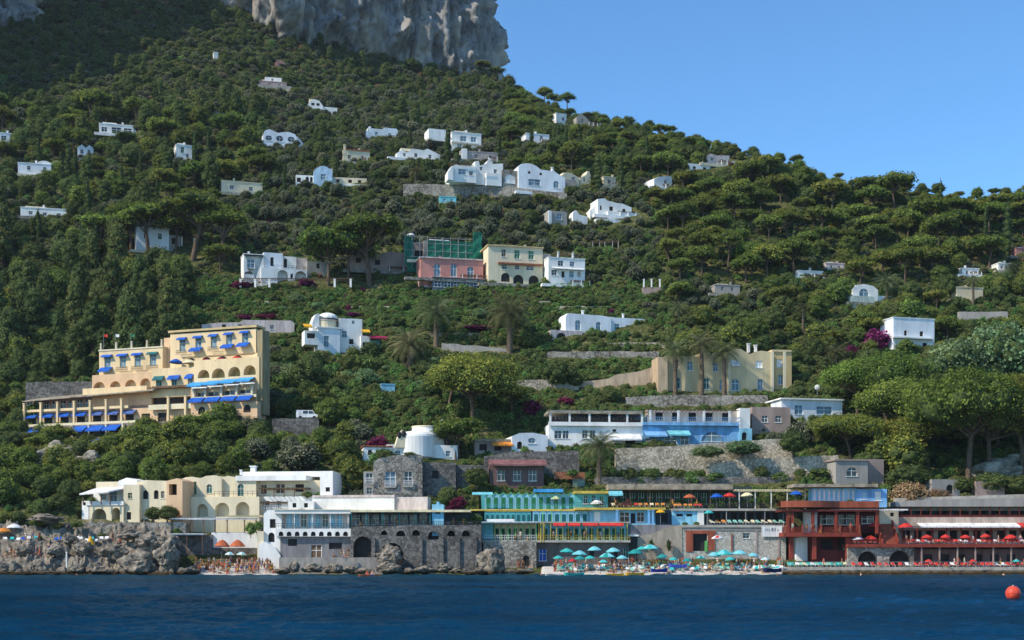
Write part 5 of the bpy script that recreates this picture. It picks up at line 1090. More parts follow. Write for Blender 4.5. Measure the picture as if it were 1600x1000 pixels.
SHOREPLANTS = [ # kind, u, v, width, height ratio, Y
 ('oak', 240, 814, 34, .8, 259.4), ('oak', 262, 814, 40, .75, 259.2), ('lush', 276, 836, 22, .7, 258.3), ('lush', 392, 832, 22, 1.1, 256.8), ('lush', 404, 826, 16, 1.1, 256.6), ('shrub', 120, 822, 26, .5, 257), ('yoak', 60, 822, 34, .35, 257.5), ('shrub', 90, 824, 24, .5, 257),
 ('shrub', 160, 838, 18, .5, 256.5), ('shrub', 212, 846, 16, .5, 255.5), ('shrub', 128, 866, 12, .6, 252), ('lush', 60, 842, 14, .6, 256.2), ('lush', 722, 822, 24, .8, 256.5), ('yoak', 742, 822, 26, .8, 257), ('lush', 735, 800, 18, .8, 262), ('bougain', 716, 792, 30, .8, 263.5), ('lush', 690, 790, 22, .9, 264), ('lush', 1070, 820, 12, .5, 258.4), ('lush', 1088, 820, 14, .5, 258.4),
 ('lush', 480, 776, 20, .6, 264), ('lush', 498, 778, 18, .7, 264), ('shrub', 470, 800, 16, .5, 257.6), ('lush', 1328, 786, 14, .6, 257), ('shrub', 600, 716, 30, .6, 267), ('shrub', 640, 712, 24, .4, 267), ('lush', 585, 720, 20, .8, 267), ('oak', 700, 790, 40, .9, 266), ('lush', 1036, 794, 14, .8, 262), ('lush', 1112, 795, 14, .7, 262), ('lush', 895, 742, 26, .5, 271), ('oak', 745, 760, 46, .8, 268), ('shrub', 1390, 800, 16, .8, 262)]
MIDPLANTS = [  # kind, u, v(base), width px, height ratio, idx
 ('bigpine', 740, 672, 150, 1.0), ('pine', 800, 650, 60, .9), ('pine', 716, 712, 84, .8), ('highpine', 700, 640, 70, .8),
 ('bigpine', 1386, 660, 132, 1.05), ('bigpine', 1410, 700, 150, .9), ('bigpine', 1512, 755, 195, 1.15), ('bigpine', 1600, 750, 170, 1.2), ('bigpine', 1330, 718, 120, .75),
 ('bigpine', 1450, 726, 130, .8), ('yoak', 1340, 700, 70, .8), ('yoak', 1415, 746, 84, .9), ('oak', 1420, 765, 80, .6), ('oak', 1240, 710, 50, .9), ('olive', 1250, 702, 60, 1.0), ('olive', 1212, 706, 44, 1.0),
 ('pale', 1500, 588, 105, .9), ('pale', 1560, 584, 120, 1.05), ('pale', 1610, 590, 110, 1.0), ('pale', 1460, 590, 60, .8),
 ('straw', 1424, 790, 72, .95), ('straw', 1466, 788, 50, .9),
 ('pine', 512, 446, 104, .95), ('highpine', 578, 446, 124, .72), ('pine', 545, 440, 90, 1.0), ('yoak', 428, 428, 40, .8),
 ('highpine', 300, 410, 120, .72), ('highpine', 232, 400, 90, .72), ('highpine', 350, 412, 90, .75), ('pine', 205, 392, 76, .9), ('pine', 275, 392, 80, .85), ('pine', 345, 425, 60, .8),
 ('cypress', 107, 292, 15, 1.1), ('cypress', 97, 290, 14, .9), ('cypress', 137, 347, 15, .95), ('cypress', 304, 254, 9, 1.2), ('cypress', 325, 252, 10, 1.1), ('cypress', 219, 278, 8, 1.1), ('cypress', 117, 270, 9, .9),
 ('cypress', 700, 256, 14, .95), ('cypress', 935, 300, 16, .8), ('cypress', 970, 300, 12, 1.1), ('cypress', 872, 228, 9, .9), ('cypress', 885, 232, 10, .9), ('cypress', 1575, 402, 16, 1.2), ('cypress', 1242, 405, 12, .9), ('cypress', 150, 405, 14, .9), ('cypress', 830, 230, 8, .9), ('cypress', 148, 402, 12, .8), ('cypress', 556, 200, 9, .8), ('cypress', 1152, 290, 9, .9), ('cypress', 445, 300, 9, 1.2), ('cypress', 380, 72, 9, .8), ('cypress', 1102, 262, 8, .9),
 ('tall', 250, 58, 16, 1.1), ('highpine', 919, 196, 22, .75), ('pine', 886, 172, 30, 1.0), ('pine', 851, 162, 28, 1.0), ('pine', 864, 168, 24, 1),
 ('palm', 682, 540, 74, 1.0, 0), ('palm', 796, 548, 84, 1.0, 0), ('palm', 640, 572, 80, .95, 1), ('palm', 937, 752, 72, 1.05, 0), ('palm', 1055, 616, 58, .85, 2), ('palm', 1096, 616, 60, .92, 2), ('palm', 1132, 616, 58, .82, 2),
 ('palm', 1386, 470, 46, .9, 0), ('palm', 1520, 480, 36, .8, 2), ('palm', 1305, 566, 44, .8, 1), ('palm', 650, 290, 30, 1.0, 0), ('palm', 1580, 430, 30, .9, 1), ('palm', 1255, 520, 34, .8, 2), ('palm', 1060, 500, 40, .9, 1),
 ('yoak', 230, 690, 50, .9), ('yoak', 350, 676, 54, 1.0), ('oak', 398, 662, 44, 1.0), ('pine', 300, 690, 60, .8), ('lush', 660, 730, 20, .7), ('pine', 712, 716, 70, .95), ('cypress', 60, 262, 10, 1.10), ('cypress', 190, 300, 9, 1.10), ('cypress', 245, 330, 10, 1.20), ('cypress', 395, 250, 8, 1.10), ('cypress', 520, 250, 8, 1.10), ('cypress', 640, 235, 8, 1.00), ('cypress', 780, 250, 9, 1.10), ('cypress', 1010, 255, 9, 1.10), ('cypress', 1200, 300, 9, 1.10), ('cypress', 1330, 330, 10, 1.10), ('cypress', 1420, 350, 10, 1.20), ('cypress', 1470, 330, 9, 1.20), ('cypress', 1540, 380, 11, 1.20), ('cypress', 60, 380, 11, 1.10), ('cypress', 1280, 430, 11, 1.10), ('cypress', 905, 235, 9, 1.10), ('cypress', 345, 200, 8, 1.00), ('pine', 92, 704, 60, .7), ('pine', 60, 712, 50, .7), ('yoak', 270, 704, 60, .9), ('yoak', 212, 706, 56, .9), ('yoak', 330, 684, 56, .9), ('olive', 372, 672, 40, .9), ('bigpine', 1340, 650, 120, .9), ('bigpine', 1545, 745, 170, 1.0), ('yoak', 1380, 735, 70, .9), ('oak', 1548, 772, 70, .6), ('oak', 1300, 700, 50, .9), ('olive', 424, 640, 44, 1.0), ('oak', 436, 655, 44, 1.0), ('olive', 430, 600, 40, 1.1), ('oak', 452, 575, 40, .9), ('olive', 428, 565, 36, 1.0), ('oak', 20, 706, 50, .8), ('yoak', 85, 706, 56, .9), ('oak', 128, 716, 44, .8), ('yoak', 180, 712, 50, .8), ('yoak', 240, 700, 54, .8), ('yoak', 300, 695, 54, .8), ('yoak', 340, 690, 50, .8), ('olive', 392, 680, 46, .9), ('pine', 755, 112, 30, .6), ('pine', 775, 122, 30, .6),
 ('bigpine', 1560, 700, 150, .85), ('bigpine', 1480, 690, 140, .8), ('bigpine', 1620, 690, 150, .9), ('yoak', 1300, 690, 60, .8), ('oak', 1352, 740, 50, .8), ('oak', 1500, 770, 60, .5), ('oak', 1590, 775, 80, .5), ('oak', 484, 608, 66, .9), ('pale', 455, 600, 50, 1.0), ('oak', 580, 560, 40, .8), ('oak', 873, 606, 62, .9), ('oak', 955, 630, 28, 1.1), ('oak', 900, 606, 30, .9), ('yoak', 1066, 600, 26, .9),
 ('bougain', 590, 702, 40, .8), ('bougain', 832, 650, 36, 1.1), ('bougain', 885, 634, 34, .6), ('bougain', 664, 219, 14, .9), ('bougain', 380, 452, 50, .4), ('bougain', 478, 448, 34, .6), ('bougain', 1370, 545, 50, .9), ('bougain', 1330, 555, 30, .8), ('bougain', 420, 499, 46, .28), ('bougain', 385, 500, 40, .28), ('bougain', 745, 517, 60, .18), ('bougain', 1150, 520, 20, .5), ('bougain', 552, 494, 22, .4), ('bougain', 220, 412, 26, .5), ('bougain', 706, 800, 28, .6), ('bougain', 480, 220, 14, .5), ('bougain', 242, 262, 18, .8),
 ('oak', 600, 735, 60, .7), ('yoak', 552, 770, 56, 1.1), ('olive', 556, 800, 40, 1.2), ('yoak', 536, 730, 60, .9), ('olive', 468, 742, 80, .9), ('lush', 640, 722, 40, .4),
 ('oak', 985, 754, 32, .9), ('oak', 1018, 754, 30, .9), ('lush', 1000, 756, 30, .6), ('oak', 1056, 754, 28, .9), ('lush', 1080, 755, 34, .6), ('lush', 1118, 752, 40, .5), ('oak', 1190, 750, 30, .9), ('lush', 1218, 752, 34, .6), ('oak', 1250, 748, 24, .8), ('lush', 1280, 745, 40, .5), ('pale', 1105, 712, 60, .4), ('pale', 1160, 708, 70, .45), ('pale', 1230, 700, 70, .5),
]
def mid_plants():
    for kind, u, v, w, hr, Y in SHOREPLANTS:
        if w > 1: plant(kind, u, v, w, hr, check=False, Y=Y, z=CH + (HV - v) / F * Y)
    for p in MIDPLANTS:
        kind, u, v, w, hr = p[:5]
        Y = Yof(u, v)
        if kind in ('oak', 'lush', 'pale') and 960 < u < 1300 and 700 < v < 760: Y = 274.6 if v > 730 else 275.5
        if kind == 'palm' and u == 937: Y = 274
        if (kind, u) in (('oak', 600), ('lush', 640)): Y = 270
        if (kind, u) == ('bougain', 706): Y = 263
        if kind == 'straw': Y = 266
        if v < 130 and u > 740: Y = 688
        z = CH + (HV - v) / F * Y
        i = p[5] if len(p) > 5 else None
        plant(kind, u, v, w, hr, check=False, Y=Y, z=z, idx=i)
# ------------------------------------------------------------------ people
SKINS = [mat('tanned_skin', (.42, .21, .12), var=.05, bump=0), mat('fair_skin', (.60, .34, .23), var=.05, bump=0), mat('brown_skin', (.28, .13, .07), var=.05, bump=0)]
HAIRS = [flat('dark_hair', (.02, .015, .01)), flat('brown_hair', (.09, .045, .02)), flat('fair_hair', (.35, .24, .10))]
SUITS = [('red', REDF), ('blue', BLUEF), ('black', flat('black_cloth', (.02, .02, .022))), ('white', WHITEF), ('turquoise', TEALF), ('yellow', YELF)]
def skin_body(name, joints, bones):
    """joints: name -> (x,y,z,radius); one continuous skinned body"""
    me = bpy.data.meshes.new(name); ks = list(joints); ix = {k: i for i, k in enumerate(ks)}
    me.from_pydata([joints[k][:3] for k in ks], [(ix[a], ix[b]) for a, b in bones], [])
    o = bpy.data.objects.new(name, me); col.objects.link(o)
    o.modifiers.new('s', 'SKIN'); 
    for i, k in enumerate(ks):
        sv = me.skin_vertices[0].data[i]; r = joints[k][3]; sv.radius = (r, r); sv.use_root = (k == 'pelvis')
    sb = o.modifiers.new('b', 'SUBSURF'); sb.levels = 1; sb.render_levels = 1
    dg = bpy.context.evaluated_depsgraph_get(); m2 = bpy.data.meshes.new_from_object(o.evaluated_get(dg))
    bpy.data.objects.remove(o); return m2
BONES = [('pelvis', 'chest'), ('chest', 'neck'), ('neck', 'head'), ('head', 'crown')] + [b for s in 'LR' for b in
         [('pelvis', 'hip' + s), ('hip' + s, 'knee' + s), ('knee' + s, 'ankle' + s), ('ankle' + s, 'toe' + s), ('chest', 'sh' + s), ('sh' + s, 'el' + s), ('el' + s, 'wr' + s), ('wr' + s, 'hand' + s)]]
def pose(kind):
    j = dict(pelvis=(0, 0, .95, .125), chest=(0, 0, 1.32, .135), neck=(0, 0, 1.5, .055), head=(0, -.02, 1.62, .085), crown=(0, -.01, 1.73, .07))
    for s, g in (('L', -1), ('R', 1)):
        j['hip' + s] = (.1 * g, 0, .88, .09); j['knee' + s] = (.11 * g, -.02, .48, .06); j['ankle' + s] = (.11 * g, 0, .09, .042); j['toe' + s] = (.12 * g, -.16, .04, .035)
        j['sh' + s] = (.18 * g, 0, 1.42, .058); j['el' + s] = (.25 * g, .02, 1.13, .042); j['wr' + s] = (.26 * g, -.06, .88, .03); j['hand' + s] = (.26 * g, -.08, .78, .036)
    def st(k, x, y, z): j[k] = (x, y, z, j[k][3])
    if kind == 'walking':
        st('kneeL', -.11, -.16, .50); st('ankleL', -.11, -.24, .10); st('toeL', -.11, -.40, .05); st('kneeR', .11, .02, .48); st('ankleR', .11, .24, .13); st('toeR', .11, .12, .05)
        st('elL', -.25, .14, 1.16); st('wrL', -.24, .10, .92); st('handL', -.24, .06, .83); st('elR', .25, -.10, 1.15); st('wrR', .22, -.28, .98); st('handR', .20, -.36, .95)
    if kind == 'waving':
        st('elR', .34, -.02, 1.62); st('wrR', .30, -.05, 1.86); st('handR', .29, -.06, 1.95); st('elL', -.30, -.05, 1.20); st('wrL', -.14, -.10, 1.04); st('handL', -.08, -.12, 1.02)
    if kind == 'sitting':
        for k in list(j): x, y, z, r = j[k]; j[k] = (x, y, z - .80, r)
        for s, g in (('L', -1), ('R', 1)):
            st('hip' + s, .1 * g, -.03, .10); st('knee' + s, .14 * g, -.40, .38); st('ankle' + s, .12 * g, -.62, .08); st('toe' + s, .12 * g, -.76, .05)
            st('el' + s, .27 * g, -.02, .32); st('wr' + s, .20 * g, -.24, .30); st('hand' + s, .16 * g, -.33, .34)
        st('pelvis', 0, 0, .13)
    if kind == 'lying':
        for k in list(j): x, y, z, r = j[k]; j[k] = (x, (z - .95), .12 + (-y) * .5, r)
        st('chest', 0, .36, .16); st('head', 0, .66, .19); st('crown', 0, .77, .2)
    return j
PEOPLE = {}
def make_people():
    for kind in ('standing', 'walking', 'waving', 'sitting', 'lying'):
        m0 = skin_body('person', pose(kind), BONES)
        for n, (sn, sm) in enumerate(SUITS):
            me = m0.copy(); me.name = 'person'; me.materials.clear()
            me.materials.append(SKINS[n % 3]); me.materials.append(sm); me.materials.append(HAIRS[(n * 2) % 3])
            female = n in (0, 3, 4)
            for p in me.polygons:
                x, y, z = p.center
                if kind == 'sitting': z += .80
                if kind == 'lying': y, z = -(z - .12) * 2, y + .95
                k = 0
                if .76 + (.08 if female else 0) < z < 1.02 and abs(x) < .22: k = 1
                if kind == 'sitting' and z - .8 < .22 and y > -.2: k = 1
                if female and 1.27 < z < 1.40 and abs(x) < .2: k = 1
                if z > 1.64 or (z > 1.56 and y > .02 and abs(x) < .12) or (female and z > 1.42 and y > .05): k = 2
                p.material_index = k; p.use_smooth = True
            PEOPLE[(kind, n)] = me
HOLD = []      # things that get their label from their place in a row: (obj, phrase, u, zone)
def person(kind, x, y, z, rot, suit, zone):
    o = link('person', PEOPLE[(kind, suit)]); o.location = (x, y, z); o.rotation_euler = (0, 0, rot)
    s = random.uniform(.93, 1.06); o.scale = (s, s, s)
    o['category'] = 'person'; o['group'] = 'bathers ' + zone
    HOLD.append((o, f'{kind} bather in {SUITS[suit][0]} swimwear {zone}', 800 + x / y * F))
MASS = []
def crowd_stuff():
    V = []; Fq = []; MI = []; mats = []; n0 = 0
    for me, x, y, z, rot in MASS:
        co = np.empty(len(me.vertices) * 3, np.float32); me.vertices.foreach_get('co', co); co = co.reshape(-1, 3); c, s = math.cos(rot), math.sin(rot)
        V.append(np.stack([co[:, 0] * c - co[:, 1] * s + x, co[:, 0] * s + co[:, 1] * c + y, co[:, 2] + z], -1))
        lut = []
        for m in me.materials:
            if m not in mats: mats.append(m)
            lut.append(mats.index(m))
        for q in me.polygons: Fq.append([i + n0 for i in q.vertices]); MI.append(lut[q.material_index])
        n0 += len(co)
    me = bpy.data.meshes.new('crowd'); me.from_pydata(np.concatenate(V).tolist(), [], Fq)
    for m in mats: me.materials.append(m)
    me.polygons.foreach_set('material_index', MI); me.update()
    tag(link('crowd', me), 'packed crowd of bathers at the back of both beaches', 'crowd', None, 'stuff')
def crowd_mass(n, u0, u1, Ya, Yb, zf):
    for _ in range(n):
        u = random.uniform(u0, u1); Y = random.uniform(Ya, Yb)
        MASS.append((PEOPLE[(random.choice(('standing', 'standing', 'sitting', 'walking')), random.randrange(6))], (u - 800) / F * Y, Y, zf(u, Y), random.uniform(-3, 3)))
def crowd(n, u0, u1, Ya, Yb, zf, zone, kinds=('standing', 'sitting', 'lying', 'walking')):
    for _ in range(n):
        u = random.uniform(u0, u1); Y = random.uniform(Ya, Yb); x = (u - 800) / F * Y; k = random.choice(kinds)
        person(k, x, Y, zf(u, Y), random.uniform(-3.1, 3.1) if k != 'lying' else random.uniform(-.6, .6), random.randrange(6), zone)
LOUNGE = {}
def make_loungers():
    for nm, c in (('red', REDF), ('orange', ORANGEF), ('white', WHITEF), ('turquoise', TEALF), ('blue', BLUEF), ('cream', CREAMF), ('green', flat('mint_canvas', (.25, .55, .42)))):
        fr = MB()
        for x in (-.3, .3):
            fr.bar((x, -.95, .32), (x, .35, .32), .025, WHITEF, 4); fr.bar((x, .35, .32), (x, .9, .72), .025, WHITEF, 4)
            for y in (-.8, .3): fr.bar((x, y, 0), (x, y, .32), .022, WHITEF, 4)
        o = fr.build('frame', None); a = o.data; bpy.data.objects.remove(o)
        mt = MB(); mt.prism([(-.95, .33), (.35, .33), (.9, .74), (.88, .82), (.33, .41), (-.95, .41)], -.31, .31, c, Matrix.Rotation(R(90), 4, 'Z'))
        o = mt.build('mattress', None); LOUNGE[nm] = (a, o.data); bpy.data.objects.remove(o)
def lounger(nm, x, y, z, rot, zone):
    o = empty('sun_lounger', (x, y, z), rot); o['category'] = 'sun lounger'; o['group'] = 'sun loungers ' + zone
    link('frame', LOUNGE[nm][0], o); link('mattress', LOUNGE[nm][1], o)
    HOLD.append((o, f'{nm} sun lounger {zone}', 800 + x / y * F))
def lounger_row(cols, u0, u1, n, Y, z, zone, rot=0.0, jit=.15):
    for i in range(n):
        u = u0 + (u1 - u0) * (i + .5) / n; y = Y + random.uniform(-jit, jit); lounger(random.choice(cols), (u - 800) / F * y, y, z, rot + random.uniform(-.2, .2), zone)
ORDN = ['first', 'second', 'third', 'fourth', 'fifth', 'sixth', 'seventh', 'eighth', 'ninth', 'tenth', 'eleventh', 'twelfth', 'thirteenth', 'fourteenth', 'fifteenth', 'sixteenth', 'seventeenth', 'eighteenth', 'nineteenth', 'twentieth']
def label_rows():
    g = {}
    for o, ph, u in HOLD: g.setdefault(ph, []).append((u, o))
    for ph, L in g.items():
        L.sort(key=lambda q: q[0])
        for i, (u, o) in enumerate(L):
            if len(L) == 1: o['label'] = ph; continue
            n = len(L); side, k = ('left', i) if i < (n + 1) // 2 else ('right', n - 1 - i)
            if k < 20: o['label'] = f'{ph}, {ORDN[k]} from the {side}'
            else: o['label'] = ph

# ------------------------------------------------------------------ rocks
def rock_mesh(seed, sub=4, rough=.38, flat_=.75):
    bm = bmesh.new(); bmesh.ops.create_icosphere(bm, subdivisions=sub, radius=1)
    off = Vector((seed * 7.1, seed * 3.3, seed))
    for v in bm.verts:
        p = v.co.copy(); n = noise.fractal(p * 1.1 + off, 1, 2, 5) * rough * 1.1
        c = noise.cell(p * 2.4 + off) * rough * .35; r = noise.ridged_multi_fractal(p * 2 + off, 1, 2, 4, 1, 2) * rough * .16
        v.co = p * (1 + n + c - r * .8); v.co.z *= flat_
    me = bpy.data.meshes.new('boulder'); bm.to_mesh(me); bm.free(); me.materials.append(MATS['shore_limestone']); return me
def shore_rocks():
    protos = [rock_mesh(s) for s in range(8)]
    # ledge under the sunbathing terraces on the left
    us = np.arange(-60, 330, 1.6); ts = np.linspace(0, 1, 110)
    U, T = np.meshgrid(us, ts, indexing='ij')
    Y = 243.5 + 16 * T + 2.2 * fbm(U / 30, T * 1.5, 61, 3)
    prof = np.interp(T, [0, .05, .12, .28, .36, .57, .63, .84, .92, 1], [-1.2, .2, .5, .9, 2.9, 3.2, 5.8, 6.1, 8.2, 9.2])
    tail = 1 - sstep((U - 262) / 26)
    Z = prof * tail - 1.0 * (1 - tail) + (1.0 * fbm(U / 16, T * 7, 71, 5) + 1.3 * np.abs(fbm(U / 7, T * 12, 81, 4)) - .3 + .6 * (vnoise(U / 3, T * 40, 91) - .5)) * np.clip(T * 8, .15, 1) * np.where(((T > .38) & (T < .56)) | ((T > .64) & (T < .85)), .3, 1.0)
    X = (U - 800) / F * Y + .5 * fbm(U / 5, T * 20, 95, 3)
    me = np_mesh('rocky_shore', np.stack([X, Y, Z], -1).reshape(-1, 3), grid_faces(len(us), len(ts)), mats=[MATS['shore_limestone']])
    tag(link('rocky_shore', me), 'craggy limestone shelf stepping down to the water', None, None, 'structure')
    L = [(150, 890, 34, 20, 246), (215, 884, 60, 44, 246.5), (262, 872, 44, 44, 247), (285, 895, 22, 14, 246), (120, 892, 30, 20, 246), (60, 888, 36, 26, 246.5), (15, 888, 30, 26, 246.5), (180, 862, 44, 22, 249), (240, 848, 52, 28, 250), (130, 856, 30, 20, 250), (108, 842, 22, 16, 252), (90, 860, 34, 18, 250), (36, 860, 30, 18, 250), (205, 836, 40, 16, 253), (265, 846, 34, 22, 249.5), (165, 893, 40, 8, 244.5), (80, 896, 60, 7, 244.5), (20, 897, 50, 7, 244.5), (72, 812, 56, 15, 259), (298, 892, 26, 12, 247),
         (460, 886, 20, 18, 247), (490, 888, 34, 14, 248), (522, 888, 30, 16, 248), (550, 890, 26, 12, 248), (608, 868, 38, 30, 250), (607, 888, 36, 18, 247.5), (640, 893, 24, 9, 247), (664, 891, 36, 12, 247.5), (694, 888, 28, 16, 248), (718, 892, 30, 9, 247), (768, 878, 44, 46, 248.5), (750, 892, 20, 10, 247), (800, 894, 24, 8, 247), (735, 895, 30, 6, 246), (442, 892, 26, 10, 247), (570, 893, 30, 10, 247), (820, 893, 30, 8, 247)]
    for i, (u, v, w, h, Y) in enumerate(L):
        p = pt(u, v, Y); o = link('boulder', protos[i % 8]); o.location = p; s = w * Y / F / 2
        o.scale = (s * .98, s * random.uniform(.75, 1.0), h * Y / F / 2 / .75 * 1.05); o.rotation_euler = (0, 0, random.uniform(0, 6.28) if w < 2 * h else random.choice((0, 3.14)))
        o['category'] = 'rock'; o['group'] = 'boulders along the waterline'
        HOLD.append((o, ('large pale' if w * h > 900 else 'low brown' if h < 11 else 'rough grey') + ' boulder ' + ('on the left rocky point' if u < 310 else 'at the foot of the sea wall'), u))
    for i, (u, v, w, h) in enumerate(((98, 716, 84, 46), (62, 722, 50, 34), (140, 722, 44, 30), (1560, 738, 90, 40), (1590, 722, 60, 26))):
        Y = Yof(u, v) - 1; p = pt(u, v, Y); me = protos[i].copy(); me.materials.clear(); me.materials.append(MATS['hill_limestone']); o = link('rock_outcrop', me); o.location = p; s = w * Y / F / 2; o.scale = (s, s * .7, h * Y / F / 1.5); o['category'] = 'rock'; o['group'] = 'outcrops on the slope'
        HOLD.append((o, 'bare rock outcrop ' + ('below the yellow hotel' if u < 300 else 'under the big right pines'), u))
    # low dark reef in front of the red terraces
    us = np.arange(1222, 1640, 1.5); ts = np.linspace(0, 1, 14); U, T = np.meshgrid(us, ts, indexing='ij')
    Y = 246 + 5 * T; Z = np.interp(T, [0, .3, .6, 1], [-.7, .25, .55, .7]) + .45 * fbm(U / 7, T * 4, 101, 4); X = (U - 800) / F * Y
    me = np_mesh('reef', np.stack([X, Y, Z], -1).reshape(-1, 3), grid_faces(len(us), len(ts)), mats=[MATS['shore_limestone']])
    tag(link('reef', me), 'low brown rock edge under the red terraces', None, None, 'structure')

def beach_z(u, Y): return float(np.interp(Y, [245, 248, 257.5], [-.25, .25, 1.75]))
def beaches():
    m = stone_mat('beach_pebbles', (.50, .45, .38), (.66, .61, .54), scale=5, joint=.7, bump=.2)
    for nm, a, b, lab in (('beach', 300, 452, 'small pebble beach below the white beach club'), ('beach', 838, 1232, 'long pale pebble beach in the middle of the bay')):
        us = np.arange(a, b + 1, 3.0); ys = np.arange(244, 259.1, .5); U, Y = np.meshgrid(us, ys, indexing='ij'); X = (U - 800) / F * Y
        Z = np.interp(Y, [244, 245, 248, 257.5, 260], [-.8, -.25, .25, 1.75, 1.9]) + .12 * fbm(U / 12, Y / 2, 111, 3)
        e = np.minimum(sstep((U - a) / 10), sstep((b - U) / 10)); Z = Z * e - 1.2 * (1 - e)
        tag(link(nm, np_mesh(nm, np.stack([X, Y, Z], -1).reshape(-1, 3), grid_faces(len(us), len(ys)), mats=[m], smooth=True)), lab, None, None, 'structure')

def hull(name, label, cat, u, v, Y, L, W, H, m, m2, rot=0, afloat=True):
    p = pt(u, v, Y); z = -.05 if afloat else p.z; o = empty(name, (p.x, p.y, z), rot); tag(o, label, cat)
    mb = MB(); n = 12; vs = []
    for i in range(n + 1):
        t = i / n; x = -L / 2 + L * t; w = W / 2 * math.sin(math.pi * min(1, .12 + t * .88 if t > .5 else .2 + t * .8)) ** .7 if i not in (0, n) else W * .12; sh = H * (1 + .35 * (2 * t - 1) ** 2)
        vs += [(x, -w, sh), (x, -w * .6, 0), (x, w * .6, 0), (x, w, sh), (x, 0, sh * .55)]
    fs = []
    for i in range(n):
        a, b = i * 5, i * 5 + 5
        fs += [(a, a + 1, b + 1, b), (a + 1, a + 2, b + 2, b + 1), (a + 2, a + 3, b + 3, b + 2)]
    mb.add(vs, fs, m); mb.add(vs, [f for i in range(n) for f in ((i * 5, i * 5 + 5, i * 5 + 9, i * 5 + 4), (i * 5 + 4, i * 5 + 9, i * 5 + 8, i * 5 + 3))], m2)
    mb.build('hull', o)
    mb = MB(); mb.box(-L * .08, L * .08, -W * .38, W * .38, H * .75, H * .85, m2); mb.box(L * .18, L * .26, -W * .34, W * .34, H * .75, H * .85, m2); mb.build('seat', o)
    return o

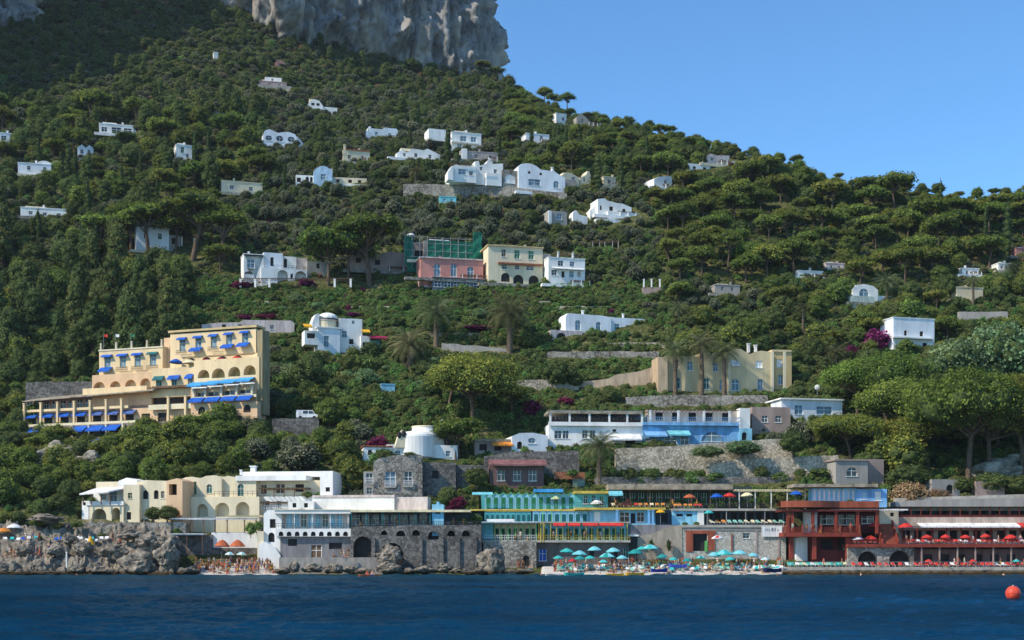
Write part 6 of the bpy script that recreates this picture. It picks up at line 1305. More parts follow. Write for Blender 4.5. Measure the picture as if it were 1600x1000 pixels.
# ------------------------------------------------------------------ the beach clubs
def shore_left():
    b = B('villa', 'cream restaurant villa with a white canopy terrace over two arches', 'villa', 210, 818, 262, -12, clear=(128, 745, 285, 812), short='the cream restaurant villa', pad=9)
    b.wall(138, 788, 193, 816, CREAM, 0, 8, [a_(155, 794, 24, 22), a_(181, 793, 14, 23)], deep=3.0, below=3); b.box('parapet', 134, 783, 193, 789, WHITE, -.2, .4)
    b.wall(146, 764, 196, 787, WHITE, 3.2, 5, [r_(162, 772, 8, 8, 's'), r_(177, 767, 12, 16, 's')], below=.3)
    b.py = -.6; mb = MB(); mb.add([(b.X(128), -1.6, b.Z(771)), (b.X(174), -1.6, b.Z(768)), (b.X(194), 3.4, b.Z(757)), (b.X(134), 3.4, b.Z(760)), (b.X(128), -1.6, b.Z(773)), (b.X(174), -1.6, b.Z(770)), (b.X(194), 3.4, b.Z(759)), (b.X(134), 3.4, b.Z(762))], [(0, 1, 2, 3), (4, 7, 6, 5), (0, 4, 5, 1), (1, 5, 6, 2), (2, 6, 7, 3), (3, 7, 4, 0)], WHITEF); mb.build('canopy', b.o)
    b.columns([130, 143, 158, 172], 771, 788, WOOD, 1.4, -1.2); b.wall(128, 782, 140, 800, WHITE, 0, 4, [r_(133, 784, 7, 5, 'd')], below=5)
    b.wall(193, 757, 218, 812, CREAM, .5, 8, [r_(203, 770, 7, 9, 'G'), r_(201, 800, 8, 12, 'd')], frame=CREAM); b.wall(150, 752, 190, 763, CREAM, 5, 5, []); b.wall(185, 748, 214, 758, WHITE, 4, 5, top=[(185, 751), (198, 746), (214, 750)])
    b.wall(214, 755, 262, 814, CREAM, 1.6, 9, [a_(227, 766, 9, 14, 'd'), a_(244, 766, 8, 14, 'd'), r_(254, 768, 6, 11, 'k')], below=2, top=[(214, 753), (228, 750), (240, 751), (262, 752)], rec=.35)
    b.wall(260, 750, 285, 814, PEACH, 1.0, 9, [r_(270, 757, 13, 17, 'd'), a_(272, 795, 20, 18)], top=[(260, 752), (276, 748), (285, 752)], rec=.8, deep=1.6, below=2)
    b = B('villa', 'long cream villa of arches with green doors and white roof terrace', 'villa', 390, 830, 263, -8, clear=(283, 742, 520, 830), short='the long arched villa', pad=9)
    b.wall(284, 776, 405, 828, CREAM, 0, 8, [a_(286 + 6, 786, 14, 30, 'd'), a_(316, 787, 18, 20), a_(347, 785, 23, 22), a_(379, 784, 22, 22)], deep=1.6, below=4); b.rail(335, 402, 775, .9, RAILM, .1)
    b.wall(283, 746, 312, 776, CREAM, 1.5, 7, [r_(302, 752, 11, 20, 'e')], top=[(283, 748), (290, 745), (300, 744), (312, 748)], frame=CREAM); b.wall(312, 744, 346, 776, CREAM, 1.3, 7, [a_(327, 756, 9, 14, 't')], top=[(312, 747), (322, 743), (336, 742), (346, 747)], frame=CREAM)
    b.wall(346, 744, 368, 776, CREAM, 2.2, 7, top=[(346, 746), (356, 743), (368, 746)]); b.wall(366, 748, 400, 776, CREAM, 1.6, 7, [a_(376, 756, 10, 19, 't')], frame=CREAM)
    b.box('roof', 368, 743, 478, 751, WHITE, 1.2, 8); b.wall(378, 737, 520, 744, WHITE, 5, 4, [], below=.2); b.chimney(395, 729, 738, 8, WHITE, 5); b.chimney(376, 735, 742, 3, WHITE, 3)
    b.wall(400, 751, 500, 776, CREAM, 3.4, 6, [r_(412, 758, 10, 14, 'k'), r_(438, 757, 16, 14, 'k'), r_(468, 757, 14, 12, 'd')], below=.3); b.wall(500, 738, 520, 790, WHITE, 1.6, 7, [r_(512, 762, 7, 7, 'd')])
    b.wall(402, 776, 498, 800, WHITE, 2.4, 4, [r_(418, 783, 7, 10, 'd'), r_(436, 783, 7, 10, 's'), r_(455, 783, 7, 10, 's'), r_(474, 784, 8, 8, 'd')], below=2); b.rail(404, 498, 798, 1, WHITE, .8, .3); b.slats(404, 450, 785, WOOD, .4, 2.3, .5); b.columns([412, 428, 444, 460, 475], 764, 777, WOOD, 1.2, .8); b.slats(404, 480, 763, WOOD, .6, 3.3); b.wall(488, 776, 616, 796, WHITE, -1.0, 6, [], below=3)
    b.box('trim', 488, 774.5, 616, 778, flat('rosy_white_render', (.62, .52, .47)), -1.15, 6); b.wall(555, 778, 668, 800, flat('rosy_white_render', (.62, .52, .47)), -.6, 3, [])
    # pergola and beach walls
    b = B('pergola', 'slatted roof terrace on timber posts above the small beach', 'pergola', 332, 832, 258.6, 0, clear=(300, 812, 402, 832), short='the slatted roof terrace')
    b.slats(265, 402, 810, WHITEF, -.4, 3.0, .5); b.columns([268, 300, 318, 336, 355, 382, 400], 812, 832, WOOD, 1.5, -.1); b.slats(352, 408, 806, CREAMF, -.6, 2, .4)
    thing_box('beach_wall', 'white wall behind the rust orange parasols', 'wall', 330, 832, 404, 856, 258.4, WHITE, 3, short='the white beach wall', jag=.02)
    thing_box('beach_wall', 'dim rough wall with arches behind the small beach', 'wall', 266, 836, 332, 884, 258.0, SEAWALL, 4, short='the dim beach wall', jag=.1); thing_box('beach_wall', 'shaded lower wall under the white beach wall', 'wall', 332, 856, 408, 872, 258.2, SEAWALL, 2, short='the shaded lower wall', jag=.02)
    b = B('canvas_shelter', 'flat white canvas shelter at the rock edge', 'shelter', 292, 838, 256.5, 0); b.slats(266, 318, 834.5, WHITEF, -1.4, 1.6, .13); b.columns([268, 292, 316], 836, 866, WOOD, 1.2, -1.2)
    for u in (346, 371): parasol('parasol', 'rust orange parasol before the white beach wall, ' + ('left' if u == 346 else 'right') + ' of the two', u, 853, 25, 256.0, RUSTF, h=2.4, shape=.5)
    for i, u in enumerate((358, 376)): parasol('parasol', 'white parasol over the small beach crowd, ' + ('left' if i == 0 else 'right') + ' of the two', u, 866, 15, 254.6, WHITEF, AQUAF, h=2.2)
    # the beach club
    b = B('beach_club', 'white beach club with glazed pavilion and scalloped balcony', 'beach club', 480, 873, 255.4, 0, clear=(405, 776, 548, 872), short='the white beach club', pad=6)
    b.wall(412, 800, 440, 872, WHITE, .4, 5, [r_(426, 811, 9, 14, 'd'), a_(424, 832, 10, 15, 'd'), r_(424, 856, 8, 12, 'd')], top=[(412, 803), (418, 797), (440, 796)]); b.wall(402, 830, 412, 872, CREAM, -.2, 3, []); b.rail(412, 438, 796, .9, RAILM, .5, .3); b.wall(436, 802, 546, 826, flat('rosy_white_render', (.62, .52, .47)), 1.4, 4, [r_(441 + 11.2 * i, 804, 9.6, 19, 'L' if i % 3 else 'g') for i in range(1, 9)], below=.2, rec=.25)
    b.box('roof', 428, 797, 548, 802.5, WHITE, -.8, 7); b.box('trim', 428, 796, 548, 797.2, CREAM, -.95, 7.2); b.rail(431, 546, 826, .95, TEALD, -.6, .5); b.columns([432, 460, 488, 516, 544], 802.5, 826, WHITE, 1.4, -.4)
    b.wall(430, 826, 548, 838, WHITE, -.9, 2.2, [a_(439 + 12.6 * i, 830.5, 7.5, 7.2, 'd') for i in range(9)], below=.02, rec=.4)
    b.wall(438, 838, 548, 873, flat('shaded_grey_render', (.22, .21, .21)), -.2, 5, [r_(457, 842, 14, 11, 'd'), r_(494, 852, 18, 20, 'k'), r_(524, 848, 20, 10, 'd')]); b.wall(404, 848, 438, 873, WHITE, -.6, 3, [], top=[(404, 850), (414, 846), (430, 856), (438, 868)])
    b.wall(450, 783, 490, 796, WHITE, 2.6, 5, [r_(460, 786, 6, 7, 'd'), r_(478, 786, 6, 7, 'd')])
    b = B('sea_wall', 'tall dark sea wall carrying a shaded restaurant terrace', 'sea wall', 650, 893, 252.5, 0, clear=(548, 800, 752, 890), short='the tall dark sea wall', pad=12)
    b.wall(548, 826, 752, 894, SEAWALL, 0, 7, [a_(567, 838, 30, 50, 'd'), a_(600, 829, 10, 7, 'd'), a_(626, 829, 14, 9, 'd'), a_(650, 828, 12, 9, 'd'), a_(677, 830, 17, 13, 'd'), a_(705, 829, 12, 9, 'd'), a_(728, 829, 12, 9, 'd'), a_(612, 848, 36, 34, 'd')], rec=1.2, top=[(548, 823), (640, 821), (752, 820)])
    for u in (583, 657, 690, 716, 742): b.box('buttress', u - 3, 840, u + 3, 893, SEAWALL, -.35, .36)
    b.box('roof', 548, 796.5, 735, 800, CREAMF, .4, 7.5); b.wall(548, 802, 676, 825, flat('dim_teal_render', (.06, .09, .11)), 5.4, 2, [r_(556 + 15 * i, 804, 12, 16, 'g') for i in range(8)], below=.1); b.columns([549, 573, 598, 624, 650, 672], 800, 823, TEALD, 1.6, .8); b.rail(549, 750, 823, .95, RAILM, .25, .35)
    b.wall(675, 786, 693, 824, LBLUE, 1.0, 5, [r_(684, 799, 8, 4, 'd')], top=[(675, 788), (682, 788), (682, 784), (686, 784), (686, 788), (693, 788)]); b.wall(693, 803, 750, 824, flat('dim_teal_render', (.06, .09, .11)), 4.4, 3, [])
    for i in range(11):     # tables on the shaded terrace
        u = 556 + 18 * i + random.uniform(-3, 3); p = pt(u, 823, 254.4); o = empty('restaurant_table', (p.x, 254.4, p.z - .02)); o['category'] = 'table'; o['group'] = 'tables on the shaded terrace'
        HOLD.append((o, 'small ' + ('white' if i % 3 else 'blue') + ' table on the shaded restaurant terrace', u)); mb = MB(); mb.cyl(0, 0, .7, .75, .42, .42, WHITEF if i % 3 else BLUEF, 12); mb.build('tabletop', o); mb = MB(); mb.cyl(0, 0, 0, .7, .04, .04, METAL, 6); mb.cyl(0, 0, 0, .04, .25, .25, METAL, 10); mb.build('pedestal', o)
    thing_box('quay', 'low concrete quay at the foot of the white beach club', 'quay', 436, 871, 600, 890, 250.5, flat('quay_concrete', (.33, .30, .26)), 5, short='the concrete quay', jag=.05, below=2)
    # left terraces
    thing_box('terrace_wall', 'long low terrace wall under the cream restaurant villa', 'wall', 112, 815, 290, 830, 258.5, GREYSTONE, 4, top=[(112, 816), (290, 816)], short='the low terrace wall', jag=.1)
    lounger_row(['white', 'blue', 'white', 'turquoise'], 4, 60, 6, 254.8, 6.15, 'on the left rock terrace', .3); lounger_row(['white', 'blue', 'turquoise', 'white'], 84, 170, 11, 254.6, 6.15, 'on the left rock terrace', .3)
    parasol('parasol', 'closed looking yellow parasol standing on the left rocks', 143, 850, 13, 251.5, YELF, h=2.2, shape=1.2)
    parasol('parasol', 'orange parasol at the left edge of the rocks', 6, 830, 22, 257, ORANGEF, h=2.1); parasol('parasol', 'white parasol at the left edge of the rocks', 22, 824, 24, 258, WHITEF, h=2.1)
    b = B('ladder_post', 'slim white bathing ladder post on the left rocks', 'post', 104, 888, 246.5, 0); b.columns([104], 862, 890, WHITE, 2, 0)

def cabins_row(n, u0, u1, vt, vb, Y, body, door, zone, gable=True, deep=1.8):
    w = (u1 - u0) / n * Y / F; z = pt(0, vb, Y).z; h = (vb - vt) * Y / F
    mb = MB(); mb.box(-w * .48, w * .48, 0, deep, 0, h * (.80 if gable else .97), body); 
    if gable: mb.prism([(-w * .48, h * .8), (w * .48, h * .8), (0, h)], .0, deep, body)
    o = mb.build('wall', None); wd = o.data; bpy.data.objects.remove(o)
    mb = MB(); mb.box(-w * .27, w * .27, -.05, -.01, .03, h * .70, door)
    for k in range(5): mb.box(-w * .22, w * .22, -.075, -.052, h * (.12 + .11 * k), h * (.17 + .11 * k), door)
    o = mb.build('door', None); dd = o.data; bpy.data.objects.remove(o)
    mb = MB()
    if gable:
        for s in (-1, 1): mb.add([(0, -.15, h * 1.02), (s * w * .5, -.15, h * .80), (s * w * .5, deep, h * .80), (0, deep, h * 1.02), (0, -.15, h * .97), (s * w * .5, -.15, h * .76), (s * w * .5, deep, h * .76), (0, deep, h * .97)], [(0, 1, 2, 3), (0, 4, 5, 1), (4, 7, 6, 5), (1, 5, 6, 2)], LIME)
    else: mb.box(-w * .5, w * .5, -.15, deep, h * .97, h, YELP)
    o = mb.build('roof', None); rd = o.data; bpy.data.objects.remove(o)
    for i in range(n):
        u = u0 + (u1 - u0) * (i + .5) / n; o = empty('bathing_cabin', ((u - 800) / F * Y, Y, z)); o['category'] = 'bathing cabin'; o['group'] = 'bathing cabins ' + zone
        link('wall', wd, o); link('door', dd, o); link('roof', rd, o); HOLD.append((o, 'bathing cabin ' + zone, u))
    CLEAR.append((u0, vt, u1, vb, Y))

def shore_mid():
    DW = flat('dim_stone_render', (.15, .13, .12))
    # three decks of bathing cabins
    b = B('cabin_terrace', 'stepped terrace building carrying three decks of bathing cabins', 'terrace building', 860, 884, 256.6, 0, clear=(750, 770, 985, 884), short='the cabin terraces', pad=12)
    b.wall(835, 848, 988, 886, DW, .4, 3, [r_(960, 862, 10, 20, 'd'), r_(848, 858, 12, 18, 'B'), r_(925, 858, 8, 12, 'd'), r_(978, 836 + 20, 8, 16, 'G')]); b.wall(755, 845, 838, 889, GREYSTONE, -2.2, 5, [a_(822, 868, 10, 16, 'd')], top=[(755, 848), (790, 845), (838, 846)])
    b.box('deck', 752, 844, 985, 847.5, SLAB, -.9, 5); b.rail(840, 984, 844, .9, YELP, -.8, .45); b.rail(756, 838, 844, .9, WHITE, -.8, .4)
    b.wall(750, 817, 985, 844, TEALD, 3.2, 2, [], below=.2); b.box('deck', 750, 815, 985, 817.5, SLAB, .8, 5.5); b.wall(735, 797, 990, 815, TEALD, 6.2, 2, [], below=.2); b.box('deck', 735, 795.5, 990, 798, YELP, 3.6, 4.5)
    b.rail(756, 900, 795.5, .9, TEAL, 3.7, .5); b.wall(750, 815, 770, 842, AQUAF, 1.2, 2, [], below=.1); b.wall(752, 772, 900, 797, TEAL, 9, 3, [], below=.1)
    cabins_row(12, 757, 898, 769, 796, 263, LBLUE, GREENP, 'on the top deck of the cabin terraces'); cabins_row(9, 757, 830, 799, 815.5, 260.4, TEAL, TEALD, 'on the middle deck, teal section', gable=False)
    cabins_row(9, 832, 930, 798, 815.5, 260.2, LBLUE, TEALD, 'on the middle deck, light blue section', gable=False); cabins_row(7, 772, 838, 818, 844, 258.9, CREAMF, DGREEN, 'on the bottom deck under the white canopy', gable=False); cabins_row(11, 846, 978, 818, 844, 258.8, AQUAF, DGREEN, 'on the bottom deck under the red canopies', gable=False)
    b.columns([842 + 9.2 * i for i in range(16)], 819, 844, YELP, 1.3, -.5); b.columns([845, 849], 817, 847, YELP, 1.4, -.9); b.columns([772 + 11 * i for i in range(7)], 818, 844, LIME, 1.2, -.5)
    b.slats(752, 840, 816, WHITEF, -1.5, 1.6, .125); b.box('canopy', 760, 811, 804, 815, WHITEF, 1.9, 1.5)
    for u0, u1 in ((864, 884), (887, 906), (910, 934), (936, 958), (958, 974)): b.awning(u0, 817, u1, 822.5, REDF, 1.3, -.4)
    for u in (848, 862, 876): b.columns([u], 797, 815, LIME, 1.2, 2.2)
    b.py = 6.4; b.box('canopy', 834, 764, 880, 769, BLUEL, 5.2, 2.5); b.awning(738, 769, 770, 774, AQUAF, 1.6, 5.0); 
    parasol('parasol', 'cream parasol among the top deck bathing cabins', 868, 779, 16, 261.2, CREAMF, LIME, h=2.0)
    # upper middle blocks
    b = B('beach_bar', 'light blue beach bar with a long yellow roof edge', 'beach bar', 980, 822, 259, 0, clear=(898, 766, 1052, 822), short='the light blue beach bar', pad=10)
    b.wall(898, 771, 950, 796, TEAL, 3.6, 5, [r_(915, 774, 7, 13, 't'), r_(928, 774, 7, 13, 't'), r_(940, 776, 7, 14, 'e')], below=.2); b.box('roof', 897, 767, 951, 771, YELP, 2.6, 6); b.awning(950, 767, 972, 776, AQUAF, 2.4, 3.4, scal=False)
    b.wall(922, 797, 1024, 824, LBLUE, .8, 8, [r_(933, 800, 10, 18, 'w'), r_(976, 801, 16, 14, 'k'), r_(989, 802, 7, 16, 'd'), r_(1001, 801, 12, 14, 'k')], below=2); b.box('roof', 898, 793, 1040, 796.5, YELP, -.4, 10); b.columns([964, 1014, 1020], 797, 822, SKYB, 3.5, -.2)
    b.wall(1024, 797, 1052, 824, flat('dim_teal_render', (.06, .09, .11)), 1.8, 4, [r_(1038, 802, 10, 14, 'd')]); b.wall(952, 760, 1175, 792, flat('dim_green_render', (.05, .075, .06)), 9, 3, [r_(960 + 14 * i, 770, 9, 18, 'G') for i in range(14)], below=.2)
    b.box('roof', 950, 756, 1145, 765, MOSSROOF, 5.5, 7); b.columns([955, 985, 1015, 1048, 1080, 1110, 1140], 765, 793, WOOD, 1.4, 6.2); b.rail(900, 1050, 793, .9, RAILM, -.2, .4)
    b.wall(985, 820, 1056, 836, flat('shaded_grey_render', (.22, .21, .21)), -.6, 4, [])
    b = B('beach_house', 'white and light blue upper deck block above the stone boat houses', 'beach house', 1120, 822, 260, 0, clear=(1050, 792, 1228, 818), short='the upper deck block', pad=8)
    b.wall(1050, 798, 1090, 824, LBLUE, 0, 6, [r_(1062, 803, 10, 4, 'd'), r_(1077, 803, 9, 4, 'd')]); b.wall(1090, 796, 1100, 822, WHITE, -.2, 6, []); b.wall(1100, 798, 1228, 822, flat('dim_teal_render', (.06, .09, .11)), 3, 4, [r_(1108 + 13 * i, 801, 9, 16, 'd') for i in range(9)]); b.box('deck', 1050, 794.5, 1228, 798, SLAB, -.4, 8); b.rail(1052, 1226, 794.5, .9, RAILM, -.3, .35)
    b.columns([1105, 1135, 1165, 1195, 1224], 798, 820, METAL, 1.2, -.2); b.slats(1150, 1262, 765.5, CREAMF, 2, 6, .5); b.columns([1155, 1180, 1205, 1230, 1258], 767, 795, WHITE, 1.3, 2.4)
    for u, v, m, n in ((1077, 777, RUSTF, 'terracotta'), (1120, 776, BLUEF, 'dark blue'), (1139, 775, REDF, 'raspberry red'), (1168, 774, CREAMF, 'pale cream'), (1032, 800, YELF, 'small yellow'), (1108, 801, TEALF, 'turquoise'), (933, 786, WHITEF, 'low white')):
        parasol('parasol', n + ' parasol on the upper bathing decks', u, v, 20 if v < 790 else 15, 262.5 if v < 790 else 258.6, m, h=2.2)
    lounger_row(['orange', 'orange', 'cream', 'red'], 955, 1040, 10, 260.6, pt(0, 793, 260.6).z + .05, 'on the beach bar roof', 0); lounger_row(['orange', 'red', 'cream'], 1052, 1098, 6, 260.6, pt(0, 794, 260.6).z + .05, 'on the beach bar roof', 0)
    lounger_row(['cream', 'green', 'orange', 'cream'], 1110, 1228, 13, 258.2, pt(0, 819, 258.2).z, 'on the stone boat house roof', .4)
    # stone boat houses
    b = B('boat_house', 'pale stone boat house with an open brick red doorway', 'boat house', 1145, 880, 257.4, 0, clear=(1062, 820, 1228, 872), short='the stone boat house', pad=6)
    b.wall(1066, 823, 1228, 884, PALESTONE, 0, 5, [r_(1094, 834, 22, 27, 'd'), r_(1166, 833, 11, 8, 'g')], below=2, rec=.6); b.box('trim', 1066, 820, 1228, 824, SLAB, -.3, 5); b.box('trim', 1068, 827, 1190, 829, MAUVE, -.12, .1)
    b.box('door', 1072, 831, 1083, 862, ORANGER, -.14, .12); b.box('door', 1106, 831, 1117, 860, ORANGER, -.14, .12); b.box('lintel', 1072, 829, 1118, 834, ORANGER, -.16, .13); b.box('door', 1101, 845, 1105.5, 862, LIME, -.2, .1)
    b.box('post', 1142.5, 834, 1144.5, 860, ORANGER, -.2, .12); b.box('pilaster', 1181, 829, 1183.5, 882, MAUVE, -.1, .09); b.box('pilaster', 1216, 838, 1218.5, 882, MAUVE, -.1, .09)
    sg = B('sign', 'white sign board with faint grey lettering on the stone boat house', 'sign', 1206, 838, 257.15, 0); sg.box('board', 1190, 822, 1222, 838.5, WHITEF, -.08, .06)
    gm = flat('faded_grey_lettering', (.30, .34, .38)); mb = MB(); sg.py = -.09
    for u0, v0, u1, v1 in ((1195, 826, 1196, 830), (1197.5, 826, 1200, 827), (1197.5, 828, 1200, 829), (1201.5, 826, 1202.5, 830)): mb.box(sg.X(u0), sg.X(u1), -.11, -.082, sg.Z(v1), sg.Z(v0), gm)
    for u0, v0, u1, v1 in ((1205.5, 825, 1206.5, 830), (1207, 825, 1208.6, 826), (1207, 829, 1208.6, 830), (1207, 827, 1208.6, 828), (1210.5, 825, 1211.6, 830), (1215, 827, 1216, 830)): mb.box(sg.X(u0), sg.X(u1), -.11, -.082, sg.Z(v1), sg.Z(v0), flat('dark_lettering', (.08, .09, .10)))
    mb.build('lettering', sg.o)
    thing_box('beach_wall', 'sandy stone wall with two small trees left of the boat house', 'wall', 984, 833, 1066, 884, 257.2, flat('sandy_stone_render', (.40, .33, .25)), 4, top=[(984, 850), (1000, 838), (1020, 834), (1050, 822), (1066, 820)], short='the sandy stone wall', jag=.08)
    for n, (u, v, w, h) in enumerate(((1018, 858, 11, 1.3), (1045, 858, 11, 1.3))): plant('cypress', u, v + 2, w, .35, check=False, Y=256.4, z=pt(u, v + 2, 256.4).z)
    b = B('changing_hut', 'small dark hut with a white roof behind the turquoise parasols', 'hut', 990, 862, 256.8, 0); b.wall(983, 838, 996, 862, DARKROOM, 0, 1.2, []); b.box('roof', 981, 835.5, 998, 838, WHITE, -.2, 1.8)
    # beach parasols
    for i, (u, v, w, m, Y) in enumerate(((885, 862, 22, TEALF, 253), (905, 866, 24, AQUAF, 251.5), (929, 859, 22, AQUAF, 254), (959, 861, 22, AQUAF, 254), (949, 870, 26, TEALF2, 251), (993, 864, 24, TEALF2, 252.5), (1003, 858, 18, TEALF, 254.5), (1016, 857, 26, TEALF, 254), (906, 873, 18, TEALF2, 250), (1115, 868, 22, AQUAF, 252.5), (1131, 866, 30, TEALF, 252), (1155, 865, 24, AQUAF, 253), (1074, 876, 16, TEALF2, 251), (942, 878, 14, TEALF, 249.5), (872, 872, 16, TEALF, 250.5), (922, 872, 16, TEALF, 250), (972, 872, 18, AQUAF, 251), (1036, 870, 18, TEALF2, 252), (1052, 874, 14, TEALF, 250.5), (1094, 872, 16, TEALF2, 251.5), (1142, 874, 16, TEALF, 250), (1176, 868, 18, AQUAF, 253), (1195, 874, 14, WHITEF, 251))):
        parasol('parasol', '', u, v, w, Y, m, AQUAF if i % 3 == 1 else None, h=2.1, group='turquoise parasols on the pebble beach')
    for u, v, w, m, m2, n in ((1121, 841, 20, WHITEF, REDF, 'white and red parasol before the boat house door'), (895, 876, 13, REDF, PURPLE, 'small crimson parasol low in the beach crowd')): parasol('parasol', n, u, v, w, 254.5 if v < 850 else 249.6, m, m2, h=2.2)

def shore_right():
    DR = DRED
    b = B('restaurant', 'open brick red beach restaurant on several decks with thick columns', 'restaurant', 1300, 882, 253.6, 0, clear=(1224, 762, 1398, 875), short='the brick red restaurant', pad=12)
    # top deck: striped cabins and curved red balcony
    b.wall(1268, 763, 1338, 786, LBLUE, 5.5, 3, [r_(1273 + 7.5 * i, 766, 3.4, 17, 'w') for i in range(9)], below=.3, rec=.1); b.wall(1338, 764, 1386, 790, SKYB, 5.2, 4, [r_(1350, 768, 9, 12, 'L'), r_(1372, 768, 10, 14, 'w')], below=.3); b.box('roof', 1240, 756, 1372, 761, MOSSROOF, 4.2, 6)
    b.py = 1; mb = MB(); x0, x1 = b.X(1219), b.X(1374); zt, zb = b.Z(783), b.Z(796); pts = [(x0 + (x1 - x0) * t / 20, 1.2 - 2.0 * math.sin(math.pi * min(1, t / 13 + .12)) ** .8 * (1 if t < 12 else .6)) for t in range(21)]
    vs = []; 
    for x, y in pts: vs += [(x, y, zb + .35), (x, y, zt), (x, y + .2, zt), (x, 6, zb + .35), (x, 6, zb + .8)]
    fs = []
    for i in range(20): a, c = i * 5, i * 5 + 5; fs += [(a, c, c + 1, a + 1), (a + 1, c + 1, c + 2, a + 2), (a, a + 3, c + 3, c), (a + 2, c + 2, c + 4, a + 4)]
    mb.add(vs, fs, ORANGER); mb.build('balcony', b.o); b.box('deck', 1222, 796, 1374, 799, DR, -.4, 7)
    # middle deck
    b.wall(1276, 799, 1374, 832, DR, 4.6, 3, [r_(1292, 805, 22, 14, 'g'), r_(1323, 804, 26, 16, 'g'), r_(1356, 806, 20, 12, 'g')], below=.1, frame=WHITE); b.wall(1260, 799, 1277, 832, WHITE, 3.6, 3, [], below=.1)
    b.columns([1231, 1238, 1270, 1306, 1340, 1370], 799, 834, RED, 4.5, .2); b.box('deck', 1224, 832, 1346, 838.5, RED, -.8, 7); b.rail(1224, 1345, 833, 1.05, RED, -.7, .22, 3); b.columns([1226, 1254, 1283, 1313, 1343], 820, 834, ORANGER, 2.2, -.75)
    # ground floor
    b.wall(1262, 838, 1330, 874, DR, 3.2, 3, [r_(1292, 844, 18, 14, 'd'), r_(1318, 842, 18, 16, 'd')], below=1); b.wall(1244, 838, 1262, 874, WHITE, 3.4, 3, [], below=1, top=[(1244, 840), (1258, 838), (1262, 838)]); b.columns([1236, 1272, 1324], 838, 874, RED, 6, .4); b.wall(1266, 860, 1326, 874, DR, 1.6, .4, [], below=1)
    b.wall(1374, 796, 1404, 832, CREAM, 4, 3, [r_(1394, 801, 6, 6, 'd')], below=.2); b.slats(1300, 1420, 796.2, WHITEF, 1.2, 4.4, .5)
    # stairs
    b.py = 1; mb = MB(); x0, x1 = b.X(1378), b.X(1400)
    for i in range(14): z = b.Z(852) + (b.Z(818) - b.Z(852)) * i / 14; mb.box(x0, x1, .2 + i * .26, 4.2, z, z + (b.Z(818) - b.Z(852)) / 14 - .003, ORANGER)
    for x in (x0 - .25, x1): mb.add([(x, .0, b.Z(852)), (x + .25, .0, b.Z(852)), (x + .25, .0, b.Z(844)), (x, .0, b.Z(844)), (x, 4.2, b.Z(852)), (x + .25, 4.2, b.Z(852)), (x + .25, 4.2, b.Z(810)), (x, 4.2, b.Z(810))], [(0, 1, 2, 3), (3, 2, 6, 7), (1, 5, 6, 2), (0, 3, 7, 4), (4, 7, 6, 5)], RED)
    mb.build('staircase', b.o)
    # lower terrace and long deck
    b = B('beach_terrace', 'long brick red beach terrace over two dark arches', 'beach terrace', 1460, 886, 252.8, 0, clear=(1325, 852, 1640, 884), short='the long red terrace', pad=12)
    b.wall(1325, 853, 1428, 888, GREYSTONE, 0, 7, [a_(1356, 861, 32, 26, 'd'), a_(1406, 860, 34, 27, 'd')], rec=1.5); b.wall(1428, 858, 1640, 888, flat('dull_maroon_render', (.16, .10, .085)), 1.4, 5, [r_(1450 + 26 * i, 866, 14, 12, 'd') for i in range(7)]); b.box('deck', 1325, 850, 1640, 855, RED, -.8, 9)
    b.rail(1325, 1376, 850, .9, RED, -.7, .4); b.rail(1400, 1640, 850, .9, RED, -.7, .4)
    b.columns([1440 + 28 * i for i in range(8)], 855, 886, MAUVE, 2, -.4)
    b = B('beach_bar', 'long shaded loggia bar with a white awning over the red terrace', 'loggia bar', 1510, 852, 258, 0, clear=(1404, 784, 1640, 850), short='the long loggia bar', pad=10)
    b.wall(1404, 808, 1640, 826, flat('rosy_plaster_band', (.50, .38, .30)), 1.6, 7, [], below=.2); b.wall(1404, 824, 1640, 852, flat('warm_grey_render', (.46, .40, .33)), 4, 3, [r_(1416 + 18.5 * i, 829, 12, 18, 'd') for i in range(12)], below=.5); b.box('roof', 1404, 822, 1640, 825, SLAB, 1.2, 4)
    for i in range(8): b.awning(1432 + 26 * i, 817, 1457.5 + 26 * i, 825, WHITEF if i < 6 else REDF, 2.4, 1.6)
    b.columns([1410 + 23 * i for i in range(10)], 825, 851, RED, 1.6, .6)
    b.wall(1400, 788, 1640, 808, DARKROOM, 6.5, 3, [r_(1412 + 15 * i, 791, 9, 13, 't' if i % 2 else 'd') for i in range(15)], below=.1, frame=DRED); b.columns([1408 + 15.4 * i for i in range(15)], 791, 808, DRED, 1.4, 2.4); b.box('parapet', 1400, 804.5, 1640, 809, DRED, 2.0, .3)
    b.wall(1400, 780, 1640, 791, GREYP, 2.2, 8, [], below=.05, top=[(1400, 784), (1440, 781), (1640, 777)])
    thing_box('road_wall', 'pale road parapet running above the long loggia bar', 'wall', 1400, 772, 1640, 781, 263.5, SLAB, 2, top=[(1400, 778), (1640, 771)], short='the road parapet', jag=.02)
    b = B('quay', 'concrete bathing quay in front of the red terraces', 'quay', 1430, 893, 250.6, 0, pad=False); b.box('deck', 1222, 886, 1640, 891, SLAB, 0, 4); 
    b.rail(1226, 1640, 886, .9, METAL, .1, 1.6, 1)
    # loungers and parasols on the quay and decks
    zq = b.base + b.Z(886)
    lounger_row(['cream', 'green', 'white', 'turquoise'], 1232, 1325, 15, 252.0, zq, 'on the quay before the brick red restaurant', .3); lounger_row(['red', 'white', 'red'], 1330, 1424, 9, 251.8, zq, 'on the quay before the two arches', .2); lounger_row(['red', 'red', 'white'], 1430, 1636, 26, 251.9, zq, 'on the quay along the red terrace', .2)
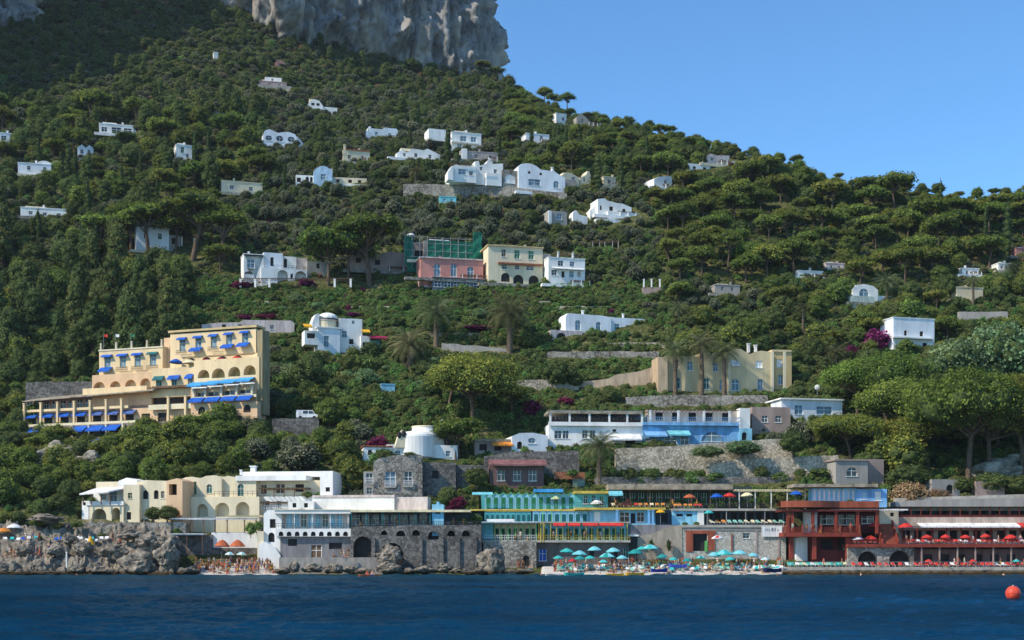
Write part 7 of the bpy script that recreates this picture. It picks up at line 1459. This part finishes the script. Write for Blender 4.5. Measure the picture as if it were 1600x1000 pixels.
    zd = pt(0, 850, 252.8).z; lounger_row(['red', 'white', 'red'], 1420, 1636, 32, 253.4, zd + .02, 'on the long red terrace', .2); lounger_row(['red', 'white'], 1332, 1372, 5, 253.4, zd + .02, 'on the long red terrace', .2)
    for i, (u, v, w) in enumerate(((1360, 842, 20), (1368, 821, 20), (1415, 823, 24), (1448, 840, 18), (1478, 839, 16), (1508, 840, 18), (1540, 838, 16), (1580, 840, 20))):
        o = parasol('parasol', '', u, v, w, 256.2 if v < 835 else 254.4, REDF, h=2.2, group='red parasols on the red terraces'); HOLD.append((o, 'red parasol on the red terraces', u))
    for u in (1450, 1520, 1588): o = parasol('parasol', '', u, 877, 12, 251.6, REDF if u != 1588 else TEALF, h=1.9); HOLD.append((o, 'small parasol standing on the quay', u))
    parasol('parasol', 'white parasol by the lower red columns', 1341, 842, 18, 253.6, WHITEF, flat('lilac_canvas', (.45, .38, .62)), h=2.2); parasol('parasol', 'dark blue parasol above the striped cabins', 1243, 772, 20, 256, BLUEF, h=2.2)

def on_the_water():
    o = empty('buoy', pt(1583, 925, 102)); o.location.z = .42; tag(o, 'round orange red mooring buoy floating at the right edge', 'buoy')
    mb = MB(); bm = bmesh.new(); bmesh.ops.create_uvsphere(bm, u_segments=28, v_segments=18, radius=.54); bm.verts.index_update(); mb.add([v.co[:] for v in bm.verts], [[v.index for v in f.verts] for f in bm.faces], mat('buoy_plastic', (.75, .085, .045), var=.1, scale=2, rough=.45, bump=0)); bm.free()
    x = mb.build('float', o); [setattr(p, 'use_smooth', True) for p in x.data.polygons]
    mb = MB(); mb.cyl(0, 0, .50, .61, .10, .07, METAL, 10); mb.cyl(0, 0, -.02, .02, .546, .546, flat('buoy_band', (.45, .05, .03)), 28); mb.build('ring', o)
    hull('kayak', 'orange kayak with two paddlers off the sea wall', 'kayak', 577, 901, 225, 3.4, .7, .3, ORANGER, WHITEF, .1); hull('pedal_boat', 'green and white pedal boat off the pebble beach', 'pedal boat', 897, 899, 238, 3.4, 1.2, .45, TEALF, WHITEF, .05)
    hull('paddle_board', 'pale grey paddle board beside the green pedal boat', 'paddle board', 864, 900, 236, 2.6, .6, .2, flat('pale_board', (.5, .52, .5)), WHITEF, 0); hull('kayak', 'yellow kayak off the middle of the beach', 'kayak', 961, 900, 236, 3.0, .75, .35, YELF, YELF, 0); hull('pedal_boat', 'yellow pedal boat right of the yellow kayak', 'pedal boat', 992, 899, 239, 3.2, 1.2, .45, YELF, CREAMF, 0)
    hull('rowing_boat', 'royal blue boat pulled up at the water edge', 'boat', 1030, 894, 247, 2.9, 1.1, .5, flat('deep_blue_paint', (.015, .03, .26)), BLUEF, 0, False); hull('rowing_boat', 'blue and lilac boat lying on the pebbles', 'boat', 1059, 887, 250.5, 3.2, 1.2, .55, flat('violet_blue_paint', (.08, .12, .5)), WHITEF, 0, False); hull('motor_boat', 'white motor boat with dark blue hull at the end of the beach', 'boat', 1207, 894, 246, 3.4, 1.3, .6, flat('navy_paint', (.02, .025, .09)), WHITEF, .3, False)
    for u, Y, n in ((574, 225, 0), (582, 225, 1)): person('sitting', (u - 800) / F * Y, Y, .1, .1, n, 'in the orange kayak')
    for u, Y in ((938, 236), (266, 232), (120, 241), (845, 240), (1090, 239), (1345, 238), (1215, 233), (1568, 241), (1000, 236)): person('standing', (u - 800) / F * Y, Y, -1.25, random.uniform(-2, 2), random.randrange(6), 'swimming in the sea')
    person('sitting', pt(958, 0, 236).x, 236, .18, 1.4, 5, 'on the yellow kayak'); person('sitting', pt(894, 0, 238).x, 238, .25, 1.3, 2, 'on the green pedal boat')
def crowds():
    crowd_mass(75, 306, 436, 251, 256.8, beach_z); crowd_mass(90, 866, 1226, 252, 256, beach_z); crowd_stuff()
    crowd(66, 306, 432, 247, 251, beach_z, 'on the small pebble beach', ('standing', 'standing', 'walking', 'sitting', 'lying', 'waving'))
    crowd(62, 862, 1226, 247.3, 252, beach_z, 'on the long pebble beach', ('standing', 'sitting', 'lying', 'walking'))
    for c in (('turquoise', 'white', 'green'),):
        for i in range(88):
            u = 870 + 356 * (i + random.random()) / 88; Y = random.uniform(249, 254.5); lounger(random.choice(c), (u - 800) / F * Y, Y, beach_z(u, Y), random.uniform(-.5, .5), 'on the long pebble beach')
    crowd(20, 4, 160, 250.0, 252.2, lambda u, Y: 3.3, 'on the left rock shelf'); crowd(14, 20, 220, 254, 256.5, lambda u, Y: 6.1, 'on the left rock terrace'); crowd(6, 268, 300, 247.5, 250, lambda u, Y: .5, 'at the end of the rocks')
    crowd(9, 800, 836, 249, 253, lambda u, Y: .9, 'beside the big boulder'); crowd(8, 520, 545, 249, 253, lambda u, Y: pt(0, 871, 250.5).z, 'on the concrete quay')
    crowd(9, 553, 750, 253.2, 256, lambda u, Y: pt(0, 823, 254.4).z, 'on the shaded restaurant terrace', ('standing', 'sitting', 'walking')); crowd(12, 845, 980, 256.3, 257.4, lambda u, Y: pt(0, 844, 256.6).z + .02, 'on the bottom cabin deck', ('standing', 'walking')); crowd(5, 775, 836, 255.5, 256.2, lambda u, Y: pt(0, 844, 256.6).z, 'on the deck under the white canopy', ('standing', 'sitting'))
    crowd(9, 1230, 1340, 253, 253.5, lambda u, Y: pt(0, 832, 253.6).z, 'on the middle red deck', ('standing', 'sitting', 'walking')); crowd(12, 1430, 1630, 251, 252, lambda u, Y: pt(0, 886, 251).z, 'on the quay along the red terrace'); crowd(12, 1410, 1630, 253, 254, lambda u, Y: pt(0, 850, 253).z, 'on the long red terrace'); crowd(7, 960, 1090, 261, 263, lambda u, Y: pt(0, 793, 261).z + .05, 'on the beach bar roof'); crowd(5, 1240, 1320, 251.2, 252, lambda u, Y: pt(0, 886, 251).z, 'on the quay by the red restaurant')
def drop_on_rocks():
    dg = bpy.context.evaluated_depsgraph_get(); dg.update()
    for o in list(col.objects):
        if 'left rock' in str(o.get('group')) and o.parent is None:
            hit = scene.ray_cast(dg, Vector((o.location.x, o.location.y, 14)), Vector((0, 0, -1)))
            n = 0; z = 14
            while hit[0] and n < 6 and hit[4].name.split('.')[0] not in ('rocky_shore', 'boulder'):
                hit = scene.ray_cast(dg, hit[1] - Vector((0, 0, .02)), Vector((0, 0, -1))); n += 1
            if hit[0]: o.location.z = hit[1].z
def fix_beach_parasols():
    for o in col.objects:
        if o.get('group') == 'turquoise parasols on the pebble beach':
            c = [ch for ch in o.children if 'canopy' in ch.name][0].data.materials[0].name
            HOLD.append((o, {'turquoise_canvas': 'bright turquoise', 'pale_aqua_canvas': 'pale aqua', 'deep_turquoise_canvas': 'deep teal', 'white_canvas': 'plain white'}[c] + ' parasol on the long pebble beach', 800 + o.location.x / o.location.y * F))
# ------------------------------------------------------------------ where what grows: (u0, v0, u1, v1, spacing, [(kind, weight, wmin, wmax, hmin, hmax)])
ZONES = [
 # dark wood above the hotel
 (-300, 395, 290, 590, .56, [('tall', 5, 34, 50, 1.0, 1.35), ('oak', 3, 34, 52, .9, 1.15), ('yoak', 3, 34, 50, .9, 1.2)]),
 (-300, 585, 60, 690, .62, [('oak', 3, 26, 44, .8, 1.1), ('yoak', 1, 26, 40, .8, 1.1)]),
 # shore wood on the left
 (-300, 685, 150, 830, .60, [('oak', 3, 36, 62, .8, 1.05), ('yoak', 4, 36, 60, .8, 1.05)]),
 (150, 690, 320, 760, .62, [('yoak', 4, 34, 56, .8, 1.0), ('oak', 1, 30, 50, .8, 1)]),
 (320, 665, 565, 745, .62, [('yoak', 4, 34, 54, .8, 1.0), ('olive', 1, 34, 50, .9, 1.1), ('oak', 1, 30, 50, .8, 1)]),
 (410, 645, 590, 700, .62, [('yoak', 3, 34, 54, .8, 1.0), ('oak', 2, 30, 44, .8, 1)]),
 # reeds and broadleaf garden in the middle
 (430, 560, 810, 660, .55, [('lush', 3, 18, 32, .8, 1.1), ('shrub', 3, 18, 32, .8, 1.1), ('oak', 2, 28, 44, .8, 1), ('pale', 1.5, 26, 40, .6, .9)]),
 # vines and hedges under the arcaded house
 (280, 448, 1000, 500, .50, [('lush', 7, 10, 18, .5, .8), ('pale', .4, 20, 28, .6, .8), ('shrub', 3, 10, 20, .7, 1), ('oak', .6, 20, 30, .8, 1)]),
 (600, 488, 860, 560, .55, [('shrub', 3, 16, 28, .7, 1), ('oak', 2, 24, 36, .8, 1), ('lush', 2, 14, 24, .7, 1)]),
 (800, 540, 1030, 600, .50, [('lush', 4, 14, 26, .6, .9), ('oak', 1.2, 22, 34, .8, 1.0), ('shrub', 2, 14, 22, .7, 1)]),
 (900, 440, 1200, 505, .6, [('oak', 3, 24, 36, .8, 1), ('pine', 1.5, 44, 60, .8, 1), ('shrub', 2, 14, 24, .7, 1), ('olive', 2, 24, 34, .9, 1)]),
 # gardens on the right
 (1050, 455, 1790, 560, .58, [('oak', 3, 30, 48, .8, 1.1), ('yoak', 3, 34, 54, .8, 1), ('shrub', 1, 16, 26, .7, 1), ('pine', 1.5, 48, 66, .8, 1)]),
 (1235, 560, 1790, 650, .6, [('oak', 3, 24, 40, .8, 1), ('shrub', 2, 18, 30, .7, 1)]),
 # olive grove
 (380, 285, 1010, 392, .62, [('olive', 5, 20, 32, .85, 1.1), ('oak', 1.2, 20, 32, .8, 1), ('shrub', 2, 12, 20, .7, 1)]),
 (900, 350, 1030, 450, .6, [('olive', 2, 20, 30, .85, 1.1), ('oak', 2, 20, 32, .8, 1), ('lush', 2, 14, 24, .7, 1)]),
 # pine wood on the right
 (1000, 270, 1790, 460, .52, [('pine', 6, 44, 68, .8, 1.05), ('yoak', 2, 34, 48, .8, 1), ('oak', 1.5, 30, 44, .8, 1), ('highpine', 1, 50, 66, .8, 1)]),
 # crest of the ridge
 (795, 150, 1790, 330, .60, [('pine', 1.4, 26, 42, .8, 1.1), ('oak', 4, 20, 34, .8, 1.1), ('yoak', 2, 20, 30, .8, 1)]),
 # gardens, upper left
 (-300, 180, 420, 400, .60, [('oak', 4, 26, 42, .8, 1.1), ('yoak', 2, 28, 42, .8, 1), ('tall', 1.3, 24, 32, .9, 1.2), ('pine', 1.5, 40, 60, .8, 1), ('olive', 1.6, 20, 30, .9, 1), ('pale', .4, 20, 32, .8, 1), ('lush', .8, 14, 24, .8, 1.1)]),
 (400, 150, 860, 300, .62, [('oak', 3, 16, 28, .8, 1.0), ('olive', 4, 16, 26, .85, 1.1), ('shrub', 1, 10, 18, .8, 1.1), ('tall', .4, 16, 22, .9, 1.2)]),
 # scrub slope below the cliff
 (-300, -25, 900, 200, .66, [('oak', 3, 14, 26, .7, 1.0), ('olive', 2.4, 12, 20, .8, 1.0), ('shrub', 3, 9, 16, .8, 1.2), ('tall', .5, 14, 20, .9, 1.2), ('straw', .5, 10, 18, .7, 1), ('lush', .6, 10, 18, .7, 1)]),
]
FILL = [  # small growth between: by rough area
 (-300, -25, 900, 205, [('shrub', 3, 6, 12), ('olive', 1.5, 8, 13)]),
 (280, 440, 1040, 510, [('lush', 5, 8, 15), ('shrub', 2, 7, 12), ('bougain', .15, 8, 12)]),
 (-300, 200, 1790, 460, [('shrub', 4, 8, 14), ('olive', 2, 9, 14), ('lush', 1.2, 7, 12), ('straw', .5, 7, 12), ('bougain', .04, 7, 10)]),
 (-300, 455, 1790, 800, [('shrub', 4, 9, 17), ('lush', 2, 9, 18)]),
]
CELL = 6.0; HASH = {}
def near(x, y, rad, f):
    c = int(math.ceil((rad + 12) * f / CELL)); i0, j0 = int(x // CELL), int(y // CELL)
    for i in range(i0 - c, i0 + c + 1):
        for j in range(j0 - c, j0 + c + 1):
            for (a, b, q) in HASH.get((i, j), ()):
                if (a - x) ** 2 + (b - y) ** 2 < ((rad + q) * f) ** 2: return True
    return False
def remember(x, y, q): HASH.setdefault((int(x // CELL), int(y // CELL)), []).append((x, y, q))
def pick(lst):
    t = random.random() * sum(k[1] for k in lst)
    for k in lst:
        t -= k[1]
        if t <= 0: return k
    return lst[-1]
NOTREE = []   # (u0,v0,u1,v1): bare ground, walls, terraces
def grow():
    for t in TREES: remember(t[2], t[3], t[9] * t[3] / F * .42)
    for (u0, v0, u1, v1, sp, lst) in ZONES:
        wm = sum(k[1] * (k[2] + k[3]) / 2 for k in lst) / sum(k[1] for k in lst)
        n = int((u1 - u0) * (v1 - v0) / (wm * wm) * 22)
        for _ in range(min(n, 9000)):
            u = random.uniform(u0, u1); v = random.uniform(v0, v1)
            if u > 795 and v < crest(u) - 1: continue
            if v < 150 and u > 300 and v < np.interp(u, [300, 430, 480, 640, 700, 795], [-10, 38, 50, 66, 90, 128]) + 3: continue
            if any(a < u < c and b < v < d for (a, b, c, d) in NOTREE): continue
            k = pick(lst); w = random.uniform(k[2], k[3]) * random.choice((.68, .85, 1, 1.05, 1.22)); Y = Yof(u, v); x = (u - 800) / F * Y; q = w * Y / F * .5
            if near(x, Y, q, sp): continue
            if plant(k[0], u, v, w, random.uniform(k[4], k[5]), low=.15): remember(x, Y, q)
    for (u0, v0, u1, v1, lst) in FILL:
        n = int((u1 - u0) * (v1 - v0) / (11 * 11) * 5)
        for _ in range(n):
            u = random.uniform(u0, u1); v = random.uniform(v0, v1)
            if u > 795 and v < crest(u) - 1: continue
            if v < 150 and u > 300 and v < np.interp(u, [300, 430, 480, 640, 700, 795], [-10, 36, 48, 64, 88, 126]): continue
            if any(a < u < c and b < v < d for (a, b, c, d) in NOTREE): continue
            if fbm(np.array(u / 45.0), np.array(v / 20.0), 77, 3) > .62: continue
            k = pick(lst); w = random.uniform(k[2], k[3]); Y = Yof(u, v); x = (u - 800) / F * Y; q = w * Y / F * .5
            if near(x, Y, q, .42): continue
            if plant(k[0], u, v, w, random.uniform(.8, 1.1)): remember(x, Y, q)

# ------------------------------------------------------------------ trees that show largest are objects, the rest is one mass
KINDWORDS = {'pine': ('umbrella_pine', 'flat crowned umbrella pine', 'pine tree'),
 'highpine': ('umbrella_pine', 'high trunked umbrella pine', 'pine tree'),
 'bigpine': ('umbrella_pine', 'broad bright umbrella pine', 'pine tree'),
 'oak': ('holm_oak', 'rounded dark holm oak', 'tree'), 'yoak': ('aleppo_pine', 'yellow green bushy pine', 'pine tree'),
 'tall': ('evergreen_tree', 'tall dark evergreen', 'tree'), 'cypress': ('cypress_tree', 'slim dark cypress', 'cypress'),
 'olive': ('olive_tree', 'grey green olive tree', 'olive tree'), 'palm': ('palm_tree', 'arching date palm', 'palm tree'),
 'shrub': ('garden_shrub', 'low green shrub', 'shrub'), 'lush': ('garden_shrub', 'bright green leafy shrub', 'shrub'),
 'bougain': ('bougainvillea_bush', 'magenta bougainvillea', 'bougainvillea'), 'straw': ('dry_bush', 'dry straw brown bush', 'bush'),
 'pale': ('broadleaf_tree', 'pale green leafy broad tree', 'tree')}
ORD = ['nearest', 'second nearest', 'third nearest', 'fourth nearest', 'fifth nearest', 'sixth nearest', 'seventh nearest', 'eighth nearest', 'ninth nearest', 'tenth nearest', 'eleventh nearest', 'twelfth nearest'] + [f'{k}th nearest' for k in range(13, 60)]
def relate(items):
    """items: [obj, phrase, u, v]; give each a label that names its closest landmark, the side, and its rank there"""
    g = {}
    for it in items:
        o, ph, u, v = it
        n, lu, lv = min(LAND, key=lambda q: (q[1] - u) ** 2 + ((q[2] - v) * 1.2) ** 2)
        dx, dy = u - lu, v - lv
        side = ('left of' if dx < 0 else 'right of') if abs(dx) > abs(dy) else ('uphill from' if dy < 0 else 'below')
        g.setdefault((ph, n, side), []).append((math.hypot(dx, dy), o))
    for (ph, n, side), L in g.items():
        L.sort(key=lambda q: q[0])
        for i, (d, o) in enumerate(L):
            o['label'] = f'{ph}, {ORD[min(i, 50)]} {side} {n}' if len(L) > 1 else f'{ph} {side} {n}'
def realise_trees():
    TREES.sort(key=lambda t: -min(t[9] * t[10], 1e9) if -60 < t[7] < 1660 else 0)
    lab = []; cnt = 0; mass = []
    for t in TREES:
        kind, i, x, y, z, sc, rot, u, v, w, h = t
        c, tr, W, H = PROTO[kind][i]
        special = kind in ('palm', 'cypress', 'bougain', 'bigpine')
        vis = -20 < u < 1620
        if vis and (cnt < 215 or (special and cnt < 290)):
            nm, ph, cat = KINDWORDS[kind]
            o = empty(nm, (x, y, z), rot); o.scale = sc
            o['category'] = cat; o['group'] = {'palm': 'palms in the gardens', 'cypress': 'cypresses among the villas', 'bougain': 'flowering bougainvilleas'}.get(kind, 'trees on the hillside')
            link('crown', c, o); link('trunk', tr, o)
            lab.append([o, ph, u, v - h * .5]); cnt += 1
        else: mass.append(t)
    relate(lab)
    # the mass: points carrying index, scale and turn, with the crowns instanced on them
    keys = []; cols = bpy.data.collections.new('woodland_sources')
    for kind in sorted(PROTO):
        for i, (c, tr, W, H) in enumerate(PROTO[kind]):
            bm = bmesh.new(); bm.from_mesh(c); n1 = len(bm.faces); bm.from_mesh(tr)
            bm.faces.ensure_lookup_table()
            for f in bm.faces[n1:]: f.material_index = 2
            me = bpy.data.meshes.new('tree_%03d' % len(keys)); bm.to_mesh(me); bm.free()
            for m in c.materials: me.materials.append(m)
            me.materials.append(tr.materials[0])
            ob = bpy.data.objects.new('tree_%03d' % len(keys), me); cols.objects.link(ob)
            keys.append((kind, i))
    kidx = {k: n for n, k in enumerate(keys)}
    me = bpy.data.meshes.new('woodland'); me.vertices.add(len(mass))
    me.vertices.foreach_set('co', np.array([t[2:5] for t in mass], np.float32).ravel())
    a = me.attributes.new('pick', 'INT', 'POINT'); a.data.foreach_set('value', np.array([kidx[(t[0], t[1])] for t in mass], np.int32))
    a = me.attributes.new('size', 'FLOAT_VECTOR', 'POINT'); a.data.foreach_set('vector', np.array([t[5] for t in mass], np.float32).ravel())
    a = me.attributes.new('turn', 'FLOAT_VECTOR', 'POINT'); a.data.foreach_set('vector', np.array([(0, 0, t[6]) for t in mass], np.float32).ravel())
    o = link('woodland', me)
    tag(o, 'dense mixed wood and scrub covering the hillside', 'woodland', None, 'stuff')
    ng = bpy.data.node_groups.new('woodland', 'GeometryNodeTree')
    ng.interface.new_socket('Geometry', in_out='INPUT', socket_type='NodeSocketGeometry'); ng.interface.new_socket('Geometry', in_out='OUTPUT', socket_type='NodeSocketGeometry')
    gi = ng.nodes.new('NodeGroupInput'); go = ng.nodes.new('NodeGroupOutput')
    ci = ng.nodes.new('GeometryNodeCollectionInfo'); ci.inputs['Collection'].default_value = cols
    ci.inputs['Separate Children'].default_value = True; ci.inputs['Reset Children'].default_value = True
    ip = ng.nodes.new('GeometryNodeInstanceOnPoints'); ip.inputs['Pick Instance'].default_value = True
    def attr(nm, ty):
        n = ng.nodes.new('GeometryNodeInputNamedAttribute'); n.data_type = ty; n.inputs['Name'].default_value = nm; return n.outputs['Attribute']
    mp = ng.nodes.new('GeometryNodeMeshToPoints')
    L = ng.links
    L.new(gi.outputs[0], mp.inputs[0]); L.new(mp.outputs[0], ip.inputs['Points']); L.new(ci.outputs[0], ip.inputs['Instance'])
    L.new(attr('pick', 'INT'), ip.inputs['Instance Index']); L.new(attr('size', 'FLOAT_VECTOR'), ip.inputs['Scale'])
    e2r = ng.nodes.new('FunctionNodeEulerToRotation'); L.new(attr('turn', 'FLOAT_VECTOR'), e2r.inputs[0]); L.new(e2r.outputs[0], ip.inputs['Rotation'])
    L.new(ip.outputs[0], go.inputs[0])
    md = o.modifiers.new('woodland', 'NODES'); md.node_group = ng
    print('TREES individual', cnt, 'mass', len(mass))
make_people(); make_loungers()
upper_villas(); hotel(); middle()
shore_left(); shore_mid(); shore_right(); fix_beach_parasols()
shore_rocks(); beaches(); on_the_water(); crowds(); drop_on_rocks()
mid_plants(); grow()
make_sea(); make_hill(); make_cliff(); make_haze()
realise_trees(); label_rows()
